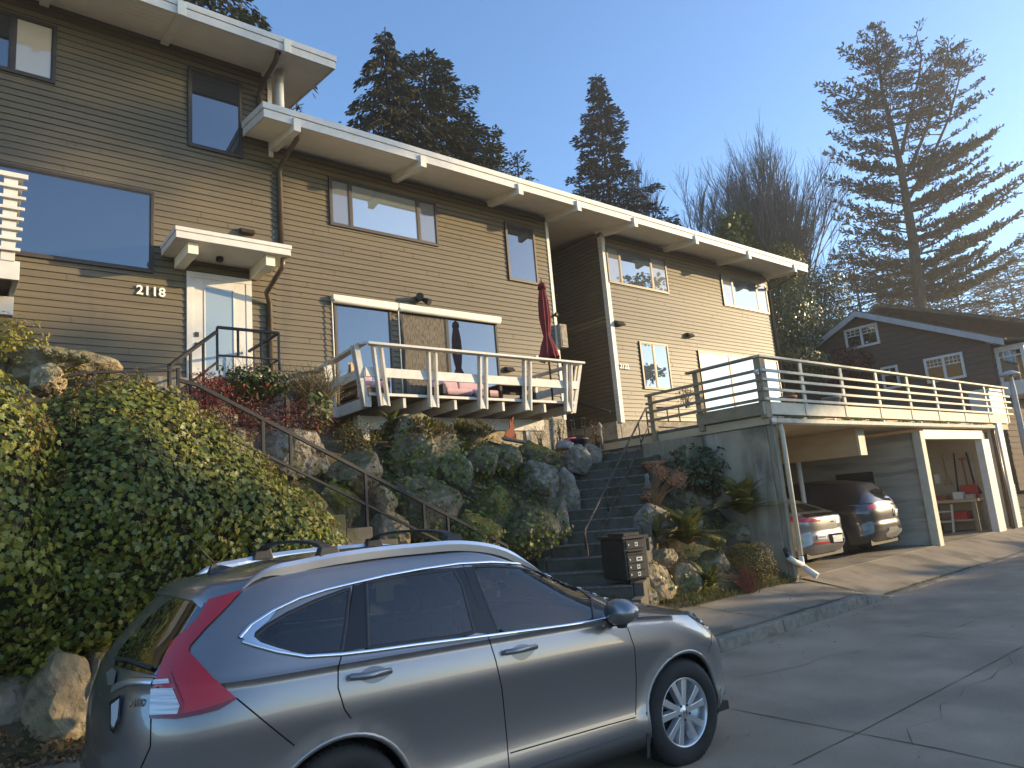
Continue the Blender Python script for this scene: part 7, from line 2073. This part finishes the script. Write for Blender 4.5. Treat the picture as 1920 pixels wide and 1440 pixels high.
# ------------------------------------------------------------------ mailboxes
M['mailbox'] = pmat('dark_bronze_mailbox', (0.035,0.030,0.025), (0.05,0.043,0.035), scale=10, rough=.45)
M['sticker'] = pmat('white_paper_label', (0.62,0.60,0.54), rough=.7)
mp_ = at(1187,1040,Y=7.05)
mt = thing('mailbox_cluster','dark brown cluster of locking mailboxes on a post by the long stairs','mailbox',(mp_.x,7.05,.2))
tl = at(1168,1012,Y=7.05); br = at(1210,1082,Y=7.05)
X0, X1, Z0, Z1 = tl.x, br.x, br.z, tl.z
DPT = .42
mrot = R_(-14)
def mpt(x, y, z): 
    c, s = math.cos(mrot), math.sin(mrot); dx_, dy_ = x-X0, y-7.05; return (X0+dx_*c-dy_*s, 7.05+dx_*s+dy_*c, z)
def mbox(name, x0, x1, y0, y1, z0, z1, m, par=mt, bev=.004):
    mb = MB(); mb.hexa([mpt(x0,y0,z0),mpt(x1,y0,z0),mpt(x1,y1,z0),mpt(x0,y1,z0)],[mpt(x0,y0,z1),mpt(x1,y0,z1),mpt(x1,y1,z1),mpt(x0,y1,z1)]); return mb.build(name,M[m],par,bevel=bev)
WX = X1-X0
mbox('cabinet',X0,X1,7.05,7.05+DPT+.2,Z0,Z1,'mailbox',bev=.01)
mbox('top_cap',X0-.03,X1+.03,7.02,7.05+DPT+.22,Z1+.002,Z1+.04,'mailbox')
mbox('outgoing_box',X0+.02,X1-.10,7.06,7.05+DPT,Z1+.042,Z1+.085,'mailbox')
hrow = (Z1-Z0)
rows_ = [(.80,.985),(.44,.58),(.26,.42),(.06,.24)]
rows_ = [(.76,.96),(.40,.585),(.22,.385),(.04,.205)]
for i,(a,b) in enumerate(rows_):
    d = mbox('mailbox_door',X0+.035,X1-.06,7.032,7.049,Z0+hrow*a,Z0+hrow*b,'mailbox')
    cz = Z0+hrow*(a+b)/2; wl = .10 if i == 1 else .05; lx = X0+WX*.46
    mbox('name_label',lx,lx+wl,7.028,7.0315,cz-.028,cz+.028,'sticker',d,0)
    mbox('label_print',lx+wl*.25,lx+wl*.75,7.0265,7.0278,cz-.012,cz+.012,'mailbox',d,0)
    mbox('lock',X0+.06,X0+.08,7.026,7.0315,cz-.012,cz+.012,'sticker',d,0)
mbox('slot_lip',X0+.03,X1-.05,7.0,7.049,Z0+hrow*.69,Z0+hrow*.715,'mailbox')
mbox('hopper_door',X0+.035,X1-.06,7.036,7.049,Z0+hrow*.605,Z0+hrow*.68,'mailbox')
mbox('post',X0+.10,X0+.26,7.12,7.28,.15,Z0-.001,'mailbox')
# ------------------------------------------------------------------ pots and garden odds and ends
M['terra'] = pmat('terracotta_pot', (0.26,0.10,0.055), (0.33,0.14,0.08), scale=5, rough=.85)
M['teal'] = pmat('teal_glazed_pot', (0.12,0.30,0.32), rough=.3)
M['blackpot'] = pmat('black_plastic_pot', (0.025,0.025,0.028), rough=.6)
M['redplastic'] = pmat('red_plastic', (0.50,0.04,0.04), (0.42,0.03,0.03), scale=6, rough=.5)
M['paper'] = pmat('white_paper', (0.72,0.72,0.70), rough=.8)
M['grey_stone'] = pmat('grey_garden_stone', (0.20,0.19,0.18), (0.28,0.27,0.25), scale=8, rough=.9)
def pot(px, py, Y, r, h, m, label):
    c = at(px,py,Y=Y); mb = MB(); mb.lathe([(0,0),(r*.72,0),(r*.93,h*.80),(r*1.06,h*.80),(r*1.06,h),(r*.92,h),(r*.85,h*.86),(0,h*.86)], c-V(0,0,h/2), 20)
    return tag(mb.build('plant_pot',M[m]),label,'pot')
pot(1229,882,8.9,.24,.34,'terra','big terracotta pot at the right edge of the long stairs, behind the dried shrub')
pot(1222,945,8.35,.17,.30,'terra','terracotta pot on the boulder under the dried shrub')
pot(1196,956,8.4,.065,.12,'teal','tiny teal pot beside the stairs')
pot(1087,832,10.7,.19,.22,'blackpot','black plastic pot at the head of the long stairs under the wire cage')
mb = MB(); c = at(1058,834,Y=10.7); mb.lathe([(0,0),(.20,0),(.21,.05),(.15,.15),(0,.20)], c-V(0,0,.09), 18); tag(mb.build('garden_dome',M['grey_stone']),'grey dome-shaped garden ornament left of the black plant pot','ornament')
mb = MB(); c = at(1069,826,Y=10.9); mb.lathe([(0,.02),(.10,0),(.17,.05),(.14,.10),(0,.12)], c-V(0,0,.05), 14); tag(mb.build('garden_basket',pmat('pink_plastic',(0.65,0.10,0.15),rough=.5)),'pink plastic basket behind the grey dome ornament','basket')
mb = MB(); c = at(1072,836,Y=10.6); mb.lathe([(0,0),(.035,0),(.045,.13),(0,.13)], c-V(0,0,.07), 12); tag(mb.build('cup',M['paper']),'white cup between grey dome and black pot','cup')
# wire plant cage
t = thing('plant_cage','dark wire plant cage standing in the black pot','plant support',at(1087,835,Y=10.7)); b = at(1087,828,Y=10.7)
for k,(z,r) in enumerate(((.12,.13),(.30,.15),(.48,.17))):
    mb = MB(); mb.tube([b+V(r*math.cos(a),r*math.sin(a),z) for a in [6.2832*j/16 for j in range(17)]],.006,5,caps=False); mb.build('ring',M['black'],t)
for k in range(4):
    a = 6.2832*k/4+.3; mb = MB(); mb.tube([b+V(.11*math.cos(a),.11*math.sin(a),-.1),b+V(.18*math.cos(a),.18*math.sin(a),.52)],.006,5); mb.build('stake',M['black'],t)
# path lights, rabbit silhouette, plank, tray, hose nozzle
for px0,py0,px1,py1,Y,lab in ((1036,785,1038,845,10.4,'weathered pointed stake standing left of the grey dome ornament'),(1124,797,1130,842,10.7,'thin dark garden stake with a lamp top beside the passage')):
    a = at(px0,py0,Y=Y); b = at(px1,py1,Y=Y); mb = MB(); mb.tube([b,b.lerp(a,.92)],.035,6); mb.lathe([(.06,0),(.045,.04),(.01,.10),(0,.10)],tuple(b.lerp(a,.92)),8); tag(mb.build('garden_stake',M['rawwood']),lab,'stake')
c = at(957,812,Y=11.3); R2 = [(-.16,-.16),(.14,-.16),(.16,-.02),(.10,.05),(.13,.10),(.12,.17),(.09,.19),(.13,.34),(.09,.34),(.06,.21),(.02,.30),(.0,.20),(.0,.10),(-.10,.04),(-.16,-.06)]
mb = MB(); mb.prism([(c.x+u,c.z+v) for u,v in R2],'Y',c.y,c.y+.02); tag(mb.build('garden_silhouette',pmat('rusty_red_metal',(0.22,0.06,0.03),rough=.8)),'rusty red animal silhouette under the right end of the deck','ornament')
a = at(942,822,Y=10.9); b = at(985,830,Y=10.6); mb = MB(); mb.bar(a,b,.35,.05); tag(mb.build('plank',M['rawwood'],bevel=.01),'weathered flat plank lying on the crest under the deck post','plank')
c = at(858,812,Y=10.6); mb = MB(); mb.box(c.x-.28,c.x+.25,c.y-.15,c.y+.2,c.z-.06,c.z+.08); tag(mb.build('plant_tray',M['grey_stone'],bevel=.02),'grey planting trough on the crest under the middle of the deck','trough')
for i in range(26):
    pass
shrub('dry_twig_plant','orange-brown twiggy plant against the pale foundation beside the deck post','plant',1012,812,11.8,.30,.2,.32,420,.03,['drypink','dry'],[.6,.4],'lance',131)
shrub('dry_twig_plant','brown-leaved plant in front of the passage right of the wire cage','plant',1118,812,11.3,.24,.2,.34,420,.045,['dry','drypink','weed'],[.45,.3,.25],'oval',132)
shrub('thin_shrub','thin grey-green shrub against the foundation corner left of the passage','shrub',1047,808,11.6,.22,.2,.36,360,.035,['grey_green','midgreen'],[.6,.4],'oval',133)
shrub('crest_plants','reddish low plants along the crest under the deck beam','plant',890,796,10.9,.55,.25,.16,700,.03,['drypink','redleaf','weed'],[.4,.2,.4],'lance',134)
c = at(1214,902,Y=8.5); mb = MB(); mb.lathe([(0,0),(.06,0),(.055,.10),(.03,.17),(.045,.22),(.03,.27),(0,.28)], c-V(0,0,.14), 12); tag(mb.build('garden_figure',M['grey_stone']),'small pale garden figure beside the big terracotta pot','ornament')
# ------------------------------------------------------------------ garage contents along the right-hand wall
GXW = CX1-.2
def gp(px, py, off=.06): return at(px, py, X=GXW-off)
t = thing('workbench','plain wooden workbench along the garage wall','workbench',(GXW-.3,8.1,FLOORZ))
mb = MB(); mb.box(GXW-.62,GXW-.02,7.45,8.75,1.02,1.10); mb.build('bench_top',M['ply'],t,bevel=.006)
for y in (7.5,8.62):
    for x in (GXW-.60,GXW-.14): mb = MB(); mb.box(x,x+.09,y,y+.09,FLOORZ,1.019); mb.build('leg',M['rawwood'],t)
mb = MB(); mb.box(GXW-.58,GXW-.06,7.6,8.6,.50,.54); mb.build('shelf',M['ply'],t)
t = thing('step_stool','white folding step stool standing before the workbench','stool',(GXW-.75,8.3,FLOORZ))
for y in (8.05,8.5): mb = MB(); mb.bar((GXW-.95,y,FLOORZ),(GXW-.74,y,.98),.05,.035); mb.build('leg',M['white'],t)
for z,w_ in ((.50,.24),(.78,.2)): mb = MB(); mb.box(GXW-.98,GXW-.98+w_,8.07,8.48,z,z+.03); mb.build('tread',M['white'],t)
def tool(name, label, pts, r, m, cat='tool'):
    t = thing(name,label,cat,pts[-1]); mb = MB(); mb.tube(pts,r,8); mb.build('handle',M[m],t); return t
a = gp(1803,862); b = gp(1815,915); t = tool('snow_shovel','red snow shovel hanging on the garage wall',[a,b],.02,'terra'); c = gp(1817,922,.08)
mb = MB(); mb.box(c.x-.03,c.x,c.y-.24,c.y+.20,c.z-.20,c.z+.20); mb.build('blade',M['redplastic'],t,bevel=.02); mb = MB(); mb.tube([a+V(0,-.08,.03),a+V(0,.08,.03)],.025,8); mb.build('grip',M['redplastic'],t)
for i,(p,q,m,lab) in enumerate((((1766,852),(1776,895),'rawwood','long-handled broom leftmost on the garage wall'),((1788,850),(1797,925),'black','dark rake hanging second from the left on the garage wall'),((1811,848),(1828,912),'black','dark pole tool hanging right of the red shovel'),((1818,850),(1830,910),'alu','grey pole hanging farthest right on the garage wall'))):
    t = tool('hanging_tool',lab,[gp(*p),gp(*q)],.022,m); e = gp(*q); mb = MB(); mb.hexa([e+V(-.02,-.03,0),e+V(.02,-.03,0),e+V(.02,.03,0),e+V(-.02,.03,0)],[e+V(-.04,-.12,-.22),e+V(.04,-.12,-.22),e+V(.04,.12,-.22),e+V(-.04,.12,-.22)]); mb.build('head',M['rawwood' if i == 0 else 'black'],t)
for i,(px,py,w_,h_,m,lab) in enumerate(((1800,937,.26,.20,'paper','white carton at the middle of the workbench'),(1822,940,.22,.12,'alu','grey box at the right end of the workbench'),(1768,938,.30,.13,'terra','brown box at the left end of the workbench'),(1758,898,.10,.26,'paper','white canister on the upper left of the garage wall'))):
    c = gp(px,py,.3 if i < 3 else .1); mb = MB(); z = 1.101 if i < 3 else c.z-h_/2
    mb.box(c.x-.10,c.x+.08,c.y-w_/2,c.y+w_/2,z,z+h_); mb.box(c.x-.105,c.x+.085,c.y-.02,c.y+.02,z+h_,z+h_+.004); tag(mb.build('storage_box',M[m],bevel=.008),lab,'box')
mb = MB(); mb.box(GXW-.5,GXW-.1,7.8,8.2,.541,.75); mb.box(GXW-.52,GXW-.08,7.78,8.22,.75,.77); tag(mb.build('tool_case',M['redplastic'],bevel=.01),'dark red case under the workbench','case')
# objects on the carport roof deck and beyond
c = at(1850,755,Y=7.6); mb = MB(); mb.box(c.x-.5,c.x+.75,7.35,7.9,3.205,4.22); mb.box(c.x-.55,c.x+.8,7.3,7.95,4.222,4.30); tag(mb.build('deck_cabinet',M['white'],bevel=.01),'white cabinet at the far right end of the roof deck','cabinet')
c = at(1480,745,Y=9.5); pot(1478,752,9.6,.22,.24,'terra','terracotta bowl on the roof deck near its left corner')
shrub('potted_plant','small yellow-green plant in the terracotta bowl on the roof deck','plant',1478,742,9.6,.2,.2,.12,160,.06,['golden','midgreen'],[.5,.5],'oval',141)
pot(1560,755,9.4,.25,.30,'grey_stone','grey stone pot on the roof deck left of the middle')
# street lamp
t = thing('street_lamp','grey street lamp with a conical shade beyond the carport','street lamp',(at(1900,720,Y=8).x,8,0)); c = at(1893,703,Y=8.0)
mb = MB(); s_ = fdepth(c)/FPX
mb.lathe([(0,.16),(.10,.15),(.30,.05),(.34,-.02),(.30,-.02),(0,.0)], tuple(c), 20); mb.build('lamp_shade',M['trimgrey'],t)
e = at(1922,815,Y=8.0); mb = MB(); mb.tube([V(c.x+.1,8,c.z-.02),V(c.x+.12,8.02,c.z-.5),V(c.x+.12,8.02,0)],[.05,.09,.11],10); mb.build('pole',M['trimgrey'],t)
# slatted trellis beyond the end post
t = thing('slatted_trellis','rounded slatted dark trellis right of the carport end post','trellis',at(1908,985,Y=7.2)); a = at(1900,985,Y=7.2); zt = at(1906,905,Y=7.2).z
for x in (a.x,a.x+.62): mb = MB(); mb.box(x,x+.06,7.18,7.26,.1,zt); mb.build('upright',M['bronze'],t)
for k in range(13): z = .25+(zt-.35)*k/12; mb = MB(); mb.box(a.x-.03,a.x+.71,7.16,7.178,z,z+.06); mb.build('slat',M['trimgrey'],t)
shrub('yellow_shrub','bright yellow-green low plant at the foot of the slatted trellis','shrub',1912,985,7.1,.3,.2,.22,260,.08,['yellowleaf','golden'],[.6,.4],'oval',142)
# ------------------------------------------------------------------ thin volume added to imitate veiling sun glare, closed box round the scene
hm = bpy.data.materials.new('glare_haze'); hm.use_nodes = True
n = hm.node_tree; n.nodes.remove(n.nodes['Principled BSDF'])
pv = n.nodes.new('ShaderNodeVolumePrincipled'); pv.inputs['Color'].default_value = (0.95,0.93,0.90,1); pv.inputs['Density'].default_value = 0.0012; pv.inputs['Anisotropy'].default_value = 0.55
n.links.new(pv.outputs[0], n.nodes['Material Output'].inputs['Volume'])
mb = MB(); mb.box(-40, 130, -60, 75, -6, 46)
tag(mb.build('glare_haze', hm), kind='stuff')
